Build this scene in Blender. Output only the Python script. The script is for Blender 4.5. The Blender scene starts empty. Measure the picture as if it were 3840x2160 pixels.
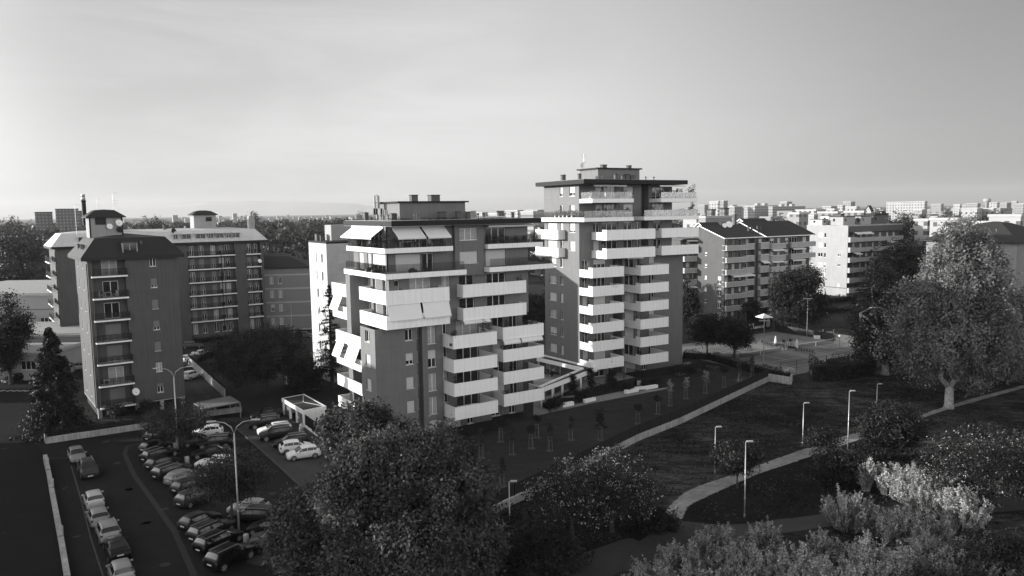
HAZE,SKY,VEIL,SKYB,SUN,EXPO,BACKFILL,GLOW = .00005,.12,.9,1.0,4.8,.75,7.5,7.0
import bpy, math, random
import numpy as np
from mathutils import Vector, Matrix
R = math.radians
random.seed(7); rng = np.random.default_rng(7)
scene = bpy.context.scene
COL = scene.collection
# ------------------------------------------------------------------ camera model (surveyed from the photograph)
F, PIT, ROL, CH = 2883.98, R(5.7377), R(-0.83694), 28.6446
def ray(q):
    X, Y = q[0]-1920, q[1]-1080
    cr, sr = math.cos(ROL), math.sin(ROL)
    px, py = (X*cr+Y*sr)/F, (-X*sr+Y*cr)/F
    cp, sp = math.cos(PIT), math.sin(PIT)
    return (px, cp-py*sp, -sp-py*cp)
def G(q, z=0.0):                       # ground point (or point at height z) seen at a photograph pixel
    r = ray(q); t = (z-CH)/r[2]
    return Vector((r[0]*t, r[1]*t, z))
def atY(q, Y):
    r = ray(q); t = Y/r[1]
    return Vector((r[0]*t, Y, CH+r[2]*t))
def hgt(q, P): return atY(q, P[1])[2]
def crop(x, y, s): return lambda u, v: (x+u/s, y+v/s)
c1 = crop(0,700,2.415); c2 = crop(0,1200,1.509); c3 = crop(900,1300,1.685); c4 = crop(1150,680,2.415); c5 = crop(1150,1100,2.415)
c6 = crop(1950,560,2.684); c7 = crop(1950,960,2.684); c8 = crop(2550,680,2.4156)
e1 = crop(2550,1050,2.6344); e2 = crop(3000,680,2.337); e3 = crop(3000,1200,2.898); e4 = crop(2300,1500,1.6727)
e5 = crop(1600,1500,2.1955); e6 = crop(450,1550,2.3757); e7 = crop(0,1600,2.5867); e8 = crop(2000,1250,2.576)
z6 = crop(2000,1280,4.83); k1 = crop(660,800,2.0694); k2 = crop(0,900,1.9325); s1 = crop(3050,1600,2.5873); s2 = crop(2380,1860,3.1415)
t1 = crop(2740,640,2.3418); dd = lambda u, v: (u*1.49068, v*1.49068)
cam = bpy.data.objects.new('camera', bpy.data.cameras.new('camera')); COL.objects.link(cam)
cam.data.sensor_width = 36; cam.data.lens = 36*F/3840; cam.data.clip_end = 60000; cam.data.clip_start = .5
cp, sp, cr, sr = math.cos(PIT), math.sin(PIT), math.cos(ROL), math.sin(ROL)
rt0, dn0, fw = Vector((1,0,0)), Vector((0,-sp,-cp)), Vector((0,cp,-sp))
# image x axis = cr*px - sr*py ; image y axis = sr*px + cr*py
xi = rt0*cr - dn0*sr; yi = rt0*sr + dn0*cr
m = Matrix((xi, -yi, -fw)).transposed().to_4x4(); m.translation = (0,0,CH)
cam.matrix_world = m; scene.camera = cam
# ------------------------------------------------------------------ materials
MATS = {}
def nt(name):
    m = bpy.data.materials.new(name); m.use_nodes = True
    n = m.node_tree; n.nodes.clear()
    out = n.nodes.new('ShaderNodeOutputMaterial')
    return m, n, out
def node(n, t, **kw):
    x = n.nodes.new(t)
    for k, v in kw.items():
        if k[0] == '_': setattr(x, k[1:], v)
        else: x.inputs[int(k[1:]) if k[0] == 'i' and k[1:].isdigit() else k].default_value = v
    return x
def math_(n, op, a, b=None):
    x = n.nodes.new('ShaderNodeMath'); x.operation = op
    for i, v in enumerate((a, b)):
        if v is None: continue
        if isinstance(v, (int, float)): x.inputs[i].default_value = v
        else: n.links.new(v, x.inputs[i])
    return x.outputs[0]
def ramp2(n, fac, lo, hi, a=.3, b=.7):
    r = n.nodes.new('ShaderNodeMapRange'); r.inputs[1].default_value = a; r.inputs[2].default_value = b
    r.inputs[3].default_value = lo; r.inputs[4].default_value = hi
    n.links.new(fac, r.inputs[0]); return r.outputs[0]
def grey(n, val):
    c = n.nodes.new('ShaderNodeCombineColor'); 
    for i in range(3): n.links.new(val, c.inputs[i])
    return c.outputs[0]
def mat(name, v, rough=.7, var=.12, scale=1.5, metal=0, spec=.5, bump=0, bscale=30, joints=None, stain=0, fine=0, coat=0):
    """grey paint / plaster / concrete: base value v, cloudy variation, optional panel joints (du, dz, width, factor)"""
    if name in MATS: return MATS[name]
    m, n, out = nt(name)
    b = node(n, 'ShaderNodeBsdfPrincipled', Roughness=rough, Metallic=metal)
    b.inputs['Specular IOR Level'].default_value = spec; b.inputs['Coat Weight'].default_value = coat
    tc = node(n, 'ShaderNodeTexCoord')
    no = node(n, 'ShaderNodeTexNoise', Scale=scale, Detail=6.0, Roughness=.65); n.links.new(tc.outputs['Object'], no.inputs['Vector'])
    val = math_(n, 'MULTIPLY', ramp2(n, no.outputs[0], 1-var, 1+var), v)
    if fine:
        nf = node(n, 'ShaderNodeTexNoise', Scale=scale*14, Detail=5.0, Roughness=.7); n.links.new(tc.outputs['Object'], nf.inputs['Vector'])
        val = math_(n, 'MULTIPLY', val, ramp2(n, nf.outputs[0], 1-fine, 1+fine))
    if stain:     # vertical rain streaks
        mp = node(n, 'ShaderNodeMapping'); mp.inputs['Scale'].default_value = (2.2, 2.2, .12); n.links.new(tc.outputs['Object'], mp.inputs[0])
        ns = node(n, 'ShaderNodeTexNoise', Scale=1.6, Detail=5.0); n.links.new(mp.outputs[0], ns.inputs['Vector'])
        val = math_(n, 'MULTIPLY', val, ramp2(n, ns.outputs[0], 1-stain, 1.0, .35, .6))
    if joints:
        du, dz, w, f = joints
        sx = node(n, 'ShaderNodeSeparateXYZ'); n.links.new(tc.outputs['Object'], sx.inputs[0])
        u = math_(n, 'ADD', sx.outputs[0], sx.outputs[1])
        j = None
        for src, d in ((u, du), (sx.outputs[2], dz)):
            if not d: continue
            fr = math_(n, 'FRACT', math_(n, 'DIVIDE', src, d))
            c = math_(n, 'LESS_THAN', fr, w/d)
            j = c if j is None else math_(n, 'MAXIMUM', j, c)
        val = math_(n, 'MULTIPLY', val, math_(n, 'SUBTRACT', 1.0, math_(n, 'MULTIPLY', j, 1-f)))
    n.links.new(grey(n, val), b.inputs['Base Color'])
    if bump:
        nb = node(n, 'ShaderNodeTexNoise', Scale=bscale, Detail=4.0); n.links.new(tc.outputs['Object'], nb.inputs['Vector'])
        bp = node(n, 'ShaderNodeBump', Strength=bump, Distance=.05); n.links.new(nb.outputs[0], bp.inputs['Height']); n.links.new(bp.outputs[0], b.inputs['Normal'])
    n.links.new(b.outputs[0], out.inputs[0])
    MATS[name] = m; return m
def leafmat(name, v, trans=.35, spread=.55, clump=.6, cscale=.5, spec=.25, rough=.55):
    if name in MATS: return MATS[name]
    m, n, out = nt(name)
    b = node(n, 'ShaderNodeBsdfPrincipled', Roughness=rough); b.inputs['Specular IOR Level'].default_value = spec
    tr = node(n, 'ShaderNodeBsdfTranslucent'); mx = node(n, 'ShaderNodeMixShader', i0=trans)
    ge = node(n, 'ShaderNodeNewGeometry'); tc = node(n, 'ShaderNodeTexCoord')
    no = node(n, 'ShaderNodeTexNoise', Scale=cscale, Detail=3.0); n.links.new(tc.outputs['Object'], no.inputs['Vector'])
    val = math_(n, 'MULTIPLY', ramp2(n, ge.outputs['Random Per Island'], 1-spread, 1+spread, 0, 1), ramp2(n, no.outputs[0], 1-clump, 1+clump, .3, .7))
    val = math_(n, 'MULTIPLY', val, v); c = grey(n, val)
    n.links.new(c, b.inputs['Base Color']); n.links.new(c, tr.inputs[0])
    n.links.new(b.outputs[0], mx.inputs[1]); n.links.new(tr.outputs[0], mx.inputs[2]); n.links.new(mx.outputs[0], out.inputs[0])
    MATS[name] = m; return m
def glassmat(name, tint=.75, fac=.12):
    if name in MATS: return MATS[name]
    m, n, out = nt(name)
    t = node(n, 'ShaderNodeBsdfTransparent'); t.inputs[0].default_value = (tint, tint, tint, 1)
    g = node(n, 'ShaderNodeBsdfGlossy', Roughness=.03); lw = node(n, 'ShaderNodeLayerWeight', Blend=.35)
    mx = node(n, 'ShaderNodeMixShader'); f = math_(n, 'ADD', math_(n, 'MULTIPLY', lw.outputs[0], .6), fac*.5)
    n.links.new(f, mx.inputs[0]); n.links.new(t.outputs[0], mx.inputs[1]); n.links.new(g.outputs[0], mx.inputs[2]); n.links.new(mx.outputs[0], out.inputs[0])
    MATS[name] = m; return m
def groundmat(name, v, patches, fine=.35, rough=.9, fs=3.0, lo_=.35, hi_=.65):
    """grass / soil / gravel: large patches (scale, lo, hi) and fine grain in world metres"""
    m, n, out = nt(name)
    b = node(n, 'ShaderNodeBsdfPrincipled', Roughness=rough); b.inputs['Specular IOR Level'].default_value = .12
    tc = node(n, 'ShaderNodeTexCoord'); val = None
    for s, lo, hi, stretch in patches:
        mp = node(n, 'ShaderNodeMapping'); mp.inputs['Scale'].default_value = (1, stretch, 1); n.links.new(tc.outputs['Object'], mp.inputs[0])
        no = node(n, 'ShaderNodeTexNoise', Scale=s, Detail=7.0, Roughness=.7); n.links.new(mp.outputs[0], no.inputs['Vector'])
        k = ramp2(n, no.outputs[0], lo, hi, lo_, hi_); val = k if val is None else math_(n, 'MULTIPLY', val, k)
    nf = node(n, 'ShaderNodeTexNoise', Scale=fs, Detail=8.0, Roughness=.8); n.links.new(tc.outputs['Object'], nf.inputs['Vector'])
    val = math_(n, 'MULTIPLY', val, ramp2(n, nf.outputs[0], 1-fine, 1+fine)); val = math_(n, 'MULTIPLY', val, v)
    n.links.new(grey(n, val), b.inputs['Base Color'])
    bp = node(n, 'ShaderNodeBump', Strength=.5, Distance=.08); n.links.new(nf.outputs[0], bp.inputs['Height']); n.links.new(bp.outputs[0], b.inputs['Normal'])
    n.links.new(b.outputs[0], out.inputs[0]); MATS[name] = m; return m
WALL = .145
M = dict(
 wall=mat('panel_wall', WALL, .75, .07, .8, joints=(2.4,3.05,.03,.78), stain=.1), wallplain=mat('plaster_dark', .095, .85, .08, .6, stain=.12, fine=.06),
 white=mat('white_panel', .86, .5, .03, .6, joints=(.78,0,.02,.62), stain=.05), whiteplain=mat('white_paint', .86, .5, .04, 1.0, stain=.06),
 slab=mat('white_soffit', .7, .7, .06, 1.0), roofdark=mat('dark_fascia', .014, .6, .12, 2, spec=.2, joints=(.42,0,.03,.6)), roofflat=mat('roof_gravel', .3, .9, .3, .5, fine=.3),
 frame=mat('window_frame', .72, .5, .05, 2), pane=mat('window_glass', .018, .06, .4, .35, spec=.9), shutter=mat('roller_shutter', .5, .6, .05, 1, joints=(0,.055,.012,.7)),
 curtain=mat('net_curtain', .33, .9, .25, 4), dark=mat('dark_metal', .006, .7, .1, 3), black=mat('black_plastic', .012, .5, .1, 3), interior=mat('dim_room', .02, .9, .4, .5),
 awning=mat('awning_cloth', .74, .85, .04, 1), concrete=mat('concrete', .38, .9, .22, .7, bump=.2, stain=.35, fine=.1), metal=mat('galvanised_metal', .4, .4, .1, 4, metal=.6),
 post=mat('white_metal', .75, .5, .04, 2), asphalt=None, bark=mat('bark', .05, .95, .4, 3, bump=.6, bscale=9), palebark=mat('mottled_bark', .34, .9, .5, 2.2, bump=.4, bscale=8),
 wood=mat('stake_wood', .14, .8, .2, 4), pot=mat('plant_pot', .05, .7, .2, 3), paleplot=mat('pale_pot', .4, .8, .2, 3), tile=mat('balcony_floor', .2, .8, .15, 2),
 lightrib=mat('pale_ribbed_roof', .6, .55, .1, .5, joints=(.5,0,.1,.72), stain=.12), darkrib=mat('dark_ribbed_roof', .013, .6, .15, .5, joints=(.5,0,.09,.45)),
 tileroof=mat('tiled_roof', .024, .85, .2, .6, joints=(0,.18,.05,.7), fine=.25), rail=glassmat('glass_railing', .82, .1), skin=mat('skin', .3, .6, .05, 5),
 plaster=mat('light_plaster', .42, .85, .1, .5, stain=.15), palewall=mat('pale_wall', .3, .85, .07, .4, stain=.12), midwall=mat('mid_wall', .085, .85, .1, .5, stain=.15), parapet=mat('grey_parapet', .36, .8, .08, .8, stain=.15),
)
# ------------------------------------------------------------------ mesh helpers
class MB:
    def __init__(s): s.v = []; s.f = []; s.m = []
    def face(s, pts, mi=0):
        k = len(s.v); s.v += [tuple(p) for p in pts]; s.f.append(tuple(range(k, k+len(pts)))); s.m.append(mi)
    def box(s, x0, x1, y0, y1, z0, z1, mi=0):
        k = len(s.v)
        s.v += [(x0,y0,z0),(x1,y0,z0),(x1,y1,z0),(x0,y1,z0),(x0,y0,z1),(x1,y0,z1),(x1,y1,z1),(x0,y1,z1)]
        for q in ((3,2,1,0),(4,5,6,7),(0,1,5,4),(1,2,6,5),(2,3,7,6),(3,0,4,7)): s.f.append(tuple(k+i for i in q)); s.m.append(mi)
        return s
    def ab(s, a0, a1, b0, b1, z0, z1, mi=0): return s.box(a0, a1, -b1, -b0, z0, z1, mi)   # building axes: a to the right along the facade, b outward
    def prism(s, poly, z0, z1, mi=0, top=None):
        k = len(s.v); n = len(poly)
        area = sum(poly[i][0]*poly[(i+1)%n][1]-poly[(i+1)%n][0]*poly[i][1] for i in range(n))
        if area < 0: poly = poly[::-1]
        s.v += [(p[0],p[1],z0) for p in poly]+[(p[0],p[1],z1) for p in poly]
        for i in range(n):
            j = (i+1)%n; s.f.append((k+i,k+j,k+n+j,k+n+i)); s.m.append(mi)
        s.f.append(tuple(range(k+n-1,k-1,-1))); s.m.append(mi); s.f.append(tuple(range(k+n,k+2*n))); s.m.append(mi if top is None else top)
        return s
    def tube(s, pts, rad, n=8, mi=0, cap=True):
        pts = [Vector(p) for p in pts]
        if not hasattr(rad, '__len__'): rad = [rad]*len(pts)
        k0 = len(s.v)
        for i, p in enumerate(pts):
            d = (pts[min(i+1,len(pts)-1)]-pts[max(i-1,0)]).normalized()
            up = Vector((0,0,1)) if abs(d.z) < .95 else Vector((1,0,0))
            a = d.cross(up).normalized(); b = d.cross(a)
            for j in range(n):
                t = 2*math.pi*j/n; s.v.append(tuple(p+(a*math.cos(t)+b*math.sin(t))*rad[i]))
        for i in range(len(pts)-1):
            for j in range(n):
                s.f.append((k0+i*n+j, k0+(i+1)*n+j, k0+(i+1)*n+(j+1)%n, k0+i*n+(j+1)%n)); s.m.append(mi)
        if cap:
            s.f.append(tuple(range(k0,k0+n))); s.m.append(mi); e = k0+(len(pts)-1)*n
            s.f.append(tuple(range(e+n-1,e-1,-1))); s.m.append(mi)
        return s
    def lathe(s, prof, c=(0,0), n=16, mi=0):
        k0 = len(s.v)
        for r, z in prof:
            for j in range(n): t = 2*math.pi*j/n; s.v.append((c[0]+r*math.cos(t), c[1]+r*math.sin(t), z))
        for i in range(len(prof)-1):
            for j in range(n): s.f.append((k0+i*n+j,k0+i*n+(j+1)%n,k0+(i+1)*n+(j+1)%n,k0+(i+1)*n+j)); s.m.append(mi)
        s.f.append(tuple(range(k0+n-1,k0-1,-1))); s.m.append(mi); e = k0+(len(prof)-1)*n; s.f.append(tuple(range(e,e+n))); s.m.append(mi)
        return s
    def facade(s, side, c, u0, u1, z0, z1, holes=(), depth=.22, mi=0):
        """wall plane with real window openings. side R: b=c facing +b; L: a=c facing -a; E: a=c facing +a; K: b=c facing -b"""
        us = sorted({u0,u1,*[h[0] for h in holes],*[h[1] for h in holes]}); zs = sorted({z0,z1,*[h[2] for h in holes],*[h[3] for h in holes]})
        sgn = 1 if side in 'RE' else -1
        def P(u, z, d=0):
            w = c-sgn*d
            return (u,-w,z) if side in 'RK' else (w,-u,z)
        flip = side in 'LK'
        def q(p):
            s.face(p[::-1] if (side in 'KE') else p, mi)
        for i in range(len(us)-1):
            for j in range(len(zs)-1):
                um, zm = (us[i]+us[i+1])/2, (zs[j]+zs[j+1])/2
                if any(h[0]<um<h[1] and h[2]<zm<h[3] for h in holes) or us[i]>=u1 or us[i+1]<=u0: continue
                q([P(us[i],zs[j]),P(us[i+1],zs[j]),P(us[i+1],zs[j+1]),P(us[i],zs[j+1])])
        for h in holes:
            a, b, c0, d0 = h[:4]
            q([P(a,c0),P(a,c0,depth),P(b,c0,depth),P(b,c0)]); q([P(a,d0),P(b,d0),P(b,d0,depth),P(a,d0,depth)])
            q([P(a,c0),P(a,d0),P(a,d0,depth),P(a,c0,depth)]); q([P(b,c0),P(b,c0,depth),P(b,d0,depth),P(b,d0)])
        return s
def link(name, me, parent=None, mats=None):
    if mats is not None:
        for x in (mats if isinstance(mats,(list,tuple)) else [mats]): me.materials.append(x)
    o = bpy.data.objects.new(name, me); COL.objects.link(o)
    if parent is not None: o.parent = parent
    return o
def build(name, mb, mats, parent=None, smooth=False, label=None):
    me = bpy.data.meshes.new(name); me.from_pydata(mb.v, [], mb.f)
    me.polygons.foreach_set('material_index', mb.m)
    if smooth: me.polygons.foreach_set('use_smooth', [True]*len(me.polygons))
    me.update(); o = link(name, me, parent, mats)
    if label: o['label'] = label
    return o
def quads_mesh(name, V, mats, parent=None):
    """V: (n,4,3) array of quads"""
    n = len(V); me = bpy.data.meshes.new(name)
    me.vertices.add(4*n); me.vertices.foreach_set('co', np.ascontiguousarray(V, dtype=np.float32).ravel())
    me.loops.add(4*n); me.loops.foreach_set('vertex_index', np.arange(4*n, dtype=np.int32))
    me.polygons.add(n); me.polygons.foreach_set('loop_start', np.arange(0,4*n,4, dtype=np.int32))
    me.update(calc_edges=True)
    return link(name, me, parent, mats)
def tag(o, label=None, cat=None, group=None, kind=None):
    if label: o['label'] = label
    if cat: o['category'] = cat
    if group: o['group'] = group
    if kind: o['kind'] = kind
    return o
def thing(name, label, cat, loc=(0,0,0), rz=0, group=None):
    o = bpy.data.objects.new(name, None); COL.objects.link(o); o.location = loc; o.rotation_euler = (0,0,rz); o.empty_display_size = .3
    return tag(o, label, cat, group)
def dup(o, loc=None, rz=None, label=None, scale=None, parent=None):
    c = o.copy(); COL.objects.link(c)
    if parent is not None: c.parent = parent
    if loc is not None: c.location = loc
    if rz is not None: c.rotation_euler = (0,0,rz)
    if scale is not None: c.scale = (scale,)*3 if not hasattr(scale,'__len__') else scale
    if label: c['label'] = label
    for ch in list(o.children): dup(ch, parent=c)
    return c
def sheet(name, polys, z, material, kind='structure'):
    mb = MB()
    for k, p in enumerate(polys):
        a = sum(p[i][0]*p[(i+1)%len(p)][1]-p[(i+1)%len(p)][0]*p[i][1] for i in range(len(p)))
        if a < 0: p = p[::-1]
        mb.face([(q[0],q[1],z) for q in p])
    return tag(build(name, mb, material), kind=kind)
# ------------------------------------------------------------------ foliage
def unit(n, g=None):
    v = (g or rng).normal(size=(n,3)); return v/np.linalg.norm(v,axis=1,keepdims=True)
def leaf_quads(C, size, out=None, up=.35, aspect=.62, outw=.6, jitter=.35):
    n = len(C); N = unit(n)*1.0; N[:,2] += up
    if out is not None: N += out*outw
    N /= np.linalg.norm(N,axis=1,keepdims=True)
    T = np.cross(N, unit(n)); T /= np.linalg.norm(T,axis=1,keepdims=True)+1e-9
    B = np.cross(N,T); s = (size*(1+jitter*rng.uniform(-1,1,n)))[:,None]
    a, b = T*s*.5, B*s*.5*aspect
    V = np.stack([C-a, C-b*1.0+a*.1, C+a, C+b*1.0+a*.1], axis=1)     # a lozenge leaf
    return V
def crown_points(lobes, nclump, per, clump, hollow=.45, flat=.7):
    L = np.array(lobes, dtype=float); w = (L[:,3]*L[:,4]*L[:,5])**(2/3); w /= w.sum()
    idx = rng.choice(len(L), nclump, p=w); d = unit(nclump)
    r = rng.uniform(hollow**3, 1, nclump)**(1/3)
    cc = L[idx,:3]+d*L[idx,3:]*r[:,None]
    C = np.repeat(cc,per,axis=0)+rng.normal(size=(nclump*per,3))*clump*np.array([1,1,flat])
    O = np.repeat(d,per,axis=0)
    return C, O
def auto_lobes(H, W, base, n=9, g=rng, D=None, topbias=.5, lob=.34):
    D = D or W; cz = (H+base)/2; hz = (H-base)/2; out = [(0,0,cz,W*.33,D*.33,hz*.75)]
    for i in range(n):
        a = 2*math.pi*(i*.618+g.uniform(-.1,.1)); t = g.uniform(-.75,.85); rr = math.sqrt(max(.05,1-t*t*.9))
        r = lob*W*g.uniform(.75,1.15)*(1-.25*max(0,t))
        out.append((math.cos(a)*rr*(W/2-r*.75), math.sin(a)*rr*(D/2-r*.75), cz+t*(hz-r*.6), r, r*D/W, r*g.uniform(.7,1.0)))
    out.append((g.uniform(-.1,.1)*W,0,H-.28*W*.8,.28*W,.28*D,.28*W*.8))
    return out
def limbs(mb, base, lobes, r, fork=.35, n=7, seed=0, straight=False):
    g = np.random.default_rng(seed); top = Vector((sum(l[0] for l in lobes)/len(lobes), sum(l[1] for l in lobes)/len(lobes), max(l[2] for l in lobes)))
    f = Vector((base[0]+top.x*.15, base[1]+top.y*.15, top.z*fork))
    mid = Vector(base)*.5+f*.5+Vector((g.uniform(-.2,.2)*r*2,g.uniform(-.2,.2)*r*2,0))
    mb.tube([(base[0],base[1],base[2]-.15),(base[0],base[1],base[2]+.25),mid,f],[r*1.5,r*1.1,r*.85,r*.72],n)
    for l in lobes:
        e = Vector(l[:3]); p = f.lerp(e,.5)+Vector((0,0,(e-f).length*.08))
        mb.tube([f-Vector((0,0,r*.5)),p,e],[r*.5,r*.3,r*.07],5)
def tree(name, label, base, H, W, cb, leaf=.3, nclump=500, per=40, mat_=None, trunk_r=.2, fork=.35, group=None, cat='tree', D=None, nl=9, clump=None, hollow=.45, lobes=None, bark='bark', seed=1, up=.35, lob=.34, dark=None, flat=.7):
    global rng
    keep = rng; rng = np.random.default_rng(seed+100)
    t = thing(name, label, cat, base, 0, group)
    lobes = lobes or auto_lobes(H, W, cb, nl, rng, D, lob=lob)
    mb = MB(); limbs(mb, (0,0,0), lobes, trunk_r, fork, seed=seed); build('trunk', mb, M[bark], t, True)
    C, O = crown_points(lobes, nclump, per, clump or W*.045, hollow, flat); C[:,2] = np.maximum(C[:,2], .05)
    quads_mesh('crown', leaf_quads(C, leaf, O, up), mat_ or LF['mid'], t)
    rng = keep
    return t
LF = dict(dark=leafmat('leaf_dark', .026, .25), mid=leafmat('leaf_mid', .05), chest=leafmat('leaf_chestnut', .07, .2, .6, .55, .4, .12, .7), grass=leafmat('leaf_grass', .05, .3, .6, .8, .16, .1, .8), pale=leafmat('leaf_pale', .3, .4, .6, .5, .7),
 silver=leafmat('leaf_silver', .38, .4, .6, .5, .7), plane=leafmat('leaf_plane', .17, .4, .5, .5, .35), flower=leafmat('leaf_fleck', .4, .4, .3, .2), hedge=leafmat('leaf_hedge', .03, .3, .5, .5, .8), mid2=leafmat('leaf_mid_dark', .036, .3, .55, .5, .6), far=leafmat('leaf_far', .04, .2, .4, .55, .03), conif=leafmat('leaf_conifer', .016, .15, .5, .4))
# ------------------------------------------------------------------ windows, balconies, awnings (parts of a building)
WC = {}; SHM = ['shutter']
def wmesh(kind, w, h, sh):
    key = (kind, round(w,2), round(h,2), round(sh,2), SHM[0])
    if key in WC: return WC[key]
    t = .07; fr = MB()
    fr.box(0,w,-.05,.02,0,t).box(0,w,-.05,.02,h-t,h).box(0,t,-.05,.02,t,h-t).box(w-t,w,-.05,.02,t,h-t)
    n = 0 if w < .8 else (1 if w < 2.4 else 2)
    for i in range(n):
        x = w*(i+1)/(n+1); fr.box(x-.045,x+.045,-.045,.02,t,h-t)
    fr.box(-.04,w+.04,-.27,.0,-.05,-.004)           # sill
    subs = []
    pb = MB(); pb.box(t,w-t,0,.01,t,h-t); subs.append(('pane',pb,M['pane']))
    if kind == 'c':
        cb = MB(); k = max(3,int(w/.16))
        for i in range(k):
            x0, x1 = t+(w-2*t)*i/k, t+(w-2*t)*(i+1)/k; cb.face([(x0,-.012-.006*(i%2),t+.05),(x1,-.012-.006*((i+1)%2),t+.05),(x1,-.012-.006*((i+1)%2),h-t),(x0,-.012-.006*(i%2),h-t)])
        subs.append(('curtain',cb,M['curtain']))
    if sh > 0:
        sb = MB(); sb.box(.01,w-.01,-.11,-.06,h*(1-sh),h-.003); sb.box(.01,w-.01,-.12,-.055,h*(1-sh),h*(1-sh)+.05)
        subs.append(('shutter',sb,M[SHM[0]]))
    out = []
    for nm, mb, mt in [('window',fr,M['frame'])]+subs:
        me = bpy.data.meshes.new(nm); me.from_pydata(mb.v,[],mb.f); me.materials.append(mt); me.update(); out.append((nm,me))
    WC[key] = out; return out
def win(parent, side, c, hole, kind='g', depth=.22):
    u0,u1,z0,z1 = hole[:4]; sh = 0
    if kind == 's': sh = .995
    elif kind[0] == 'h': sh = float(kind[1:] or .5); kind = 'g'
    parts = wmesh(kind, u1-u0, z1-z0, sh)
    loc, rz = {'R':((u0,-(c-depth),z0),0),'L':((c+depth,-u0,z0),-math.pi/2),'E':((c-depth,-u1,z0),math.pi/2),'K':((u1,-(c+depth),z0),math.pi)}[side]
    o = link('window', parts[0][1], parent); o.location = loc; o.rotation_euler = (0,0,rz)
    for nm, me in parts[1:]: link(nm, me, o)
    return o
def wallset(parent, name, walls, mats, label=None, depth=.22, solids=()):
    """walls: (side, c, u0, u1, z0, z1, [(u0,u1,z0,z1,kind)...])"""
    mb = MB()
    for side,c,u0,u1,z0,z1,holes in walls: mb.facade(side,c,u0,u1,z0,z1,holes,depth)
    for s in solids: mb.ab(*s)
    o = build(name, mb, mats, parent, label=label)
    for side,c,u0,u1,z0,z1,holes in walls:
        for h in holes: win(parent, side, c, h, h[4] if len(h)>4 else 'g', depth)
    return o
def balcony(parent, a0,a1,b0,b1,z, h=1.6, sides='FLR', slab=.3, step=0, t=.12, mats=None, name='balcony'):
    mb = MB(); c = .025
    mb.ab(a0+t, a1-t, b0, b1-t, z+.04, z+slab, 1)
    def par(x0,x1,y0,y1,zt): 
        mb.ab(x0,x1,y0,y1,z,zt-.05,0); mb.ab(x0-c,x1+c,y0-c,y1+c,zt-.05,zt,2)
    mb.ab(a0-c,a1+c,b1-t-.01,b1+c,z-.05,z-.002,2)
    if 'F' in sides: par(a0,a1,b1-t,b1,z+h)
    if 'L' in sides:
        mb.ab(a0-c,a0+t,b0,b1-t-.012,z-.05,z-.002,2)
        if step:
            par(a0,a0+t,b0,b1-step,z+h-.42); par(a0,a0+t,b1-step+.03,b1-t-.03,z+h)
        else: par(a0,a0+t,b0,b1-t-.03,z+h)
    if 'R' in sides: par(a1-t,a1,b0,b1-t-.03,z+h)
    if 'B' in sides: par(a0+t+.03,a1,b0,b0+t,z+h)
    return build(name, mb, mats or [M['white'],M['slab'],M['whiteplain']], parent)
def terrace(parent, poly_ab, z, th, rails, name='terrace', floor='tile'):
    """slab with upstand; rails: list of ((a,b),(a,b)) glass runs, 1.1 m high"""
    mb = MB(); P = [(a,-b) for a,b in poly_ab]
    mb.prism(P, z, z+th, 0, 1)
    o = build(name, mb, [M['white'],M[floor]], parent)
    # lip
    for (p,q) in rails:
        g = MB(); fr = MB(); L = math.hypot(q[0]-p[0],q[1]-p[1]); n = max(1,round(L/1.6)); ux,uy = (q[0]-p[0])/L,(q[1]-p[1])/L
        nx,ny = uy*.012,-ux*.012
        for i in range(n):
            s0,s1 = L*i/n+.02, L*(i+1)/n-.02
            A=(p[0]+ux*s0,p[1]+uy*s0); B=(p[0]+ux*s1,p[1]+uy*s1)
            k=len(g.v); g.prism([(A[0]+nx,-A[1]-ny),(B[0]+nx,-B[1]-ny),(B[0]-nx,-B[1]+ny),(A[0]-nx,-A[1]+ny)], z+th+.03, z+th+1.08)
        build('glass_railing', g, M['rail'], o)
    return o
def awning(parent, side, c, u0, u1, zt, out, drop, cass=True):
    mb = MB(); th=.02
    def P(u,w,z): 
        w = c+w if side in 'RE' else c-w
        return (u,-w,z) if side in 'RK' else (w,-u,z)
    A=[P(u0,.02,zt),P(u1,.02,zt),P(u1,out,zt-drop),P(u0,out,zt-drop)]; B=[(x,y,z-th) for x,y,z in A]
    mb.face(A); mb.face(B[::-1])
    for i in range(4): j=(i+1)%4; mb.face([A[i],B[i],B[j],A[j]])
    C=[P(u0,out-.01,zt-drop+.03),P(u1,out-.01,zt-drop+.03),P(u1,out+.05,zt-drop-.02),P(u0,out+.05,zt-drop-.02),P(u0,out,zt-drop-.22),P(u1,out,zt-drop-.22)]
    mb.face([C[3],C[2],C[5],C[4]],0); mb.face([C[0],C[1],C[2],C[3]],1)
    if cass: 
        p,q=P(u0-.1,0,zt+.02),P(u1+.1,.16,zt+.16); mb.box(min(p[0],q[0]),max(p[0],q[0]),min(p[1],q[1]),max(p[1],q[1]),p[2],q[2],1)
    return build('awning', mb, [M['awning'],M['whiteplain']], parent)
def vent(parent, a,b,z,w,h,kind='box'):
    mb = MB()
    if kind=='box': mb.ab(a,a+w,b,b+w*.8,z,z+h,0); mb.ab(a-.06,a+w+.06,b-.06,b+w*.8+.06,z+h+.002,z+h+.1,1)
    else: mb.lathe([(.07,z),(.07,z+h*.7),(.14,z+h*.72),(.14,z+h),(.05,z+h+.04)],(a,-b),10)
    return build('chimney' if kind=='box' else 'vent_pipe', mb, [M['wallplain'],M['dark']], parent)
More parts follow.
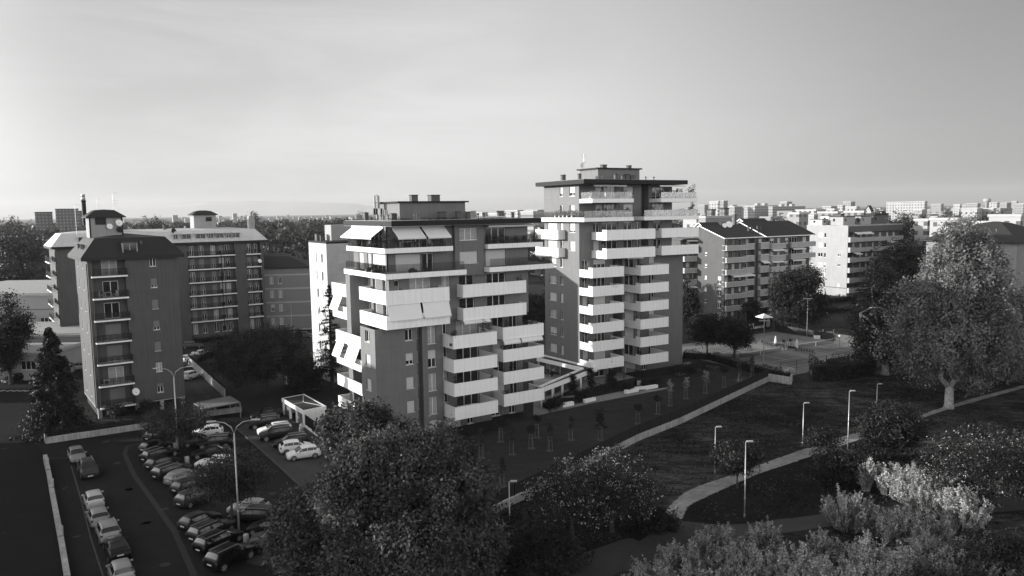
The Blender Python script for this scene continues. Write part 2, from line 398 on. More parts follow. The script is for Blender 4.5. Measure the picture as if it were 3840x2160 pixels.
def disc(parent, loc, r, az, el=25, m='whiteplain', name='satellite_dish'):
    mb = MB(); mb.lathe([(.02,-.0),(r*.5,r*.06),(r*.85,r*.17),(r,r*.25),(r*.98,r*.26),(r*.8,r*.18),(r*.4,r*.06),(.02,.03)],n=20)
    mb.tube([(0,0,.02),(0,-r*.45,r*.6)],.02,5,1); mb.tube([(0,0,-.02),(0,.02,-.25),(0,r*.5+.3,-.3)],.03,6,1)
    o = build(name, mb, [M[m],M['dark']], parent, True); o.location = loc; o.rotation_euler = (R(90-el),0,R(az)); return o
FHT = 3.05
# ------------------------------------------------------------------ the nearer white tower (nine storeys)
BO, BA = (-7.47722,95.39133), .5889765
B = thing('apartment_tower', 'nearer nine storey apartment tower with white balconies and spread awnings on the top terrace', 'apartment building', (BO[0],BO[1],0), BA, 'pair of white balconied towers')
BZ = 2.309; fl = lambda k: BZ+.3+k*FHT
rb = random.Random(3)
H = []
for k in range(-1,4):
    H.append((-5.35,-4.3,fl(k)+.95,fl(k)+2.4,'h.65' if k in (2,) else ('g' if k==3 else 's')))
H2 = [(-2.25,-1.1,fl(k)+(.9 if k==-1 else .2),fl(k)+2.45,'s' if k==-1 else ('h.5' if k==2 else 'c')) for k in range(-1,4)]
HL = [(-5.6,-4.2,fl(k)+.95,fl(k)+2.4,'g' if k==3 else 's') for k in range(-1,4)]
g1=[]; g2=[]
for k in range(0,4):
    g1 += [(.5,1.5,fl(k)+.9,fl(k)+2.35,'c' if k==1 else 'g'),(2.9,6.3,fl(k)+.02,fl(k)+2.4,'c' if k==3 else 'g')]
    g2 += [(9.4,11.3,fl(k)+.02,fl(k)+2.4,'g' if k%2 else 's'),(12.2,13.5,fl(k)+.02,fl(k)+2.4,'g')]
g1 += [(1.0,3.4,.0+.05,2.2,'s'),(4.4,5.4,.05,2.2,'g')]; g2 += [(8.9,10.5,.05,2.2,'g'),(12.0,13.0,.05,2.2,'g')]
ZU = fl(4)-.3
up=[]
for k in (4,5): up += [(-6.0,-5.3,fl(k)+.6,fl(k)+2.35,'g'),(-3.9,-.9,fl(k)+.02,fl(k)+2.45,'c' if k==5 else 'g'),(3.3,5.6,fl(k)+.02,fl(k)+2.45,'g'),(7.6,10.6,fl(k)+.02,fl(k)+2.45,'g')]
for k in (4,5): up += [(.7,1.9,fl(k)+.1,fl(k)+2.45,'c')]
for k in (6,7): up += [(-5.7,-2.2,fl(k)+.02,fl(k)+2.5,'s' if k==6 else 'g'),(-2.0,-.4,fl(k)+.02,fl(k)+2.5,'g'),(7.5,10.7,fl(k)+.02,fl(k)+2.5,'s' if k==6 else 'g')]
upL=[]
for k in (4,5): upL += [(-10.6,-9.7,fl(k)+.8,fl(k)+2.35,'g'),(-8.9,-8.0,fl(k)+.1,fl(k)+2.35,'g'),(-5.9,-4.7,fl(k)+.7,fl(k)+2.35,'g')]
upT=[(-12.8,-11.2,fl(6)+.02,fl(6)+2.5,'s'),(-9.9,-8.9,fl(6)+.02,fl(6)+2.5,'s'),(-8.4,-4.4,fl(6)+.02,fl(6)+2.5,'h.55'),(-13,-10.2,fl(7)+.02,fl(7)+2.5,'g'),(-9.2,-5.2,fl(7)+.02,fl(7)+2.5,'g')]
ZR = 26.95
wallset(B,'wall',[
 ('R',-2.6,-9.4,-3.8,0,ZU,H),('L',-9.4,-7.1,-2.6,0,ZU,HL),('E',-3.8,-3.5,-2.6,0,ZU,[]),('K',-7.1,-9.4,-6.5,0,ZU,[]),
 ('R',-3.5,-3.8,-3.0,0,ZU,[(-3.62,-3.15,fl(k)+.95,fl(k)+2.35,'g') for k in range(0,4)]),('L',-3.0,-3.5,-2.6,0,ZU,[]),
 ('R',-2.6,-3.0,-.2,0,ZU,H2),('E',-.2,-4.4,-2.6,0,ZU,[]),('R',-4.4,-.2,8.3,0,ZU,g1),('E',8.3,-5.6,-4.4,0,ZU,[]),('R',-5.6,8.3,14.4,0,ZU,g2),('E',14.4,-14.5,-5.6,0,ZU,[]),
 ('L',-6.5,-14.5,-7.1,0,ZU,[(-10.4,-8.0,fl(k)+.02,fl(k)+2.4,'g') for k in range(0,4)]),('K',-14.5,-6.5,14.4,0,ZR,[]),
 ('R',-4.0,-6.7,14.4,ZU,ZR,up),('E',14.4,-14.5,-4.0,ZU,ZR,[]),('L',-6.7,-14.5,-4.0,ZU,ZR-2*FHT-.2,upL),('L',-6.9,-14.5,-4.02,ZR-2*FHT-.19,ZR,upT)],
 M['wall'])
mid = wallset(B,'bay',[('R',-3.45,2.5,6.9,fl(6)-.6,ZR,[(3.2,5.9,fl(7)+.95,fl(7)+2.5,'c'),(3.2,5.9,fl(6)+.95,fl(6)+2.5,'s')]),('L',2.5,-4.0,-3.45,fl(6)-.6,ZR,[]),('E',6.9,-4.0,-3.45,fl(6)-.6,ZR,[])],M['wall'],solids=[(2.5,6.9,-4.0,-3.46,fl(6)-.64,fl(6)-.602)])
fin = MB(); fin.ab(-8.95,-6.71,-12.55,-11.1,0,fl(6)-.32); build('fin_wall',fin,M['wall'],B)
# balconies
for k in range(4):
    balcony(B,0,6.53,-4.38,0,BZ+k*FHT,1.62); balcony(B,8.76,15.5,-5.58,-1.98,BZ+k*FHT,1.62)
    mb=MB(); z=BZ+k*FHT
    mb.ab(-9.25,-9.13,-16.0,-7.12,z,z+1.45,0); mb.ab(-9.28,-9.1,-16.02,-7.12,z+1.452,z+1.5,2); mb.ab(-9.12,-6.8,-16.0,-15.88,z,z+1.45,0); mb.ab(-9.09,-6.8,-16.02,-15.86,z+1.452,z+1.5,2)
    mb.ab(-9.12,-8.96,-15.87,-7.12,z+.04,z+.3,1); mb.ab(-8.95,-6.52,-15.87,-12.57,z+.04,z+.3,1); mb.ab(-8.95,-6.52,-11.08,-7.12,z+.04,z+.3,1); mb.ab(-6.52,-6.4,-15.87,-14.52,z+.04,z+.3,1)
    build('balcony',mb,[M['white'],M['slab'],M['whiteplain']],B)
for k in (4,5):
    z=BZ+k*FHT
    mb=MB(); t=.12; a0,a1,b0,b1=-8.37,.35,-9.5,-1.31; h=1.66
    mb.ab(a0,a1,b1-t,b1,z,z+h-.05,0); mb.ab(a0-.025,a1+.025,b1-t-.025,b1+.025,z+h-.048,z+h,2)
    mb.ab(a0,a0+t,b0,b1-t-.002,z,z+h-.05,0); mb.ab(a0-.025,a0+t+.025,b0,b1-t-.027,z+h-.048,z+h,2)
    mb.ab(a0+t+.002,-6.72,b0,b0+t,z,z+h-.05,0); mb.ab(a0+t+.027,-6.72,b0-.02,b0+t+.02,z+h-.048,z+h,2)
    mb.ab(a1-t,a1,-3.98,b1-t-.002,z,z+h-.05,0); mb.ab(a1-t-.02,a1+.025,-3.98,b1-t-.027,z+h-.048,z+h,2)
    mb.ab(a0+t,-6.705,b0+t+.002,b1-t-.002,z+.04,z+.3,1); mb.ab(-6.705,a1-t-.002,-3.995,b1-t-.002,z+.04,z+.3,1)
    build('balcony',mb,[M['white'],M['slab'],M['whiteplain']],B)
    balcony(B,2.95,12.95,-3.98,-2.42,z,1.62)
    mb=MB(); a0,b0,b1=-8.75,-18.2,-12.75
    mb.ab(a0,a0+t,b0,b1,z,z+h-.05,0); mb.ab(a0-.02,a0+t+.02,b0-.02,b1+.02,z+h-.048,z+h,2); mb.ab(a0+t+.002,-6.72,b0,b0+t,z,z+h-.05,0); mb.ab(a0+t+.002,-7.9,b1-t,b1,z,z+h-.05,0); mb.ab(a0+t+.002,-6.72,b0+t+.002,b1-t-.002,z+.04,z+.3,1)
    build('balcony',mb,[M['white'],M['slab'],M['whiteplain']],B)
z7,z8=BZ+6*FHT,BZ+7*FHT; th=.66
terrace(B,[(-8.4,-1.25),(2.9,-1.25),(2.9,-3.98),(-6.6,-3.98),(-6.6,-14.4),(-8.4,-14.4)],z7,th,[((-8.2,-14.2),(-8.2,-1.45)),((-8.2,-1.45),(2.7,-1.45))])
terrace(B,[(6.95,-2.2),(17.6,-2.2),(17.6,-12.0),(14.42,-12.0),(14.42,-3.98),(6.95,-3.98)],z7,th,[((7.15,-2.4),(17.4,-2.4)),((17.4,-2.4),(17.4,-11.8))])
terrace(B,[(-7.75,-2.6),(1.75,-2.6),(1.75,-3.98),(-6.88,-3.98),(-6.88,-14.9),(-7.75,-14.9)],z8,.62,[((-7.62,-14.7),(-7.62,-2.75)),((-7.62,-2.75),(1.6,-2.75))])
terrace(B,[(7.2,-2.9),(16.2,-2.9),(16.2,-9.0),(14.42,-9.0),(14.42,-3.98),(7.2,-3.98)],z8,.62,[((7.35,-3.05),(16.05,-3.05)),((16.05,-3.05),(16.05,-8.8))])
mb=MB(); mb.ab(-7.05,15.35,-17.4,-2.0,ZR,ZR+.66,0); mb.ab(-6.9,15.2,-17.25,-2.15,ZR+.661,ZR+.70,1); mb.ab(-7.02,15.32,-17.37,-2.03,ZR-.02,ZR-.002,2)
roofB=build('roof',mb,[M['roofdark'],M['roofflat'],M['slab']],B)
for (a0,a1,b0,b1) in ((-5.6,-2.2,-6.9,-5.1),(-1.8,4.4,-4.6,-3.4),(6.5,11.5,-4.6,-3.2)):
    mb=MB(); nn=int((a1-a0)/1.05)
    for i in range(nn):
        x=a0+i*1.05; k=len(mb.v); z=ZR+.9
        mb.face([(x,-b1,z-.08),(x+1,-b1,z-.08),(x+1,-b0,z+.1),(x,-b0,z+.1)]); mb.face([(x,-b0,z+.07),(x+1,-b0,z+.07),(x+1,-b1,z-.11),(x,-b1,z-.11)]); mb.box(x,x+.04,-b1,-b0,ZR+.7,z-.12)
    build('solar_panel',mb,mat('solar_panel_glass',.02,.12,.2,3,spec=.8),roofB)
mb=MB(); mb.ab(-3.7,6.0,-13.0,-6.6,ZR+.7,29.85,0); phB=build('penthouse',mb,[M['wall']],B); mb=MB(); mb.ab(-4.1,6.4,-13.3,-6.25,29.86,30.05,0); build('penthouse_roof',mb,[M['roofdark']],B)
for a,b,w,h in ((-1.6,-8,.9,.75),(1.3,-8.4,1.3,.75)): vent(B,a,b,30.05,w,h)
for a,b,w,h in ((-5.9,-13,.5,.95),(-4.3,-8.2,.6,.8),(1.2,-5.6,.9,.9),(4.0,-5.8,.55,.9),(5.6,-5.9,.55,.9),(12.6,-9,.8,.9),(14.6,-8.4,.4,.7)): vent(B,a,b,ZR+.7,w,h)
for a,b in ((-5.2,-9),(-4.8,-7.6),(-2.4,-5),(1.9,-3.4),(5.9,-3.1),(8.6,-6),(-1.9,-5.3)): vent(B,a,b,ZR+.7,.2,.7,'p')
awning(B,'R',-3.9,-6.2,-2.4,ZR-.15,1.9,1.25); awning(B,'R',-3.9,-2.1,1.2,ZR-.15,1.9,1.25); awning(B,'L',-6.9,-14.6,-11.4,ZR-.15,1.7,1.2); awning(B,'L',-6.9,-11.3,-8.2,ZR-.15,1.7,1.2); awning(B,'L',-6.9,-8.1,-4.6,ZR-.15,1.7,1.2)
awning(B,'R',-3.9,7.4,15.0,ZR-.1,.9,.12)
zb=BZ+5*FHT-.1
awning(B,'R',-1.45,-8.1,-3.75,zb,.62,1.75); awning(B,'R',-1.45,-3.45,.3,zb,.62,1.75)
awning(B,'R',-2.45,2.95,7.0,BZ+4*FHT-.08,.25,.2); awning(B,'R',-2.05,8.8,11.5,BZ+3*FHT-.08,.3,.42); awning(B,'R',-2.05,11.7,15.2,BZ+3*FHT-.08,.3,.42)
awning(B,'L',-8.7,-17.6,-14.6,BZ+5*FHT-.05,.75,1.7); awning(B,'L',-9.2,-15.9,-13.2,BZ+3*FHT-.1,.75,1.7); awning(B,'L',-9.2,-11.6,-8.0,BZ+3*FHT-.1,.75,1.7)
# ------------------------------------------------------------------ the farther, taller tower (eleven storeys)
TO, TA = (13.14893,124.9088), .52237164
T = thing('apartment_tower', 'taller farther apartment tower whose parapets step down, satellite dish on its roof box', 'apartment building', (TO[0],TO[1],0), TA, 'pair of white balconied towers')
TZ = 2.284; ft = lambda k: TZ+.3+k*FHT; ZT = 32.82
L=[]
for k in range(0,6):
    L.append((-12.95,-10.75,ft(k)+1.0,ft(k)+2.4,{0:'s',1:'h.8',2:'c',3:'s',4:'c',5:'h.75'}[k])); L.append((-9.45,-8.6,ft(k)+.95,ft(k)+2.45,{0:'s',3:'s'}.get(k,'g')))
for k in (6,7,8,9): L.append((-9.4,-8.5,ft(k)+.9,ft(k)+2.45,{9:'h.7',7:'h.85'}.get(k,'g'))); L.append((-6.5,-4.9,ft(k)+.9,ft(k)+2.45,{9:'h.65',8:'c',7:'h.8',6:'h.9'}[k]))
for k in (6,7): L.append((-13.4,-10.4,ft(k)+.02,ft(k)+2.45,'s'))
G1=[];G2=[];G3=[]
for k in range(0,6):
    G1 += [(.6,1.7,ft(k)+.02,ft(k)+2.4,'s' if k in (0,3) else 'g'),(2.9,5.4,ft(k)+.02,ft(k)+2.4,'s' if k in (0,3) else 'h.35' if k==5 else 'g')]
    G2 += [(9.6,11.6,ft(k)+.02,ft(k)+2.4,'s' if k in (1,2) else ('c' if k==3 else 'g')),(12.3,13.1,ft(k)+.1,ft(k)+2.4,'s' if k in (1,2) else 'g'),(15.0,16.2,ft(k)+.1,ft(k)+2.4,'s' if k in (1,2) else ('h.7' if k==5 else 'g'))]
G1 += [(.8,2.0,.05,2.2,'g'),(3.0,5.2,.05,2.2,'g'),(6.0,6.7,.05,2.2,'g')]; G2 += [(9.6,12.0,.05,2.2,'s'),(13.4,14.4,.05,2.2,'g')]
for k in (6,7): G3 += [(2.9,4.1,ft(k)+.02,ft(k)+2.45,'h.85' if k==6 else 'g'),(4.6,8.0,ft(k)+.02,ft(k)+2.45,'g'),(9.3,11.2,ft(k)+.02,ft(k)+2.45,'g'),(12.0,12.9,ft(k)+.02,ft(k)+2.45,'g'),(16.0,17.8,ft(k)+.02,ft(k)+2.45,'g')]
for k in (8,9): G3 += [(3.4,4.8,ft(k)+.02,ft(k)+2.45,'s' if k==8 else 'g'),(5.1,7.6,ft(k)+.02,ft(k)+2.45,'g'),(9.3,11.4,ft(k)+1.0,ft(k)+2.45,'h.65'),(15.6,18.4,ft(k)+.02,ft(k)+2.45,'g')]
ZM = ft(6)-.3
wallset(T,'wall',[('L',0,-14.5,-3.7,0,ZT,L),('R',-3.7,0,6.9,0,ZM,G1),('E',6.9,-6.2,-3.7,0,ZM,[]),('R',-6.2,6.9,9.0,0,ZM,[]),('L',9.0,-6.2,-3.7,0,ZM,[]),('R',-3.7,9.0,22.9,0,ZM,G2),
 ('E',22.9,-14.5,-3.7,0,ZM,[]),('K',-14.5,0,22.9,0,ZT,[]),('R',-3.7,0,13.2,ZM,ZT,G3[:0]+[h for h in G3 if h[1]<13]),('E',13.2,-6.2,-3.7,ZM,ZT,[]),('R',-6.2,13.2,14.8,ZM,ZT,[]),('L',14.8,-6.2,-3.7,ZM,ZT,[]),('R',-3.7,14.8,20.2,ZM,ZT,[h for h in G3 if h[0]>14]),('E',20.2,-14.5,-3.7,ZM,ZT,[])],
 M['wall'],solids=[(20.2,22.9,-14.5,-3.7,ZM-.05,ZM-.002)])
for k in range(6):
    balcony(T,0,6.48,-3.68,0,TZ+k*FHT,1.64,'FLR',step=1.15); balcony(T,9.24,15.39,-3.68,1.01,TZ+k*FHT,1.64,'FLR',step=1.4)
for k in (6,7):
    balcony(T,2.5,12.8,-3.68,.5,TZ+k*FHT,1.66,step=1.2); balcony(T,15.6,24.2,-3.68,-1.1,TZ+k*FHT,1.6,step=.9)
    mb=MB(); a0,b0,b1,z,h,t=-1.45,-15.2,-7.88,TZ+k*FHT,1.62,.12
    mb.ab(a0,a0+t,b0,b1,z,z+h-.05,0); mb.ab(a0-.02,a0+t+.02,b0,b1+.02,z+h-.048,z+h,2); mb.ab(a0+t+.002,-.002,b1-t,b1,z,z+h-.05,0); mb.ab(a0+t+.024,-.002,b1-t-.02,b1+.02,z+h-.048,z+h,2); mb.ab(a0+t+.002,-.002,b0,b0+t,z,z+h-.05,0); mb.ab(a0+t+.002,-.002,b0+t+.002,b1-t-.002,z+.04,z+.3,1)
    build('balcony',mb,[M['white'],M['slab'],M['whiteplain']],T)
q8,q9=TZ+8*FHT,TZ+9*FHT
terrace(T,[(-1.5,-.2),(8.7,-.2),(8.7,-3.68),(-.02,-3.68),(-.02,-15.6),(-1.5,-15.6)],q8,.66,[((-1.35,-15.4),(-1.35,-.35)),((-1.35,-.35),(8.5,-.35))])
terrace(T,[(.05,-.1),(8.6,-.1),(8.6,-3.68),(.05,-3.68)],q9,.66,[((.2,-3.5),(.2,-.25)),((.2,-.25),(8.4,-.25))])
terrace(T,[(11.5,-.9),(24.0,-.9),(24.0,-9.0),(20.25,-9.0),(20.25,-3.68),(11.5,-3.68)],q8,.66,[((11.7,-1.1),(23.8,-1.1)),((23.8,-1.1),(23.8,-8.8))])
terrace(T,[(14.9,-.6),(23.5,-.6),(23.5,-8.0),(20.25,-8.0),(20.25,-3.68),(14.9,-3.68)],q9,.66,[((15.1,-.8),(23.3,-.8)),((23.3,-.8),(23.3,-7.8))])
mb=MB(); mb.ab(-1.5,8.0,-14.9,-.2,ZT,ZT+.7,0); mb.ab(-1.4,7.9,-14.8,-.3,ZT+.701,ZT+.74,1); mb.ab(8.002,21.6,-14.9,-1.2,ZT,ZT+.7,0); mb.ab(8.1,21.5,-14.8,-1.3,ZT+.701,ZT+.74,1)
build('roof',mb,[M['roofdark'],M['roofflat']],T)
mb=MB(); mb.ab(5.0,14.0,-10.6,-5.2,ZT+.741,35.5,0); build('penthouse',mb,[M['wall']],T); mb=MB(); mb.ab(4.6,14.4,-11,-4.9,35.501,35.72,0); build('penthouse_roof',mb,[M['roofdark']],T)
for a,b,w,h in ((6.2,-6.2,.9,.45),(12.2,-6.6,.7,.45)): vent(T,a,b,35.72,w,h)
for a,b,w,h in ((.3,-9.6,.7,1.0),(2.2,-7.2,.5,1.1),(6.5,-2.8,.5,.85),(8.4,-3.4,.6,.7),(10.6,-4,.9,.7),(9.4,-3.6,.7,.9)): vent(T,a,b,ZT+.74,w,h)
for a,b in ((3.2,-2.6),(13.6,-3),(15.4,-3),(4.3,-3)): vent(T,a,b,ZT+.74,.2,.6,'p')
awning(T,'R',-3.6,1.2,8.0,ZT-.05,2.4,.15); awning(T,'R',-3.6,15.4,21.2,ZT-.05,2.2,.15); awning(T,'R',-3.6,9.4,12.9,TZ+6*FHT-.2,.9,.12)
disc(T,(5.2,9.6,36.3),.62,-50,20,'parapet')
mb=MB(); mb.tube([(5.6,10.2,35.7),(5.6,10.2,38.4)],.025,5); 
for z in (37.9,38.3): mb.tube([(5.0,10.2,z),(6.2,10.2,z)],.015,4)
build('antenna',mb,M['metal'],T)
# telecom mast on the nearer tower
p=B; mb=MB(); mb.tube([(-4.6,11.5,ZR+.7),(-4.6,11.5,31.0)],.06,6)
for j in range(3):
    t=j*2.1+.4; mb.box(-4.6+.3*math.cos(t)-.1,-4.6+.3*math.cos(t)+.1,11.5+.3*math.sin(t)-.07,11.5+.3*math.sin(t)+.07,29.2,30.9,1); mb.tube([(-4.6,11.5,29.6),(-4.6+.3*math.cos(t),11.5+.3*math.sin(t),29.6)],.03,5)
    mb.box(-4.6+.55*math.cos(t+1)-.1,-4.6+.55*math.cos(t+1)+.1,11.5+.55*math.sin(t+1)-.09,11.5+.55*math.sin(t+1)+.09,28.4,29.2,0)
build('telecom_antenna',mb,[M['dark'],M['parapet']],B)
# ------------------------------------------------------------------ older blocks
def railing(parent,a0,a1,b0,b1,z,h=1.0,side='FLR',slab=.2,dark=True,step=.11):
    """old balcony: thin pale slab with a dark bar railing"""
    mb=MB(); mb.ab(a0,a1,b0,b1,z,z+slab,0)
    zt=z+slab+h; r=.02
    def run(p,q):
        L=math.hypot(q[0]-p[0],q[1]-p[1]); n=max(2,int(L/step))
        for zz in (zt,z+slab+.12): mb.tube([(p[0],-p[1],zz),(q[0],-q[1],zz)],.028,4,1)
        for i in range(n+1):
            x=p[0]+(q[0]-p[0])*i/n; y=p[1]+(q[1]-p[1])*i/n; w=.024 if i%8 else .036
            mb.ab(x-w,x+w,y-w,y+w,z+slab+.12,zt,1)
    if 'F' in side: run((a0+.05,b1-.05),(a1-.05,b1-.05))
    if 'L' in side: run((a0+.05,b0+.05),(a0+.05,b1-.05))
    if 'R' in side: run((a1-.05,b0+.05),(a1-.05,b1-.05))
    return build('balcony',mb,[M['whiteplain'],M['dark']],parent)
def mansard(parent,a0,a1,b0,b1,z0,z1,ov,inset,mt,ridge=.8,fas=.45,name='roof'):
    """hipped mansard: steep skirt then shallow hip; eave overhang ov"""
    A0,A1,B0,B1=a0-ov,a1+ov,b0-ov,b1+ov
    def P(a,b,z): return (a,-b,z)
    mb=MB(); e=[(A0,B1),(A1,B1),(A1,B0),(A0,B0)]; i=[(A0+inset,B1-inset),(A1-inset,B1-inset),(A1-inset,B0+inset),(A0+inset,B0+inset)]
    for k in range(4):
        j=(k+1)%4
        mb.face([P(*e[k],z0-fas),P(*e[j],z0-fas),P(*e[j],z0),P(*e[k],z0)],1)
        mb.face([P(*e[k],z0),P(*e[j],z0),P(*i[j],z1),P(*i[k],z1)],0)
    cb=(B0+B1)/2; w=min(i[1][0]-i[0][0],i[0][1]-i[3][1])/2
    if i[1][0]-i[0][0]>=i[0][1]-i[3][1]: r0,r1=(i[0][0]+w,cb),(i[1][0]-w,cb)
    else: ca=(i[0][0]+i[1][0])/2; r0,r1=(ca,i[0][1]-w),(ca,i[3][1]+w)
    zr=z1+ridge
    if i[1][0]-i[0][0]>=i[0][1]-i[3][1]:
        mb.face([P(*i[0],z1),P(*i[1],z1),P(*r1,zr),P(*r0,zr)]); mb.face([P(*i[1],z1),P(*i[2],z1),P(*r1,zr)]); mb.face([P(*i[2],z1),P(*i[3],z1),P(*r0,zr),P(*r1,zr)]); mb.face([P(*i[3],z1),P(*i[0],z1),P(*r0,zr)])
    else:
        mb.face([P(*i[0],z1),P(*i[1],z1),P(*r0,zr)]); mb.face([P(*i[1],z1),P(*i[2],z1),P(*r1,zr),P(*r0,zr)]); mb.face([P(*i[2],z1),P(*i[3],z1),P(*r1,zr)]); mb.face([P(*i[3],z1),P(*i[0],z1),P(*r0,zr),P(*r1,zr)])
    mb.face([P(*q,z0-fas) for q in (e[3],e[2],e[1],e[0])],1)
    return build(name,mb,[mt,M['dark']],parent)
def dormer(parent,a,b,w,z,h,depth,side='R',white=False,mt='lightrib'):
    o=thing_part=MB()
    f=lambda u0,u1,w0,w1,z0,z1,mi: (o.ab(u0,u1,w0,w1,z0,z1,mi) if side=='R' else o.ab(-w1+2*b,-w0+2*b,u0,u1,z0,z1,mi))
    f(a-.1,a,b-depth,b,z,z+h,0); f(a+w,a+w+.1,b-depth,b,z,z+h,0); f(a-.25,a+w+.25,b-depth,b+.25,z+h+.002,z+h+.12,1); f(a+.002,a+w-.002,b-depth,b-.25,z,z+h,2); f(a+.01,a+w-.01,b-.249,b-.2,z,z+.12,0); f(a+w/2-.05,a+w/2+.05,b-.249,b-.2,z+.121,z+h,0)
    return build('dormer',o,[M['plaster'],M[mt],M['pane']],parent)
def aerial(parent,a,b,z,h,kind=0):
    mb=MB(); mb.tube([(a,-b,z),(a,-b,z+h)],.03,5)
    for i,zz in enumerate((h*.98,h*.55,h*.4,h*.28)):
        l=.7-.1*i; mb.tube([(a-l*.3,-b,z+zz),(a+l,-b,z+zz)],.018,4)
        for k in range(3): mb.tube([(a+l*k/3,-b-.25,z+zz),(a+l*k/3,-b+.25,z+zz)],.01,4)
    return build('antenna',mb,M['metal'],parent)
M['shutter_old']=mat('old_shutter',.17,.7,.1,1,joints=(0,.055,.012,.7)); SHM[0]='shutter_old'
# left dark block with mansard roof
P0=G(c2(555,562)); LA=R(36)
Lb=thing('apartment_block','dark plaster seven storey block with black mansard roof and railed corner balconies','apartment building',(P0.x,P0.y,0),LA)
lf=lambda k: 1.62+k*3.12
hol=[(8.0,8.85,lf(k)+1.0,lf(k)+2.35,['h.35','c','s','h.7','s','h.75','g'][k]) for k in range(7)]
rec=[]
for k in range(7): rec.append((1.9,3.9,lf(k)+.02,lf(k)+2.25,['s','c','h.9','s','g','g','c'][k]))
ZE=22.5
wallset(Lb,'wall',[('R',0,4.75,11.8,1.5,ZE,hol),('R',-1.25,.6,4.75,1.5,ZE,rec),('L',0,-13,-.0,1.5,ZE,[(-4.2,-3.4,lf(k)+1,lf(k)+2.3,'s') for k in range(7)]+[(-9.2,-8.4,lf(k)+1,lf(k)+2.3,'s') for k in range(7)]),('R',0,0,.6,1.5,ZE,[]),('E',.6,-1.25,0,1.5,ZE,[]),('L',4.75,-1.25,0,1.5,ZE,[]),('E',11.8,-13,0,1.5,ZE,[(-8,-6,lf(k),lf(k)+2.2,'g') for k in range(7)]),('K',-13,0,11.8,1.5,ZE,[])],[M['midwall']],depth=.15)
mb=MB(); mb.ab(.3,11.5,-12.5,-1.3,0,1.49,1); 
for a in (.1,5.0,8.3,11.2): mb.ab(a,a+.5,-.6,-.1,0,1.49,0)
mb.ab(.0,11.8,-13,-.002,1.38,1.497,0)
build('ground_floor',mb,[M['plaster'],M['interior']],Lb)
for k in range(7): railing(Lb,.35,4.9,-1.24,.75,lf(k)-.2)
for k in range(6): railing(Lb,11.81,12.7,-8.4,-5.6,lf(k)-.2,side='FR')
mb=MB(); mb.tube([(5.6,.06,1.5),(5.6,.06,ZE-.4)],.06,6); mb.tube([(-.08,.4,1.5),(-.08,.4,ZE-.4)],.06,6); build('drain_pipe',mb,M['dark'],Lb)
mansard(Lb,0,11.8,-13,0,23.0,25.6,.85,2.1,M['darkrib'],.55)
mb=MB(); mb.ab(1.2,5.4,-8.2,-4.2,25.6,28.6,0); build('stair_tower',mb,M['palewall'],Lb)
mb=MB(); mb.ab(1.1,1.3,-4.3,-4.1,25.6,28.6,0); mb.ab(5.3,5.5,-4.3,-4.1,25.6,28.6,0); mb.ab(1.9,3.3,-4.19,-4.1,27.5,28.5,0); build('louvre',mb,M['dark'],Lb)
mansard(Lb,1.2,5.4,-8.2,-4.2,28.65,29.6,.5,1.3,M['darkrib'],.12,.15,'tower_roof')
dormer(Lb,4.6,.4,1.75,23.4,1.5,2.4,mt='darkrib'); vent(Lb,6.95,-.7,23.4,.35,1.75)
for b in (-3.2,-5.2,-8.2): vent(Lb,-.1,b,23.4,.3,1.2)
mb=MB(); mb.lathe([(.3,27.5),(.3,30.9),(.36,31),(.36,31.1)],(1.2,9.0),10,1); mb.lathe([(.22,31.1),(.3,31.3),(.2,31.6),(.3,31.8),(.25,32.0)],(1.2,9.0),10,0); build('flue',mb,[M['metal'],M['dark']],Lb)
aerial(Lb,4.9,-7.5,29.6,2.6); aerial(Lb,-.2,-7,26,4.6)
for a,z,r,mm in ((4.95,27.7,.5,'whiteplain'),(3.7,27.2,.42,'whiteplain'),(4.95,26.7,.45,'dark')): disc(Lb,(a,4.0,z),r,10,20,mm)
disc(Lb,(4.9,-.9,3.4),.55,20,20)
# large block behind with pale ribbed mansard roof, in two wings
P1=G(dd(470,860)); A2=R(36)
L2=thing('apartment_block','long block with pale ribbed mansard roof and rows of dark railed balconies','apartment building',(P1.x,P1.y,0),A2)
l2=lambda k: 1.4+k*3.0
def h2row(a0,offs,w=1.0,kk=None): return [(a0+o,a0+o+w,l2(k)+.05,l2(k)+2.3,random.Random(k*7+i).choice(['g','h.4','s','c','h.6'])) for i,o in enumerate(offs) for k in range(7)]
ZE2=22.3; WL=-24.6
wallset(L2,'wall',[('R',-.9,1.3,11.6,0,ZE2,h2row(1.3,(.5,2.6,5.2,7.0,8.4),1.05)),('R',0,WL+10,1.3,0,ZE2,[(-4.5,-3.4,l2(k)+.6,l2(k)+2.2,'h.5') for k in range(7)]),('R',0,11.6,14.4,0,ZE2,[]),('R',-.9,14.4,17.6,0,ZE2,h2row(14.4,(.4,1.9),.9)),('R',0,17.6,18.4,0,ZE2,[]),
 ('L',1.3,-.9,0,0,ZE2,[]),('E',1.3,-.9,0,0,ZE2,[]),('E',11.6,-.9,0,0,ZE2,[]),('E',14.4,-.9,0,0,ZE2,[]),('E',18.4,-12,0,0,ZE2,[]),('K',-12,WL,18.4,0,ZE2,[])],[M['midwall']],depth=.15)
wing=wallset(L2,'wing_wall',[('R',1.5,WL,WL+10,0,ZE2,[]),('L',WL,-12,1.5,0,ZE2,[(-1.2,.2,l2(k)+.1,l2(k)+2.2,'g') for k in range(7)]+[(-5.4,-4.0,l2(k)+.1,l2(k)+2.2,'h.5') for k in range(7)]),('E',WL+10,0,1.5,0,ZE2,[])],[M['midwall']],depth=.15)
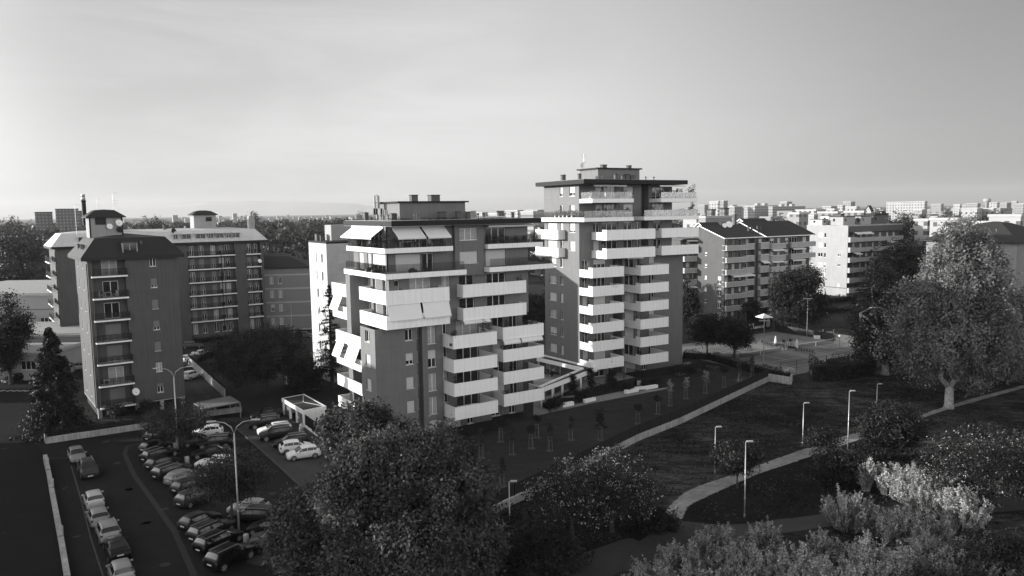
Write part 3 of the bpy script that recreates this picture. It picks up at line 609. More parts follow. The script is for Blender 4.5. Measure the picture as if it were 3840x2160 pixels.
for k in range(7):
    z=l2(k)-.2
    if k>0: railing(L2,1.2,8.4,-.88,.55,z,step=.16); railing(L2,8.45,11.7,-.88,.4,z,step=.16); railing(L2,14.3,17.7,-.88,.4,z,step=.16); railing(L2,18.41,19.3,-6,-3,z,step=.2)
    railing(L2,WL-1.3,WL-.01,-2.4,1.2,z,step=.2); railing(L2,WL-1.3,WL-.01,-7.2,-3.4,z,step=.2)
mb=MB(); mb.tube([(8.43,-.5,0),(8.43,-.5,20)],.09,6); mb.tube([(WL-.1,-1.6,0),(WL-.1,-1.6,ZE2)],.08,6); build('drain_pipe',mb,M['dark'],L2)
rf=mansard(L2,WL,18.4,-12,0,22.6,25.2,.9,2.2,M['lightrib'],.5,.45); mansard(L2,WL,WL+10,-9,1.5,22.65,25.25,.85,2.1,M['lightrib'],.45,.45,'wing_roof')
for a,w in ((.2,1.8),(3.2,1.9),(5.9,1.0),(7.6,1.6),(9.9,1.0),(11.2,1.6),(-1.6,.8)): dormer(L2,a,.45,w,22.95,1.5,2.8)
dormer(L2,WL+4.2,1.9,2.2,22.95,1.5,2.8)
mb=MB(); mb.ab(4.4,9.4,-9.4,-5.8,25.0,28.7,0); build('stair_tower',mb,M['palewall'],L2); mb=MB(); mb.ab(7.1,8.4,-5.79,-5.7,27.2,28.2); build('louvre',mb,M['dark'],L2)
mansard(L2,4.4,9.4,-9.4,-5.8,28.8,29.6,.4,1.2,M['tileroof'],.2,.15,'tower_roof')
mb=MB(); mb.ab(WL+7,WL+11.5,-7,-3.5,25.0,28.9,0); build('stair_tower',mb,M['palewall'],L2); mb=MB(); mb.ab(WL+7.8,WL+9.4,-3.49,-3.4,27.4,28.6); build('louvre',mb,M['dark'],L2); mansard(L2,WL+7,WL+11.5,-7,-3.5,29,29.8,.4,1.2,M['lightrib'],.2,.15,'tower_roof')
mb=MB(); mb.ab(16.4,17.7,-4.6,-3.2,24.6,28.3); mb.lathe([(.2,28.3),(.2,29.2)],(17.1,3.9),8); build('chimney',mb,M['palewall'],L2); vent(L2,-2.6,-5,25.3,.6,1.3); aerial(L2,WL+9,-5,29.6,3.0); disc(L2,(17.2,-.6,17.6),.5,10)
disc(L2,(-1.2,1.2,25.2),.6,20,15,'dark')
SHM[0]='shutter'
# white lit block behind the nearer tower
WP=atY(c4(175,548),128.5); WA=R(32)
W=thing('apartment_block','pale block half hidden behind the nearer tower, its narrow sunlit gable full height','apartment building',(WP.x,WP.y,0),WA)
ws=[(-2.8,-2.0,2+k*3.05,3.5+k*3.05,['g','h.5','g','s','s','g','g'][k]) for k in range(7)]+[(-5.6,-4.8,2+k*3.05,3.5+k*3.05,['g','g','g','s','g','s','s'][k]) for k in range(7)]
wallset(W,'wall',[('L',0,-9.5,0,0,23.6,ws),('R',0,0,14,0,23.6,[(2.0,4.0,2+k*3.05,3.7+k*3.05,'s') for k in range(7)]),('E',14,-9.5,0,0,23.6,[]),('K',-9.5,0,14,0,23.6,[])],[mat('panel_wall_pale',.45,.75,.07,.8,joints=(2.4,3.05,.03,.8),stain=.08)])
mb=MB(); mb.ab(-.05,14.05,-9.55,.05,23.601,23.9); build('roof',mb,M['roofdark'],W); mb=MB(); mb.ab(3.0,7.5,-9.4,-6,23.901,26.6); build('penthouse',mb,M['palewall'],W)
for z in (11.2+1.5,2.1+1.5+3.05*1,): awning(W,'L',0,-2.9,-1.9,z,.6,1.2,False)
awning(W,'L',0,-5.7,-4.7,12.7,.6,1.2,False); vent(W,1.0,-9.0,23.9,1.3,1.1); vent(W,1.0,-6.2,23.9,.5,.9)
# low house with hipped dark roof
HP=atY(k1(1000,330),186.0)
Hs=thing('apartment_house','grey banded house with dark hipped roof beyond the long block','house',(HP.x-19,HP.y+1,0),R(8))
wallset(Hs,'wall',[('R',0,0,19,0,15.4,[(a,a+.85,1.4+k*3.4,3.1+k*3.4,random.Random(k+int(a)).choice(['g','c','h.5'])) for a in (3,5,9.6,11.6) for k in range(4)]),('E',19,-13,0,0,15.4,[]),('L',0,-13,0,0,15.4,[]),('K',-13,0,19,0,15.4,[])],[mat('banded_plaster',.2,.85,.06,.6,joints=(0,3.4,.35,1.8))],depth=.12)
mansard(Hs,0,19,-13,0,15.6,18.4,.6,6.4,M['tileroof'],.4,.2)
# gabled block on the right
R1P=G(e1(437,445)); RA=R(31)
R1=thing('apartment_block','dark gabled block with tiled pitched roof and stepped pale balconies','apartment building',(R1P.x,R1P.y,0),RA)
r1=lambda k: .75+k*2.96
hg=[(-6.7,-6.0,r1(k)+1.2,r1(k)+2.1,['g','h.2','s','s','h.6','h.5'][k]) for k in range(1,6)]+[(-2.3,-1.2,r1(k)+.3,r1(k)+2.2,['c','h.3','h.2','h.5','s','s'][k]) for k in range(0,4)]
ho=[]
for k in range(0,7):
    for a,w in ((1.0,1.1),(3.4,.9),(5.9,.8),(8.2,1.0)): ho.append((a,a+w,r1(k)+.05,r1(k)+2.2,random.Random(k*5+int(a)).choice(['g','h.5','s','c','g'])))
h1b=[]; h1c=[]; h1d=[]
for k in range(0,7):
    h1b.append((12.4,13.5,r1(k)+.1,r1(k)+2.2,'c' if k%2 else 'h.6')); h1c+=[(15.6,16.9,r1(k)+.6,r1(k)+2.2,'c' if k%2 else 'h.4'),(18.2,19.4,r1(k)+.6,r1(k)+2.2,'c')]; h1c.append((21.2,22.3,r1(k)+.8,r1(k)+2.2,'h.5')); h1d+=[(24.0,27.0,r1(k)+.05,r1(k)+2.2,'g'),(29.2,30.6,r1(k)+.05,r1(k)+2.2,'h.8')]
wallset(R1,'wall',[('L',0,-16,0,0,21.5,hg),('R',-1.0,.02,10.2,0,21.5,ho),('R',0,10.2,11.6,0,21.5,[]),('L',10.2,-1,0,0,21.5,[]),('R',-.6,11.6,15,0,21.5,h1b),('R',.3,15,22.8,0,21.5,h1c),('R',-.7,22.8,32,0,21.5,h1d),('L',15,-.6,.3,0,21.5,[]),('E',32,-16,-.7,0,21.5,[]),('K',-16,0,32,0,21.5,[])],[M['midwall']],depth=.15)
for k in range(1,7):
    z=r1(k)-.25; bm=[M['parapet'],M['slab'],M['whiteplain']]
    balcony(R1,.0,7.2,-1.0,.55,z,1.2,'FLR',.22,mats=bm); balcony(R1,7.25,10.15,-1.0,.15,z,1.45,'FLR',.22,mats=bm)
    balcony(R1,11.7,14.9,-.6,.7,z,1.6,'FLR',.22,mats=bm); balcony(R1,15.1,20.4,.3,1.3,z,1.2,'FLR',.22,mats=bm); balcony(R1,23.0,(32.6 if k>4 else 29.0),-.7,.8,z,1.25,'FLR',.22,mats=bm)
for (a0,a1,k) in ((2,9.6,4),(15.4,19.8,6),(15.4,19.8,5),(12,14.6,5),(24,29,6),(24,29,5)): awning(R1,'R',-.5 if a0<11 or a0>22 else .3,a0,a1,r1(k)-.3,1.5 if a0<11 else 1.2,.45)
mb=MB(); mb.tube([(-.05,.05,0),(-.05,.05,21)],.07,6); mb.tube([(11.0,-.08,0),(11.0,-.08,21)],.07,6); mb.tube([(22.9,.6,0),(22.9,.6,21)],.07,6); build('drain_pipe',mb,M['dark'],R1)
mb=MB()
def gable(mb,a0,a1,b0,b1,ze,zr,ov,rm=0,wm=1,th=.22):
    c=(b0+b1)/2; s=(zr-ze)/(c-b0)
    P=lambda a,b,z:(a,-b,z)
    A0,A1=a0-ov,a1+ov
    for sg,bb in ((1,b1+ov),(-1,b0-ov)):
        zz=ze-s*ov
        q=[P(A0,bb,zz),P(A1,bb,zz),P(A1,c,zr),P(A0,c,zr)]; mb.face(q if sg>0 else q[::-1],rm); lo=[(x,y,z-th) for x,y,z in q]; mb.face(lo[::-1] if sg>0 else lo,2); 
        mb.face([q[0],lo[0],lo[1],q[1]],2); mb.face([q[3],q[0],lo[0],lo[3]],2); mb.face([q[1],q[2],lo[2],lo[1]],2)
    for a in (a0,a1): mb.face([P(a,b0,ze-.1),P(a,b1,ze-.1),P(a,c,zr-th)],wm)
gable(mb,0.02,13.6,-15.98,-.3,21.5,24.2,.55); build('roof',mb,[M['tileroof'],M['midwall'],M['whiteplain']],R1)
mb=MB(); gable(mb,14.2,31.98,-16.2,.2,21.55,24.9,.6); build('roof',mb,[M['tileroof'],M['midwall'],M['whiteplain']],R1)
mb=MB(); gable(mb,1.2,7,-12.5,-7.5,23.3,25.0,.4); build('roof_dormer',mb,[M['tileroof'],M['palewall'],M['whiteplain']],R1); mb=MB(); gable(mb,15.6,24,-12.5,-6.5,24,25.7,.4); build('roof_dormer',mb,[M['tileroof'],M['palewall'],M['whiteplain']],R1)
for a,b in ((11.2,-3.2),(11.9,-2.8),(14.9,-3.6),(15.6,-3.3),(26.6,-5),(27.4,-4.6)): vent(R1,a,b,22.6,.4,1.2)
vent(R1,12.6,-9.5,24,.8,2.8); disc(R1,(5.0,3.6,24.4),.85,-20); disc(R1,(3.6,3.8,24.2),.6,-20)
# neighbour wing between the tall tower and the gabled block
NW=thing('apartment_block','slim wing of pale parapet balconies seen between tall tower and gabled block','apartment building',(R1P.x-8.2,R1P.y+8.2,0),R(20))
hw=[(a,a+w,r1(k)+.05,r1(k)+2.2,'g' if (k+i)%2 else 'h.5') for k in range(7) for i,(a,w) in enumerate(((.6,1.0),(2.6,1.3),(5,1.0)))]
wallset(NW,'wall',[('R',0,-1,7.4,0,20.6,hw),('L',-1,-9,0,0,20.6,[]),('E',7.4,-9,0,0,20.6,[])],[M['midwall']],depth=.15,solids=[(-1.3,7.7,-9,1.5,20.7,21.1)])
for k in range(1,7): balcony(NW,-.6,7.0,0.01,1.3,r1(k)-.25,1.2,'FLR',.22,mats=[M['parapet'],M['slab'],M['whiteplain']])
for k in (2,6): awning(NW,'R',.02,.0,6.6,r1(k)+2.5,1.6,.5)
# white block with stacked balconies
R2P=G(e2(405,1012)); 
R2=thing('apartment_block','white gabled end block with long tiers of grey balconies receding right','apartment building',(R2P.x,R2P.y,0),RA)
r2=lambda k: 1.55+k*3.2
hl=[]
for k in range(-1,6):
    for j,(b,w,hh) in enumerate(((-13.4,.8,.9),(-10.8,1.7,1.4),(-8.6,.7,1.5))):
        hl.append((b,b+w,r2(k)+1.0+(1.5-hh),r2(k)+2.5,random.Random(k*3+j).choice(['g','h.6','s','g'])))
for k in (0,2,3): hl.append((-3.4,-2.5,r2(k)+1.5,r2(k)+2.4,'g' if k else 's'))
hr=[]
for k in range(0,6):
    for a,w in ((1.0,.9),(4.3,1.2),(8,1.0),(11,1.2),(14.5,1.0),(18,1.2),(22,1),(25.4,1.2)): hr.append((a,a+w,r2(k)+.05,r2(k)+2.3,random.Random(k*11+int(a)).choice(['g','g','s','h.5','c'])))
wallset(R2,'wall',[('L',0,-15.4,0,0,22.2,hl),('K',-15.4,0,29,0,22.2,[]),('E',29,-15.4,-1.4,0,22.2,[])],[M['palewall']],depth=.15)
wallset(R2,'facade_wall',[('R',-1.4,.02,29,0,20.3,hr)],[M['midwall']],depth=.15,solids=[(.02,29,-1.41,-.2,20.31,22.2)])
for k in range(0,6):
    z=r2(k)-.3
    for i,a in enumerate((0.03,3.2,6.7,13.2,20)): 
        a1=(3.15,6.65,13.15,19.95,28.9)[i]; balcony(R2,a,a1,-1.4,(.9,.2,.1,.15,.25)[i],z,1.35 if i else 1.55,'FLR',.25,mats=[M['parapet'],M['slab'],M['parapet']])
for a0,a1,k in ((3.3,6.5,3),(6.9,12,5),(20.5,25,4),(3.3,6.5,5)): awning(R2,'R',-.2,a0,a1,r2(k)+2.55,1.1,.3)
mb=MB(); mb.ab(-.02,29.02,-15.42,-.18,22.201,22.5); build('roof',mb,M['roofflat'],R2)
mb=MB(); mb.tube([(.1,-.05,0),(.1,-.05,22)],.1,6); mb.ab(-.06,-.001,-15.4,0,2.6,2.75); build('drain_pipe',mb,M['dark'],R2)
for a0,a1,b0,b1,h,mm in ((3,9,-9,-4,2.6,'palewall'),(12,17.5,-9,-4,2.6,'palewall'),(.6,3.6,-14.6,-10,1.8,'plaster'),(10,12,-13,-10,3.4,'midwall'),(20,27,-12,-5,2.8,'midwall'),(5.5,7.5,-14.4,-11,2.9,'plaster')):
    mb=MB(); mb.ab(a0,a1,b0,b1,22.501,22.5+h,0); mb.ab(a0-.15,a1+.15,b0-.15,b1+.15,22.502+h,22.65+h,1); mb.ab(a0+.8,a0+1.6,b1+.001,b1+.03,22.5+h*.45,22.5+h*.8,2); mb.ab(a0-.03,a0-.001,b0+1.2,b0+2.0,22.5+h*.45,22.5+h*.8,2); build('roof_hut',mb,[M[mm],M['roofdark'],M['pane']],R2)
for a,b in ((10.5,-6),(11.2,-8),(18.5,-5),(9.6,-11)): vent(R2,a,b,22.5,.6,1.4)
disc(R2,(10.6,4.2,24),.8,-10,15,'dark')
# right edge house under a dark hipped roof
R3P=atY(e2(1905,535),136.0)
R3=thing('apartment_block','block at the right edge under a broad dark hipped roof','apartment building',(R3P.x,R3P.y,0),R(28))
wallset(R3,'wall',[('L',0,-17,0,0,R3P.z-.2,[(b,b+1.1,r1(k)+.8,r1(k)+2.4,'c') for b in (-13,-9,-5) for k in range(1,7)]),('R',0,0,16,0,R3P.z-.2,[(3,4.2,r1(k)+.8,r1(k)+2.4,'h.5') for k in range(1,7)]),('K',-17,0,16,0,R3P.z-.2,[]),('E',16,-17,0,0,R3P.z-.2,[])],[mat('warm_plaster',.2,.85,.08,.4,stain=.12)],depth=.15)
mansard(R3,0,16,-17,0,R3P.z,R3P.z+3.2,.9,7.4,M['tileroof'],.3,.18)
vent(R3,3.2,-14.4,R3P.z+.5,.9,2.0)
# ------------------------------------------------------------------ garden canopy, garage, carport, boundary walls
zc=2.75
pg=[G(z6(*q),zc) for q in ((210,243),(1165,475),(205,835),(85,812),(875,480),(60,292))]
Pg=thing('covered_walkway','white V shaped covered walkway on slim posts between the two towers','canopy',(pg[1].x,pg[1].y,0))
o=pg[1]; pl=[(p.x-o.x,p.y-o.y) for p in pg]
def offset(poly,d):
    n=len(poly); out=[]; ar=sum(poly[i][0]*poly[(i+1)%n][1]-poly[(i+1)%n][0]*poly[i][1] for i in range(n)); s=1 if ar>0 else -1
    for i in range(n):
        p0,p1,p2=Vector(poly[i-1]),Vector(poly[i]),Vector(poly[(i+1)%n]); e0=(p1-p0).normalized(); e1_=(p2-p1).normalized()
        n0=Vector((-e0.y,e0.x))*s; n1=Vector((-e1_.y,e1_.x))*s; b=(n0+n1); b=b/max(.35,b.dot(n0)) ; out.append((p1.x+b.x*d,p1.y+b.y*d))
    return out
inn=offset(pl,.28); mb=MB()
for i in range(6):
    j=(i+1)%6
    for a,b,z0,z1,fl_ in ((pl[i],pl[j],zc-.62,zc,0),(inn[i],inn[j],zc-.3,zc,1)):
        f=[(a[0],a[1],z0),(b[0],b[1],z0),(b[0],b[1],z1),(a[0],a[1],z1)]; mb.face(f)
    mb.face([(pl[i][0],pl[i][1],zc),(pl[j][0],pl[j][1],zc),(inn[j][0],inn[j][1],zc),(inn[i][0],inn[i][1],zc)]); 
mb.face([(p[0],p[1],zc-.6) for p in pl]); build('fascia',mb,M['whiteplain'],Pg)
mb=MB(); mb.face([(p[0],p[1],zc-.25) for p in inn]); build('roof',mb,mat('canopy_roof',.03,.85,.3,2,fine=.3),Pg)
for q in ((860,895),(520,1015),(345,1070),(145,1205),(1020,720),(300,560),(490,590),(95,470),(665,560),(690,800),(365,985),(535,960)):
    p=G(z6(*q)); mb=MB(); mb.tube([(p.x-o.x,p.y-o.y,0),(p.x-o.x,p.y-o.y,zc-.58)],.13,12); build('post',mb,M['post'],Pg,True)
gz=2.4; gc=[G(c3(*q),gz) for q in ((262,325),(415,302),(545,375),(395,405))]
Gr=thing('bin_shelter','small white flat roofed shelter with dark roof panels beside the car park','shelter',(gc[3].x,gc[3].y,0))
o=gc[3]; gp=[(p.x-o.x,p.y-o.y) for p in gc]; gp[1]=(gp[0][0]+gp[2][0]-gp[3][0],gp[0][1]+gp[2][1]-gp[3][1]); gi=offset(gp,.2)
mb=MB()
for i in range(4):
    j=(i+1)%4; mb.face([(*gp[i],gz-.5),(*gp[j],gz-.5),(*gp[j],gz),(*gp[i],gz)]); mb.face([(*gi[i],gz-.2),(*gi[j],gz-.2),(*gi[j],gz),(*gi[i],gz)]); mb.face([(*gp[i],gz),(*gp[j],gz),(*gi[j],gz),(*gi[i],gz)])
mb.face([(*p,gz-.48) for p in gp]); build('roof_edge',mb,M['whiteplain'],Gr)
mb=MB(); mb.face([(*p,gz-.04) for p in gi]); build('roof',mb,M['tileroof'],Gr)
lp=lambda a,b,t:(a[0]+(b[0]-a[0])*t,a[1]+(b[1]-a[1])*t)
mb=MB(); q=[lp(gi[0],gi[2],.3),lp(gi[3],gi[1],.3),lp(gi[3],gi[1],.7)]
cen=lp(gi[0],gi[2],.5)
for p in (lp(gi[3],gi[0],.5),gi[1],gi[2]): mb.tube([(cen[0],cen[1],gz-.05),(p[0],p[1],gz-.05)],.09,4)
build('roof_rib',mb,M['parapet'],Gr)
gw=offset(gp,.25)
def wallseg(mb,p,q,z0,z1,t=.2,mi=0):
    d=Vector((q[0]-p[0],q[1]-p[1])).normalized(); n=Vector((-d.y,d.x))*t/2
    mb.prism([(p[0]+n.x,p[1]+n.y),(q[0]+n.x,q[1]+n.y),(q[0]-n.x,q[1]-n.y),(p[0]-n.x,p[1]-n.y)],z0,z1,mi)
mb=MB(); wallseg(mb,gw[3],gw[2],0,gz-.49); wallseg(mb,gw[1],gw[2],0,gz-.49); wallseg(mb,gw[0],gw[1],0,gz-.49)
for t in (0,.33,.66,1): p=lp(gw[3],gw[0],t); mb.box(p[0]-.15,p[0]+.15,p[1]-.15,p[1]+.15,0,gz-.49)
build('wall',mb,M['whiteplain'],Gr)
for ta_,tb_ in ((.05,.3),(.7,.95)): mb=MB(); wallseg(mb,lp(gw[3],gw[0],ta_),lp(gw[3],gw[0],tb_),0.05,gz-.5,.06); build('door',mb,M['wallplain'],Gr)
def fence(name,label,cat,pts,wall,rail,hw,hr,post=2.2,bars=.13,group=None,panel=False,stepped=False):
    """low concrete wall carrying a dark bar fence along pts (world xy)"""
    o=Vector((pts[0][0],pts[0][1],0)); t=thing(name,label,cat,o,0,group); L=[Vector((p[0],p[1],0))-o for p in pts]
    if hw>0:
        mb=MB()
        for p,q in zip(L,L[1:]):
            n=max(1,round((q-p).length/6.5)) if stepped else 1
            for i in range(n):
                wallseg(mb,p.lerp(q,i/n),p.lerp(q,(i+.996)/n),0,hw+(.09*(i%2) if stepped else 0),.28)
        build('base_wall',mb,wall,t)
    if hr>0:
        mb=MB(); pm=MB()
        for p,q in zip(L,L[1:]):
            d=(q-p); n=max(1,round(d.length/post))
            for z in (hw+.12,hw+hr-.02): mb.tube([p+Vector((0,0,z)),q+Vector((0,0,z))],.022,4)
            k=int(d.length/bars)
            for i in range(k): c=p+d*(i+.5)/k; mb.box(c.x-.022,c.x+.022,c.y-.022,c.y+.022,hw+.12,hw+hr)
            for i in range(n+1): c=p+d*i/n; pm.box(c.x-.035,c.x+.035,c.y-.035,c.y+.035,hw-.002 if hw else 0,hw+hr+.05)
        build('railing',mb,rail,t); build('posts',pm,rail,t)
    return t
fw0=[G(e5(500,960)),G(e5(830,800)),G(e5(1750,330)),G(e1(0,1420)),G(e1(870,1000))]
fence('garden_fence','dark bar fence on low stepped concrete wall dividing garden lawn from park','fence',[(-8.5,62.6)]+[(p.x,p.y) for p in fw0],M['concrete'],M['dark'],.75,1.3,2.3,.12,stepped=True)
ce=[G(e1(870,1000)),G(e1(1000,1020)),G(e1(1085,1035)),G(e1(1105,1000))]
t=thing('concrete_wall','short curved concrete wall end below the flowering hedge','wall',(ce[0].x,ce[0].y,0)); mb=MB()
for p,q in zip(ce,ce[1:]): wallseg(mb,(p.x-ce[0].x+.1,p.y-ce[0].y),(q.x-ce[0].x,q.y-ce[0].y),0,1.25,.3)
build('wall',mb,M['concrete'],t)
lw=[G(c2(*q)) for q in ((210,425),(262,700),(870,608),(1110,553),(1370,520))]
fence('plot_wall','pale low wall with dark railing round the dark mansard block','wall',[(p.x,p.y) for p in lw[:3]],M['concrete'],M['dark'],.8,.7,2.4,.13)
fence('plot_wall','low pale wall running past the carport to the shelter','wall',[(lw[2].x+.35,lw[2].y+.25)]+[(p.x,p.y) for p in lw[3:]],M['concrete'],M['dark'],.8,.0)
sw=[G(k1(*q)) for q in ((100,1165),(380,1425))]
fence('plot_wall','dark topped wall between driveway and wooded garden behind the mansard block','wall',[(p.x,p.y) for p in sw],M['concrete'],M['dark'],1.3,.6)
def bab(o,ang,a,b): return (o[0]+a*math.cos(ang)+b*math.sin(ang), o[1]+a*math.sin(ang)-b*math.cos(ang))
fence('patio_fence','dark bar fence enclosing the ground floor patio of the nearer tower','fence',[bab(BO,BA,-.2,-2.4),bab(BO,BA,-.2,.35),bab(BO,BA,6.6,.5),bab(BO,BA,8.5,-1.6)],M['concrete'],M['dark'],0,1.25,1.9,.12)
fence('patio_fence','dark mesh fence enclosing the ground floor patio of the taller tower','fence',[bab(TO,TA,8.8,-2.2),bab(TO,TA,9.2,1.6),bab(TO,TA,15.8,1.7),bab(TO,TA,19.4,.4)],M['concrete'],M['dark'],0,1.3,2.0,.13)
gf=[G(c3(*q)) for q in ((405,505),(510,582))]; gd=(gf[1]-gf[0])
fence('solid_fence','dark panel fence on pale kerb between shelter and chestnut trees','fence',[(gf[0].x,gf[0].y),(gf[0].x+gd.x*3.2,gf[0].y+gd.y*3.2)],M['whiteplain'],M['dark'],.3,1.5,2,.05)
lwz=[G(e7(*q),.75) for q in ((435,265),(470,415),(500,590),(590,1060),(655,1449))]; lwz.append(lwz[-1]*2-lwz[-2])
t=thing('concrete_wall','low pale concrete wall dividing the car park from the dark road','wall',(lwz[0].x,lwz[0].y,0)); o=lwz[0]
for i,(p,q) in enumerate(zip(lwz,lwz[1:])):
    d=(q-p).normalized()*.25; mb=MB(); wallseg(mb,((p+d-o).x,(p+d-o).y),((q-d-o).x,(q-d-o).y),0,.75,.42); build('wall_segment',mb,M['concrete'],t)
bl=0
def bollard(p,h,r,label):
    mb=MB(); mb.lathe([(r,0),(r,h-.04),(r*.92,h)],n=20); o=build('bollard',mb,M['concrete'],None,True); o.location=(p.x,p.y,0.0); tag(o,label,'bollard','round concrete bollards')
for q,h,lab in ((e7(458,403),1.2,'round concrete bollard at the upper end of the low wall'),(e7(502,590),.95,'short concrete bollard midway along the low wall'),(e7(592,1068),1.0,'concrete bollard beside the lowest wall segment'),(e6(600,470),1.12,'concrete bollard beside white estate car under small tree'),(e6(1128,1200),1.25,'tall pale bollard by the foot of the double lamp post'),(e6(495,345),1.15,'bollard among dark cars beneath the upper car park tree'),(e6(1380,65),.75,'bollard beside black car next to the white shelter')):
    bollard(G(q),h,.24,lab)
# carport
cp_=[G(c2(*q),2.2) for q in ((1095,470),(1300,430),(1358,465),(1145,505))]; o=cp_[0]
t=thing('carport','low open carport with flat pale roof over a dark parked car','carport',(o.x,o.y,0)); mb=MB(); mb.prism([((p-o).x,(p-o).y) for p in cp_],2.1,2.25); build('roof',mb,mat('carport_roof',.14,.8,.2,1),t)
mb=MB()
for p in cp_: mb.box((p-o).x-.06,(p-o).x+.06,(p-o).y-.06,(p-o).y+.06,0,2.098)
a,b=cp_[0]-o,cp_[3]-o
for i in range(14): c=a.lerp(b,i/13); mb.box(c.x-.02,c.x+.02,c.y-.02,c.y+.02,0,2.098)
build('posts',mb,M['metal'],t)
# low dark garden shed under the pine
sp=[G(k1(*q),2.6) for q in ((940,1265),(1130,1245),(980,1165),(820,1200))]; o=sp[0]
t=thing('garden_shed','low dark flat roofed shed beneath the tall pine','shed',(o.x,o.y,0)); pl=[((p-o).x,(p-o).y) for p in sp]; mb=MB(); mb.prism(offset(pl,.3),0,2.45); build('wall',mb,M['wallplain'],t); mb=MB(); mb.prism(pl,2.46,2.7); build('roof',mb,mat('felt_roof',.06,.9,.3,1),t)
# industrial sheds at the left edge
def shed(label,x0,x1,y0,y1,h,mt,roof,seed=0):
    t=thing('factory_shed',label,'factory building',(x0,y0,0)); 
    hs=[(a,a+2.6,h*.45,h*.45+1.6,'g') for a in range(3,int(x1-x0)-3,7)]
    mb=MB(); mb.facade('R',0,0,x1-x0,0,h,hs,.15); mb.facade('E',x1-x0,-(y1-y0),0,0,h); mb.facade('L',0,-(y1-y0),0,0,h); mb.facade('K',-(y1-y0),0,x1-x0,0,h); build('wall',mb,mt,t)
    for hh in hs: win(t,'R',0,hh,'g',.15)
    mb=MB(); mb.box(-.2,x1-x0+.2,-.2,y1-y0+.2,h+.001,h+.4); mb.box(.4,x1-x0-.4,.4,y1-y0-.4,h+.401,h+.6); build('roof',mb,roof,t)
    return t
shed('tall grey factory shed with banded wall at the left edge',-135,-86,168,205,11.5,mat('banded_shed_wall',.3,.8,.08,.3,joints=(0,4.2,.3,.5)),M['parapet']); shed('lower pale factory shed in front of the taller grey one',-120,-78,148,166.5,5.5,M['palewall'],M['parapet'])
shed('small workshop with sloping canopy by the street tree',-104,-82,134,146,4.2,M['plaster'],M['parapet'])
shed('wide low warehouse with rooflights beyond the banded house',-52,-16,232,262,14.0,M['palewall'],M['parapet'])
# unseen blocks added left of the frame to shade car park, park and walkway
def shadeblock(label,loc,rz,w,d,n,group='added shadow blocks outside the frame'):
    t=thing('apartment_block',label,'apartment building',loc,rz,group)
    hs=[(a,a+1.1,1.4+k*3.0,2.9+k*3.0,random.Random(k+int(a*3)).choice('gsc')) for k in range(n) for a in np.arange(2,w-2,5.5)]
    wallset(t,'wall',[('R',0,0,w,0,n*3+.6,hs),('E',w,-d,0,0,n*3+.6,[]),('L',0,-d,0,0,n*3+.6,[]),('K',-d,0,w,0,n*3+.6,[])],[M['midwall']],depth=.15)
    mansard(t,0,w,-d,0,n*3+.8,n*3+3,.7,2,M['darkrib'],.5)
# ------------------------------------------------------------------ ground, roads, paths
M['asphalt']=groundmat('asphalt',.013,[(.05,.75,1.3,1),(.35,.8,1.2,1),(1.2,.88,1.1,.3)],.22,.8,9)
M['paving']=groundmat('paving',.05,[(.08,.8,1.2,1),(.5,.85,1.12,1)],.2,.85,9)
M['gardenpath']=groundmat('pale_paving',.24,[(.15,.8,1.15,1),(1.5,.9,1.08,1)],.12,.85,8)
M['lawn']=groundmat('lawn_grass',.032,[(.06,.75,1.25,1),(.35,.8,1.2,2.2)],.35,.95,9)
M['park']=groundmat('park_grass',.026,[(.045,.55,1.9,1.6),(.2,.5,1.8,2.4),(.8,.6,1.5,2.2)],.5,.95,6,.42,.6)
M['gravel']=groundmat('gravel_path',.26,[(.3,.75,1.2,1),(1.2,.85,1.15,1)],.2,.95,10)
M['parkroad']=groundmat('park_road',.062,[(.12,.8,1.2,1),(.6,.9,1.1,.4)],.2,.9,8)
M['clay']=groundmat('court_surface',.25,[(.1,.85,1.12,1),(.6,.92,1.08,1)],.12,.9,6)
M['clay2']=groundmat('court_play',.17,[(.1,.88,1.1,1),(.6,.94,1.06,1)],.1,.9,6)
M['earth']=groundmat('open_land',.035,[(.004,.5,1.6,1),(.02,.6,1.5,1),(.1,.7,1.3,1)],.3,.95,1)
M['line']=mat('road_paint',.42,.8,.25,3)
gv=MB(); gv.face([(-16000,-400,0),(16000,-400,0),(16000,17000,0),(-16000,17000,0)]); tag(build('ground',gv,M['earth']),kind='structure')
xy=lambda v:(v.x,v.y)
wl=[xy(p) for p in lw]
road=[[(-150,30),(-150,122),(-78,122.5)]+[wl[0],wl[1],wl[2],wl[3],wl[4],xy(gf[0]),(gf[0].x+gd.x*3.2,gf[0].y+gd.y*3.2),(-10,66),(-12,50),(-20,30)]]
sheet('car_park',road,.012,M['asphalt'])
lz=[xy(p) for p in lwz]
sheet('side_road',[[(-150,30),(-150,100),(-66,100),(-60.6,95.4)]+lz+[(-24,30)]],.0145,groundmat('dimmed_asphalt',.006,[(.05,.7,1.4,1),(.4,.75,1.3,1)],.25,.8,9))  # asphalt colour darkened to carry the vignette dimming at the left corner
st=[[(-150,122.004),(-78,122.504),(-74,127),(-58,133),(-44,139),(-10,158),(-10,170),(-60,148),(-80,141),(-150,141)]]
sheet('street',st,.012,M['asphalt'])
sheet('driveway',[[(-51,111.5),(-46.5,109.6),xy(sw[1]),xy(sw[0]),(-57,136),(-62,132)]],.010,M['paving'])
lawnp=[(-8.3,62.9)]+[xy(p) for p in fw0]+[(40,131),(34,150),(10,150),(-26,128),(-31,112),(-27,100),(-14,84)]
sheet('garden_lawn',[lawnp],.006,M['lawn'])
sheet('park_lawn',[[(-8.6,62.2)]+[xy(p) for p in fw0]+[(46,124),(90,150),(160,120),(160,10),(-12,10),(-14,50)]],.007,M['park'])
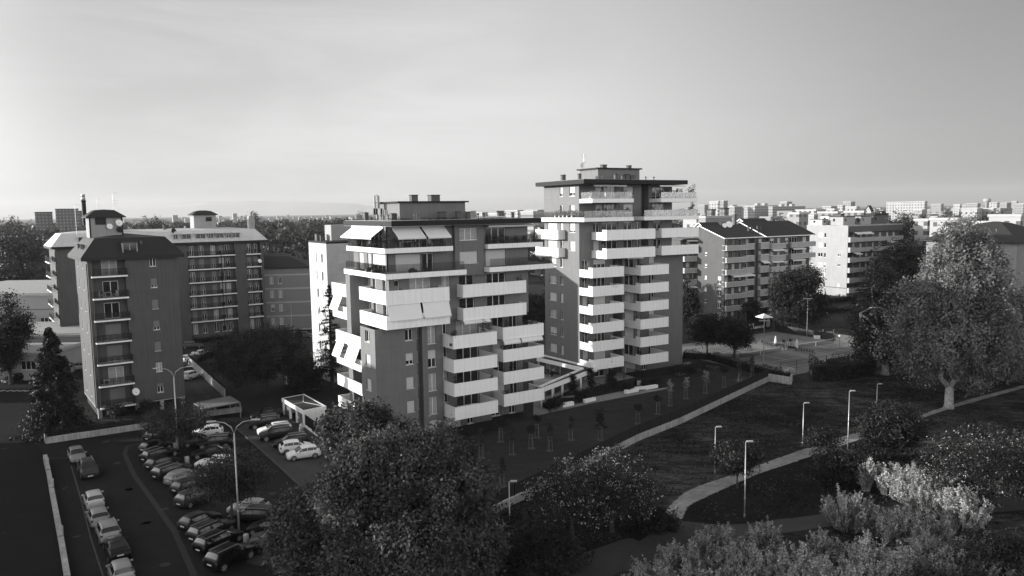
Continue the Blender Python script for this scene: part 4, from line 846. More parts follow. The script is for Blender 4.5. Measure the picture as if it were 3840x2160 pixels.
pat=[[G(z6(*q)) for q in ((0,1360),(1150,1105),(2415,862),(2415,838),(1720,925),(1640,895),(1110,1005),(930,1110),(540,1170),(250,1240),(0,1050))],
     [G(z6(*q)) for q in ((0,1049),(250,1239),(110,1170),(330,1060),(520,1010),(850,900),(1010,850),(1480,730),(1840,655),(1560,560),(1000,690),(560,600),(0,600))]]
sheet('garden_path',[[xy(p) for p in q] for q in pat],.014,M['gardenpath'])
for q in (((2200,500),(2440,480),(2580,560),(2330,600)),):
    pass
slabs=[[(1560,1160),(1680,1190),(1610,1210),(1560,1200)],[(1680,1140),(1800,1125),(1840,1150),(1730,1180)],[(1840,1110),(1930,1095),(2020,1115),(1960,1135)],[(1570,1090),(1700,1065),(1750,1080),(1600,1120)]]
sheet('paving_slabs',[[xy(G(c7(*p))) for p in q] for q in slabs],.016,M['gardenpath'])
# gravel path with a soft ragged edge, and the park road
def ribbon(L,Rr,n=10,rag=.0):
    def cat(P):
        out=[]
        for i in range(len(P)-1):
            p0,p1,p2,p3=P[max(i-1,0)],P[i],P[i+1],P[min(i+2,len(P)-1)]
            for k in range(n):
                t=k/n; out.append(.5*((2*p1)+(p2-p0)*t+(2*p0-5*p1+4*p2-p3)*t*t+(3*p1-p0-3*p2+p3)*t**3))
        out.append(P[-1]); return out
    a,b=cat(L),cat(Rr); g=random.Random(5); polys=[]
    f=lambda p:(p.x+g.uniform(-rag,rag),p.y+g.uniform(-rag,rag))
    A=[f(p) for p in a]; Bq=[f(p) for p in b]
    return [[A[i],A[i+1],Bq[i+1],Bq[i]] for i in range(len(A)-1)]
gl=[G(e4(*q)) for q in ((295,742),(390,630),(520,548),(800,452),(1090,345),(1500,212),(1780,152),(2080,42))]; gr=[G(e4(*q)) for q in ((430,748),(480,662),(620,592),(900,468),(1170,378),(1580,236),(1800,166),(2110,56))]
gl+= [gl[-1]+Vector((22,14,0))]; gr+=[gr[-1]+Vector((22,14,0))]
sheet('gravel_path',ribbon(gl,gr,26,.07),.018,M['gravel'])
vg=[[G(e4(*q)) for q in ((440,762),(430,748),(480,662),(620,592),(900,468),(1170,378),(1500,250),(1900,250),(2000,600),(1400,703),(780,779))],[G(q) for q in (e4(288,748),e4(180,878),e4(0,943),dd(1330,1449),dd(1150,1500),e5(480,1200),e5(700,1000),e5(1000,1000),e5(1500,950))]]
sheet('verge',[[xy(p) for p in q] for q in vg],.009,groundmat('verge_grass',.011,[(.2,.6,1.6,1)],.5,.95,6))
mkp=[G(s2(*q)) for q in ((660,30),(560,75),(480,120),(475,160))]; mk2=[p+Vector((.09,.02,0)) for p in mkp]
sheet('path_marking',[[xy(mkp[i]),xy(mkp[i+1]),xy(mk2[i+1]),xy(mk2[i])] for i in range(3)],.024,M['line'])
rl=[G(q) for q in (dd(1150,1449+90),dd(1330,1449),dd(1560,1360),e4(180,880),e4(290,752))]; rr=[G(q) for q in ((2200,2330),e4(0,1104),e4(170,1060),e4(310,950),e4(440,765))]
sheet('park_road',ribbon(rl,rr,8,.05),.021,M['parkroad']); sheet('park_road_branch',ribbon([G(e4(*q)) for q in ((330,760),(440,762),(780,782),(1400,706),(2000,640),(2576,588))]+[Vector((80,82,0))],[G(e4(*q)) for q in ((300,930),(430,920),(830,870),(1400,790),(2000,730),(2576,690))]+[Vector((80,77,0))],8,.05),.0255,M['parkroad'])
# parking bay of pale paving with a kerb
bay=[G(e6(*q)) for q in ((1050,140),(1240,310),(1460,505),(1700,730))]; bk=[xy(p) for p in bay]+[(gf[0].x+gd.x*2.6+.4,gf[0].y+gd.y*2.6)]+[xy(gf[0]),(-33.4,107.9),(-36,108.6)]
mb=MB(); mb.prism(bk,0.0,.1); tag(build('parking_bay',mb,M['paving']),kind='structure')
mb=MB()
for p,q in zip(bay,bay[1:]): wallseg(mb,(p.x-.1,p.y-.06),(q.x-.1,q.y-.06),0,.125,.16)
tag(build('kerb',mb,mat('dark_kerb',.05,.8,.2,1)),kind='structure')
# painted lines, strips, manhole covers
ln=[]
def strip(qs,w,z=.02):
    P=[G(q) for q in qs]; out=[]
    for p,q in zip(P,P[1:]):
        d=(q-p).normalized(); n=Vector((-d.y,d.x,0))*w/2; out.append([xy(p+n),xy(q+n),xy(q-n),xy(p-n)])
    return out
sheet('lane_line',strip([e7(690,380),e7(790,720),e7(880,1080),e7(1000,1449)],.12),.019,mat('worn_line',.05,.8,.5,2))
sheet('gutter_strip',strip([c2(830,690),c2(720,715),c2(705,760),c2(760,880),c2(870,1030),c2(990,1200),c2(1100,1449)],.5),.020,mat('gutter_concrete',.015,.9,.35,1.2))
sheet('crossing_stripe',[q for u in (5,48,82,118,150) for q in strip([c2(u,400),c2(u+ (14 if u<10 else 12),402)],1.1)],.021,M['line'])
sheet('road_mark',strip([e7(390,310),e7(700,305)],.1)+strip([e7(600,610),e7(660,585)],.15)+strip([e7(10,215),e7(75,208)],.18)+strip([e7(705,1075),e7(780,1060)],.2)+strip([e7(20,1035),e7(60,1030)],.1),.021,mat('worn_line',.05,.8,.5,2))
mb=MB()
for q in (e7(1135,355),e7(1255,610),e7(1420,935),e6(85,680),e6(395,855),e6(235,980),e6(400,1350),e6(990,180),e6(920,270),e6(1115,475),e6(1360,715),e6(1195,325),c2(600,690)):
    p=G(q); k=len(mb.v); mb.lathe([(.42,.022),(.42,.026)],(p.x,p.y),14)
tag(build('manhole_covers',mb,M['dark']),kind='structure')
sheet('worn_patch',[[xy(G(q)) for q in (e6(1120,1330),e6(1180,1265),e6(1350,1275),e6(1270,1365))]],.020,mat('patch_asphalt',.035,.9,.4,.8))
sheet('drive_grates',[[xy(G(k1(u,v))),xy(G(k1(u+50,v-4))),xy(G(k1(u+70,v+22))),xy(G(k1(u+10,v+26)))] for u,v in ((105,1318),(135,1346),(165,1378),(205,1412))],.020,M['dark'])
# ------------------------------------------------------------------ cars
def paint(v): return mat('car_paint_%d'%int(v*1000),v,.4,.05,2,0 if v>.5 or v<.03 else .25,.25,coat=.1)
PROF={
 'hatch':(3.85,1.68,[(0,.28,.45,.50,.80),(.06,.2,.6,.66,.93),(.45,.17,.74,.80,1),(.95,.17,.86,.93,1),(1.65,.17,.92,1.36,1),(2.3,.17,.94,1.43,1),(3.0,.17,.96,1.41,1),(3.35,.17,.97,1.33,.99),(3.68,.18,.97,1.02,.96),(3.8,.22,.70,.92,.92),(3.85,.3,.55,.62,.86)],(3,4),(7,8),(4,7)),
 'estate':(4.35,1.72,[(0,.28,.45,.50,.80),(.06,.2,.6,.66,.93),(.5,.17,.74,.80,1),(1.1,.17,.85,.92,1),(1.85,.17,.91,1.34,1),(2.6,.17,.93,1.41,1),(3.5,.17,.95,1.39,1),(3.95,.17,.96,1.33,.99),(4.2,.18,.96,1.0,.96),(4.3,.22,.70,.9,.92),(4.35,.3,.55,.62,.86)],(3,4),(7,8),(4,7)),
 'suv':(4.15,1.76,[(0,.32,.55,.62,.84),(.05,.26,.74,.82,.95),(.45,.24,.88,.94,1),(1.0,.24,.97,1.03,1),(1.6,.24,1.03,1.52,1),(2.3,.24,1.05,1.6,1),(3.2,.24,1.06,1.58,1),(3.7,.24,1.07,1.5,.99),(4.0,.25,1.07,1.12,.97),(4.1,.28,.8,1.02,.94),(4.15,.36,.62,.7,.88)],(3,4),(7,8),(4,7)),
 'sedan':(4.3,1.7,[(0,.28,.45,.50,.80),(.06,.2,.58,.64,.93),(.5,.17,.72,.78,1),(1.15,.17,.83,.9,1),(1.9,.17,.89,1.3,1),(2.5,.17,.91,1.36,1),(2.95,.17,.92,1.32,1),(3.55,.17,.92,.99,.99),(4.1,.18,.9,.96,.96),(4.25,.24,.65,.88,.92),(4.3,.3,.55,.62,.86)],(3,4),(6,7),(4,6)),
 'van':(3.5,1.62,[(0,.3,.5,.56,.84),(.06,.22,.68,.76,.94),(.4,.2,.84,.9,1),(.8,.2,.95,1.02,1),(1.3,.2,1.0,1.46,1),(2.0,.2,1.02,1.54,1),(2.8,.2,1.03,1.53,1),(3.25,.2,1.04,1.47,1),(3.42,.2,1.03,1.08,.97),(3.47,.24,.75,.98,.94),(3.5,.32,.6,.68,.9)],(3,4),(7,8),(4,7)),
}
def car_proto(kind,v,label):
    L,Wd,S,ws,rw,cab=PROF[kind]; t=thing('parked_car',label,'car',(0,0,0),0,'parked cars'); P=paint(v)
    w=Wd/2; rows=[]
    for (x,zb,zbelt,zt,wf) in S:
        ww=w*wf; c=zt-zbelt; tw=ww*(.70 if c>.3 else .86); X=L/2-x; mz=(zb+zbelt)/2
        half=[(ww*.82,zb),(ww*.97,zb+.1),(ww*1.0,mz),(ww*.985,zbelt-.05),(ww*.955,zbelt),(tw+.05*(c>.3),zt-.05*(c>.3)-.02),(tw*.88,zt+.002),(tw*.45,zt+.025)]
        rows.append([(X,y,z) for y,z in half]+[(X,0,zt+.032)]+[(X,-y,z) for y,z in half[::-1]])
    n=len(rows[0]); mb=MB(); mb.v=[p for r in rows for p in r]
    for i in range(len(rows)-1):
        for j in range(n-1): mb.f.append((i*n+j,i*n+j+1,(i+1)*n+j+1,(i+1)*n+j)); mb.m.append(0)
        mb.f.append((i*n+n-1,i*n,(i+1)*n,(i+1)*n+n-1)); mb.m.append(1)
    mb.f.append(tuple(range(n))[::-1]); mb.m.append(0); e=(len(rows)-1)*n; mb.f.append(tuple(range(e,e+n))); mb.m.append(0)
    build('body',mb,[P,M['black']],t,True)
    def patch(name,i0,i1,j0,j1,mr,u0=.05,u1=.95,off=.012):
        m2=MB(); A=[Vector(rows[i0][j0]),Vector(rows[i0][j1]),Vector(rows[i1][j1]),Vector(rows[i1][j0])]
        nm=(A[1]-A[0]).cross(A[3]-A[0]).normalized(); cen=sum(A,Vector())/4
        if nm.dot(cen-Vector((cen.x*.8,0,.6)))<0: nm=-nm
        B2=[cen+(p-cen)*mr+nm*off for p in A]; m2.face(B2); return m2
    glass=mat('car_glass',.008,.04,.2,2,spec=.8)
    i0,i1=ws
    def strip2(name,i0,i1,lo,hi,y0=.06,y1=.94):
        m2=MB(); idx=list(range(5,12))
        a=[Vector(rows[i0][j]) for j in idx]; b=[Vector(rows[i1][j]) for j in idx]
        q=[[a[k].lerp(b[k],y0) for k in range(len(idx))],[a[k].lerp(b[k],y1) for k in range(len(idx))]]
        for k in range(len(idx)-1):
            f=[q[0][k],q[0][k+1],q[1][k+1],q[1][k]]; nm=(f[1]-f[0]).cross(f[3]-f[0]).normalized(); nm=nm if nm.z>0 else -nm; m2.face([p+nm*.012 for p in f])
        build(name,m2,glass,t)
    strip2('windscreen',i0,i1,0,0); strip2('rear_window',rw[0],rw[1],0,0)
    for sgn in (0,1):
        m2=MB()
        for i in range(cab[0]-0,cab[1]):
            ja,jb=(4,5) if sgn==0 else (n-5,n-6)
            A=[Vector(rows[i][ja]),Vector(rows[i+1][ja]),Vector(rows[i+1][jb]),Vector(rows[i][jb])]; cen=sum(A,Vector())/4
            o=Vector((0,.012 if sgn==0 else -.012,.006)); m2.face([cen+Vector(((p-cen).x*.93,(p-cen).y*.8,(p-cen).z*.8))+o for p in A])
        # quarter light towards the screen
        i=cab[0]-1; A=[Vector(rows[i][4 if sgn==0 else n-5]).lerp(Vector(rows[i+1][4 if sgn==0 else n-5]),.45),Vector(rows[i+1][4 if sgn==0 else n-5]),Vector(rows[i+1][5 if sgn==0 else n-6])]
        cen=sum(A,Vector())/3; m2.face([cen+(p-cen)*.8+Vector((0,.012 if sgn==0 else -.012,.006)) for p in A]); build('side_window',m2,glass,t)
    r=.3 if kind!='suv' else .34
    for x in (L/2-.72,-L/2+.72 if kind!='van' else -L/2+.6):
        for s in (1,-1):
            m2=MB(); y=s*(w-.085)
            for (ra,ya,yb) in ((r,y-.1,y+.1),): 
                k0=len(m2.v); N=18
                for yy,rr_ in ((ya,r*.9),(ya+.02,r),(yb-.02,r),(yb,r*.9)):
                    for j in range(N): a=2*math.pi*j/N; m2.v.append((x+rr_*math.cos(a),yy,r+rr_*math.sin(a)))
                for q in range(3):
                    for j in range(N): m2.f.append((k0+q*N+j,k0+q*N+(j+1)%N,k0+(q+1)*N+(j+1)%N,k0+(q+1)*N+j)); m2.m.append(0)
                m2.f.append(tuple(range(k0,k0+N))); m2.m.append(0); m2.f.append(tuple(range(k0+3*N,k0+4*N))); m2.m.append(0)
            wo=build('wheel',m2,M['black'],t)
            m3=MB(); yo=y+s*.103
            for j in range(5):
                a=2*math.pi*j/5; ca,sa=math.cos(a),math.sin(a); p=lambda rr_,ww:(x+rr_*ca-ww*sa,yo,r+rr_*sa+ww*ca); m3.face([p(.03,-.04),p(r*.66,-.05),p(r*.66,.05),p(.03,.04)])
            for j in range(18):
                a,b=2*math.pi*j/18,2*math.pi*(j+1)/18; m3.face([(x+r*.6*math.cos(a),yo,r+r*.6*math.sin(a)),(x+r*.7*math.cos(a),yo,r+r*.7*math.sin(a)),(x+r*.7*math.cos(b),yo,r+r*.7*math.sin(b)),(x+r*.6*math.cos(b),yo,r+r*.6*math.sin(b))])
            build('rim',m3,mat('alloy_rim',.5,.35,.1,3,metal=.5),wo)
            # dark wheel arch
            m4=MB(); N=12; ya=s*(w*.995)+s*.006
            m4.face([(x+(r+.05)*math.cos(math.pi*j/N),ya,r*.95+(r+.05)*math.sin(math.pi*j/N)) for j in range(N+1)]); build('wheel_arch',m4,M['black'],t)
    zf=S[2][2]-.1; lamp=mat('headlamp',.55,.12,.2,6,spec=.9); tl=mat('tail_lamp',.07,.15,.2,6,spec=.8); pl=mat('number_plate',.6,.5,.1,5)
    for s in (1,-1):
        m2=MB(); m2.box(L/2-.33,L/2-.05,s*w*.62-.16,s*w*.62+.2*(s>0)+.0*(s<0)+.16,zf-.1,zf+.03); 
        m2=MB(); m2.face([(L/2-.03,s*w*.5,zf-.13),(L/2-.16,s*w*.93,zf-.12),(L/2-.42,s*w*.995,zf+.02),(L/2-.16,s*w*.62,zf+.045)][::s]); m2.face([(L/2-.03,s*w*.5,zf-.13),(L/2-.012,s*w*.5,zf-.0),(L/2-.16,s*w*.62,zf+.045)][::s]); build('headlight',m2,lamp,t)
        zt=S[8][2]; m2=MB(); m2.box(-L/2+.03,-L/2+.2,min(s*w*.70,s*w*.95),max(s*w*.70,s*w*.95),zt-.28,zt-.06); build('tail_light',m2,tl,t)
        m2=MB(); cx=L/2-S[3][0]-.25; m2.box(cx-.08,cx+.06,min(s*w*.97,s*(w+.17)),max(s*w*.97,s*(w+.17)),S[3][2]+.02,S[3][2]+.15); build('wing_mirror',m2,P,t)
    m2=MB(); m2.box(L/2-.01,L/2+.02,-.25,.25,.33,.44); build('number_plate',m2,pl,t); m2=MB(); zp=.45 if kind=='estate' else .62; m2.box(-L/2-.025,-L/2+.05,-.25,.25,zp,zp+.11); build('number_plate',m2,pl,t)
    m2=MB(); m2.box(L/2-.06,L/2+.008,-w*.55,w*.55,.42 if kind!='suv' else .5,.52 if kind!='suv' else .68); m2.box(L/2-.05,L/2+.005,-w*.7,w*.7,.2,.3); build('grille',m2,M['black'],t)
    if kind in ('suv','estate'):
        m2=MB(); x0,x1=L/2-S[4][0]-.1,L/2-S[7][0]; zz=S[5][3]
        for s in (1,-1): m2.box(min(x0,x1),max(x0,x1),s*w*.62-.025,s*w*.62+.025,zz-.02,zz+.055)
        build('roof_rail',m2,M['metal'] if v<.3 else M['dark'],t)
    return t
CP={}
def car(kind,v,q,d,anchor,label,z=0.013,group='cars in the car park'):
    L=PROF[kind][0]; p=G(q); dv=Vector((d[0],d[1],0)).normalized()
    c=p+dv*(L/2 if anchor=='r' else (-L/2 if anchor=='f' else 0)); c.z=z; rz=math.atan2(dv.y,dv.x)
    if (kind,v) not in CP:
        o=car_proto(kind,v,label); CP[(kind,v)]=o; o.location=c; o.rotation_euler=(0,0,rz)
    else: o=dup(CP[(kind,v)],c,rz,label)
    o['group']=group; return o
dM,dN,dP,dS=(.5,.866),(-.985,.12),(-.91,-.41),(.57,-.82); nS=(-.57,.82)
BK,DK,GY,SV,WH=.004,.01,.04,.24,.75
car('suv',BK,e6(240,275),dM,'r','black upright car at the top left of the diagonal row, tall dark tailgate')
car('hatch',BK,e6(195,375),dM,'r','black hatchback second in the diagonal row under the upper tree')
car('estate',BK,e6(205,450),dM,'r','black estate car third in the diagonal row with shiny tail')
car('hatch',BK,e6(248,530),dM,'r','black hatchback fourth in the diagonal row with bright rear badge strip')
car('estate',DK,e6(308,605),dM,'r','dark estate car just above the silver hatchback')
car('hatch',SV,e6(425,660),dM,'r','silver hatchback in the diagonal row between dark cars')
car('hatch',DK,e6(482,745),dM,'r','dark hatchback just below the silver hatchback')
car('estate',GY,e6(522,855),dM,'r','dark grey hatchback beside the lower tree, last before the gap')
car('hatch',DK,e6(558,1075),dM,'r','dark hatchback first below the gap in the diagonal row')
car('estate',DK,e6(635,1170),dM,'r','dark car with glossy tail second below the gap')
car('estate',BK,e6(695,1270),dM,'r','black estate car with bright roof rails third below the gap')
car('suv',BK,e6(800,1425),dM,'r','big black car nearest the camera at the end of the diagonal row')
car('estate',WH,e6(690,478),dN,'f','white estate car parked nose left beside the small tree')
car('hatch',.45,e6(715,590),dN,'f','pale glossy car half hidden by the lower car park tree')
car('sedan',BK,e6(640,400),(-.9,-.25),'f','black saloon behind the white estate car')
car('suv',BK,e6(690,315),(-.9,-.2),'f','black car under the upper tree beside pale trunk')
car('hatch',GY,e6(850,270),(.9,.25),'f','grey car with pale bonnet behind the upper tree')
car('hatch',WH,e6(640,215),(-.9,-.3),'f','white car glimpsed behind the crown of the upper tree')
car('estate',DK,e6(985,950),dN,'f','dark estate car behind the double lamp post')
car('hatch',.45,e6(985,880),(-.98,.2),'f','pale car hidden under the lower tree beyond the lamp post')
car('hatch',DK,e6(1155,1060),dN,'f','dark hatchback beside the chestnut, above the grey off-roader')
car('suv',.1,e6(1175,1175),dN,'f','grey two door off-roader parked beside the chestnut')
car('sedan',BK,c3(70,465),dP,'f','black saloon at the top of the pale parking bay',.101)
car('suv',BK,c3(55,525),dP,'f','black off-roader in the parking bay above a white hatchback',.101)
car('estate',WH,c3(110,565),dP,'f','long white car in the parking bay between black ones',.101)
car('suv',DK,c3(125,600),dP,'f','dark tall car in the middle of the parking bay',.101)
car('estate',BK,c3(207,645),dP,'f','black low car just below the dark tall car in the parking bay',.101)
car('hatch',WH,c3(250,680),(.91,.41),'r','white hatchback parked tail out in the parking bay',.101)
car('hatch',.74,c3(295,722),dP,'f','white car last in the parking bay, cut off by chestnut leaves',.101)
car('hatch',SV,e7(765,362),dS,'f','silver hatchback facing the camera, first in the lane beside the low wall')
car('suv',GY,e7(880,512),dS,'f','grey car with dark bonnet right behind the silver hatchback',.013)
car('van',.5,e7(935,818),nS,'r','pale boxy small car seen from behind in the lane')
car('hatch',.28,e7(985,990),nS,'r','silver rounded hatchback with glass roof in the lane')
car('suv',.29,e7(1085,1150),nS,'r','silver off-roader with tall tail in the lane')
car('sedan',BK,e7(1175,1325),nS,'r','black car at the end of the lane with white plate')
car('van',.3,e7(1215,1560),nS,'r','roof of a grey car cut by the bottom edge of the photo')
gs='cars on the streets'
car('hatch',BK,c2(80,350),(-.2,-.98),'c','black hatchback alone on the crossing road at left edge',.013,gs)
car('estate',BK,c2(130,270),(-1,.05),'c','dark car parked below the street tree at left',.013,gs)
car('hatch',BK,c2(35,272),(-1,.05),'c','dark car at the far left kerb under street trees',.013,gs)
car('hatch',SV,c2(425,228),(-.95,-.1),'c','silver car behind the dark conifer, upper one',.013,gs)
car('suv',.29,c2(452,285),(-.9,-.15),'c','silver car behind the dark conifer, lower one',.013,gs)
car('estate',.1,k1(130,1045),(.96,.25),'c','dark grey estate on the street before the long block',.013,gs)
car('hatch',WH,k1(100,1150),(.3,.95),'c','white car nose on at the head of the driveway',.013,gs)
car('sedan',.74,k1(205,1110),(.95,.3),'c','white car roof behind the hedge on the street',.013,gs)
car('van',.73,k1(120,1285),(.3,.95),'c','white van parked in the driveway by the wall',.013,gs)
car('estate',SV,k1(930,965),(.96,.2),'c','silver estate parked by hedge near the pale block',.013,gs)
car('hatch',.1,k1(1005,965),(.96,.2),'c','dark car parked beside the pale block corner',.013,gs)
car('sedan',BK,c2(1275,505),(.9,.4),'c','dark car parked beneath the carport roof',.013,gs)
car('estate',.1,c7(225,605),(.9,.4),'c','dark car glimpsed between the two towers',.013,gs)
# ------------------------------------------------------------------ lamps
def lamp(q,h,label,dbl=False,r=.06,gr='slim park lamps',arm=.55,az=0,Pz=None):
    p=Pz or G(q); t=thing('street_lamp',label,'street lamp',(p.x,p.y,0),az,gr); mb=MB(); mb.tube([(0,0,0),(0,0,h*.25),(0,0,h)],[r*1.15,r,r*.7],8); mb.lathe([(r*1.6,0),(r*1.6,.3),(r*1.1,.34)],n=8); mb.lathe([(r*1.25,h*.24),(r*1.25,h*.27)],n=8)
    build('pole',mb,M['metal'],t,True)
    for s in ((1,-1) if dbl else (1,)):
        mb=MB()
        if dbl: mb.tube([(0,0,h-.05),(s*.25,0,h+.55),(s*.8,0,h+.95),(s*1.6,0,h+1.08)],[.05,.045,.04,.035],6)
        else: mb.tube([(0,0,h-.02),(s*arm*.4,0,h+.03)],.035,6)
        build('arm',mb,M['metal'],t,True); mb=MB(); x0=s*1.5 if dbl else s*arm*.2; L=.75 if dbl else arm; z=h+1.06 if dbl else h
        xs=sorted((x0,x0+s*L)); mb.box(xs[0],xs[1],-.14,.14,z,z+.09,0); mb.box(xs[0]+.05,xs[1]-.05,-.11,.11,z-.03,z-.002,1); build('lamp_head',mb,[mat('lamp_shell',.4,.5,.1,3),M['pane']],t)
    return t
for q,tp,lab in ((e4(823,738),e4(825,262),'tallest nearer park lamp on the grass between path and park road'),(e4(637,462),e4(640,170),'park lamp on lawn left of the round dark tree'),(e4(1188,280),e4(1195,20),'park lamp in the middle of the patchy lawn'),(e4(1470,325),dd(2134,984),'tall park lamp standing at the edge of the gravel path'),(e5(687,1240),e5(683,672),'park lamp before the chestnut beside the fence end')):
    p=G(q); lamp(q,hgt(tp,p),lab)
p=G(e3(830,1005)); lamp(None,hgt(e3(838,697),p),'park lamp half screened by shrubs near the plane trees',Pz=p)
g2='double armed street lamps'
pd=G(c2(980,268),10.6); lamp(None,9.5,'double armed street lamp rising from the upper car park tree',True,.09,g2,Pz=pd,az=.25)
pd=G(e6(1065,1112)); lamp(None,hgt(e6(1042,84),pd)-.9,'tall double armed street lamp nearest the chestnut',True,.09,g2,Pz=pd,az=.12)
pd=G(c2(80,240)); lamp(None,hgt(c2(58,5),pd),'tall street lamp with sign at the left edge',gr='single street lamps',Pz=pd)
pd=G(k1(700,900)); lamp(None,hgt(k1(690,750),pd),'curved white street lamp in front of the long block',gr='single street lamps',Pz=pd,az=2.6,arm=1.2)
pd=G(k1(900,925)); lamp(None,hgt(k1(890,690),pd),'slim pole lamp beside the parked silver estate',gr='single street lamps',Pz=pd)

# rough grass tufts over the park lawn (nobody could count them)
g=np.random.default_rng(55); n=150000; X=np.column_stack([g.uniform(-3,66,n),g.uniform(60,124,n)])
f1=np.sin(X[:,0]*.21+1.3*np.sin(X[:,1]*.13))+np.sin(X[:,1]*.27+1.7*np.sin(X[:,0]*.11))+.8*np.sin(X[:,0]*.63+X[:,1]*.5+2*np.sin(X[:,1]*.31))
keep_=g.uniform(0,1,n)<np.clip(.30+.22*f1,.05,.85)
fa,fb=np.array(xy(fw0[0])),np.array(xy(fw0[4])); side=(fb[0]-fa[0])*(X[:,1]-fa[1])-(fb[1]-fa[1])*(X[:,0]-fa[0]); keep_&=side<-.6*np.hypot(*(fb-fa))
def near(P,w):
    d=np.full(n,1e9)
    for p,q in zip(P,P[1:]):
        a=np.array([p.x,p.y]); b=np.array([q.x,q.y]); t=np.clip(((X-a)@(b-a))/((b-a)@(b-a)),0,1); d=np.minimum(d,np.linalg.norm(X-a-t[:,None]*(b-a),axis=1))
    return d>w
mid=[(a+b)/2 for a,b in zip(gl,gr)]; keep_&=near(mid,1.35)
rmid=[(a+b)/2 for a,b in zip(rl,rr)]; keep_&=near(rmid,2.6); bm=[G(e4(*q)) for q in ((380,845),(800,826),(1400,748),(2000,685),(2576,640))]; keep_&=near(bm,2.3)
X=X[keep_]; C=np.column_stack([X,g.uniform(.02,.1,len(X))]); tag(quads_mesh('rough_grass',leaf_quads(C,.26,None,.9,aspect=.5,jitter=.6),LF['grass']),'patchy rough grass of the park lawn','grass',kind='stuff')
# ------------------------------------------------------------------ tennis courts
TN=R(31.3); tu=Vector((math.cos(TN),math.sin(TN),0)); tv=Vector((-math.sin(TN),math.cos(TN),0)); C1=Vector((48.2,147.7,0))
TP=lambda u,v:C1+tu*u+tv*v
sheet('tennis_ground',[[xy(TP(*q)) for q in ((-13,-15.6),(25,-15.6),(25,17.5),(-13,17.5))]],.016,M['clay'])
sheet('court_surface',[[xy(TP(*q)) for q in ((u0,-12),(u0+10.4,-12),(u0+10.4,12),(u0,12))] for u0 in (-5.2,11.4)],.020,M['clay2'])
lines=[]
def cl(u0,v0,u1,v1,w=.1):
    p,q=TP(u0,v0),TP(u1,v1); d=(q-p).normalized(); n=Vector((-d.y,d.x,0))*w/2; lines.append([xy(p+n),xy(q+n),xy(q-n),xy(p-n)])
for cu in (0,16.6):
    for v in (-11.1,11.1): cl(cu-5.1,v,cu+5.1,v,.14)
    for u in (-5.1,-3.85,3.85,5.1): cl(cu+u,-11.1,cu+u,11.1)
    for v in (-6,6): cl(cu-3.85,v,cu+3.85,v)
    cl(cu,-6,cu,6)
sheet('court_lines',lines,.024,mat('court_line',.5,.8,.1,2))
netm=None
def netmat():
    m,n,out=nt('net_mesh'); t=node(n,'ShaderNodeBsdfTransparent'); d=node(n,'ShaderNodeBsdfDiffuse'); d.inputs[0].default_value=(.01,.01,.01,1); mx=node(n,'ShaderNodeMixShader',i0=.45)
    n.links.new(t.outputs[0],mx.inputs[1]); n.links.new(d.outputs[0],mx.inputs[2]); n.links.new(mx.outputs[0],out.inputs[0]); return m
netm=netmat()
for cu,lab in ((0,'tennis net of the nearer left court'),(16.6,'tennis net of the farther right court')):
    p=TP(cu,0); t=thing('tennis_net',lab,'tennis net',p,TN,'tennis nets'); mb=MB()
    for s in (-5.7,5.7): mb.tube([(s,0,0),(s,0,1.02)],.05,8)
    build('posts',mb,M['dark'],t); mb=MB()
    pr=[(x,.98-.07*(1-(x/5.7)**2)) for x in np.linspace(-5.65,5.65,13)]
    for (x0,z0),(x1,z1) in zip(pr,pr[1:]): mb.face([(x0,0,.03),(x1,0,.03),(x1,0,z1-.06),(x0,0,z0-.06)])
    build('mesh',mb,netm,t); mb=MB()
    for (x0,z0),(x1,z1) in zip(pr,pr[1:]): k=len(mb.v); mb.v+=[(x0,-.02,z0-.07),(x1,-.02,z1-.07),(x1,-.02,z1),(x0,-.02,z0),(x0,.02,z0-.07),(x1,.02,z1-.07),(x1,.02,z1),(x0,.02,z0)]; mb.f+=[(k,k+1,k+2,k+3),(k+7,k+6,k+5,k+4),(k+3,k+2,k+6,k+7)]; mb.m+=[0,0,0]
    mb.box(-.04,.04,-.02,.02,.01,.84); build('band',mb,M['whiteplain'],t)
def closed_umb(q,h,lab):
    p=G(q); t=thing('parasol',lab,'parasol',p,0,'closed parasols'); mb=MB(); mb.lathe([(.3,0),(.3,.08),(.05,.1),(.03,.6)],n=14); build('base',mb,M['dark'],t); mb=MB(); n=20; k0=0
    prof=[(.2,.5),(.26,.55),(.24,.9),(.17,h*.72),(.08,h*.95),(.02,h)]
    for r,z in prof:
        for j in range(n): a=2*math.pi*j/n; rr=r*(1+.16*(1 if j%2 else -1)); mb.v.append((rr*math.cos(a),rr*math.sin(a),z))
    for i in range(len(prof)-1):
        for j in range(n): mb.f.append((i*n+j,i*n+(j+1)%n,(i+1)*n+(j+1)%n,(i+1)*n+j)); mb.m.append(0)
    build('cloth',mb,M['awning'],t)
closed_umb(e1(943,650),2.1,'closed white parasol behind the left row of court chairs'); closed_umb(e1(1153,697),2.4,'closed white parasol nearer the camera by the bench')
p=TP(-1.2,20.5); p=atY(e1(832,345),C1.y+22); t=thing('parasol','large open square white parasol beside the banner','parasol',(p.x,p.y,0)); zt=p.z+.35
mb=MB(); r=1.9
for i in range(4):
    a,b=math.pi/4+i*math.pi/2+.3,math.pi/4+(i+1)*math.pi/2+.3; A=(r*math.cos(a),r*math.sin(a),zt-.75);Bq=(r*math.cos(b),r*math.sin(b),zt-.75); mb.face([A,Bq,(0,0,zt)]); mb.face([A,Bq,(Bq[0],Bq[1],zt-.9),(A[0],A[1],zt-.9)])
build('cloth',mb,M['awning'],t); mb=MB(); mb.tube([(0,0,0),(0,0,zt)],.04,8); build('pole',mb,M['metal'],t)
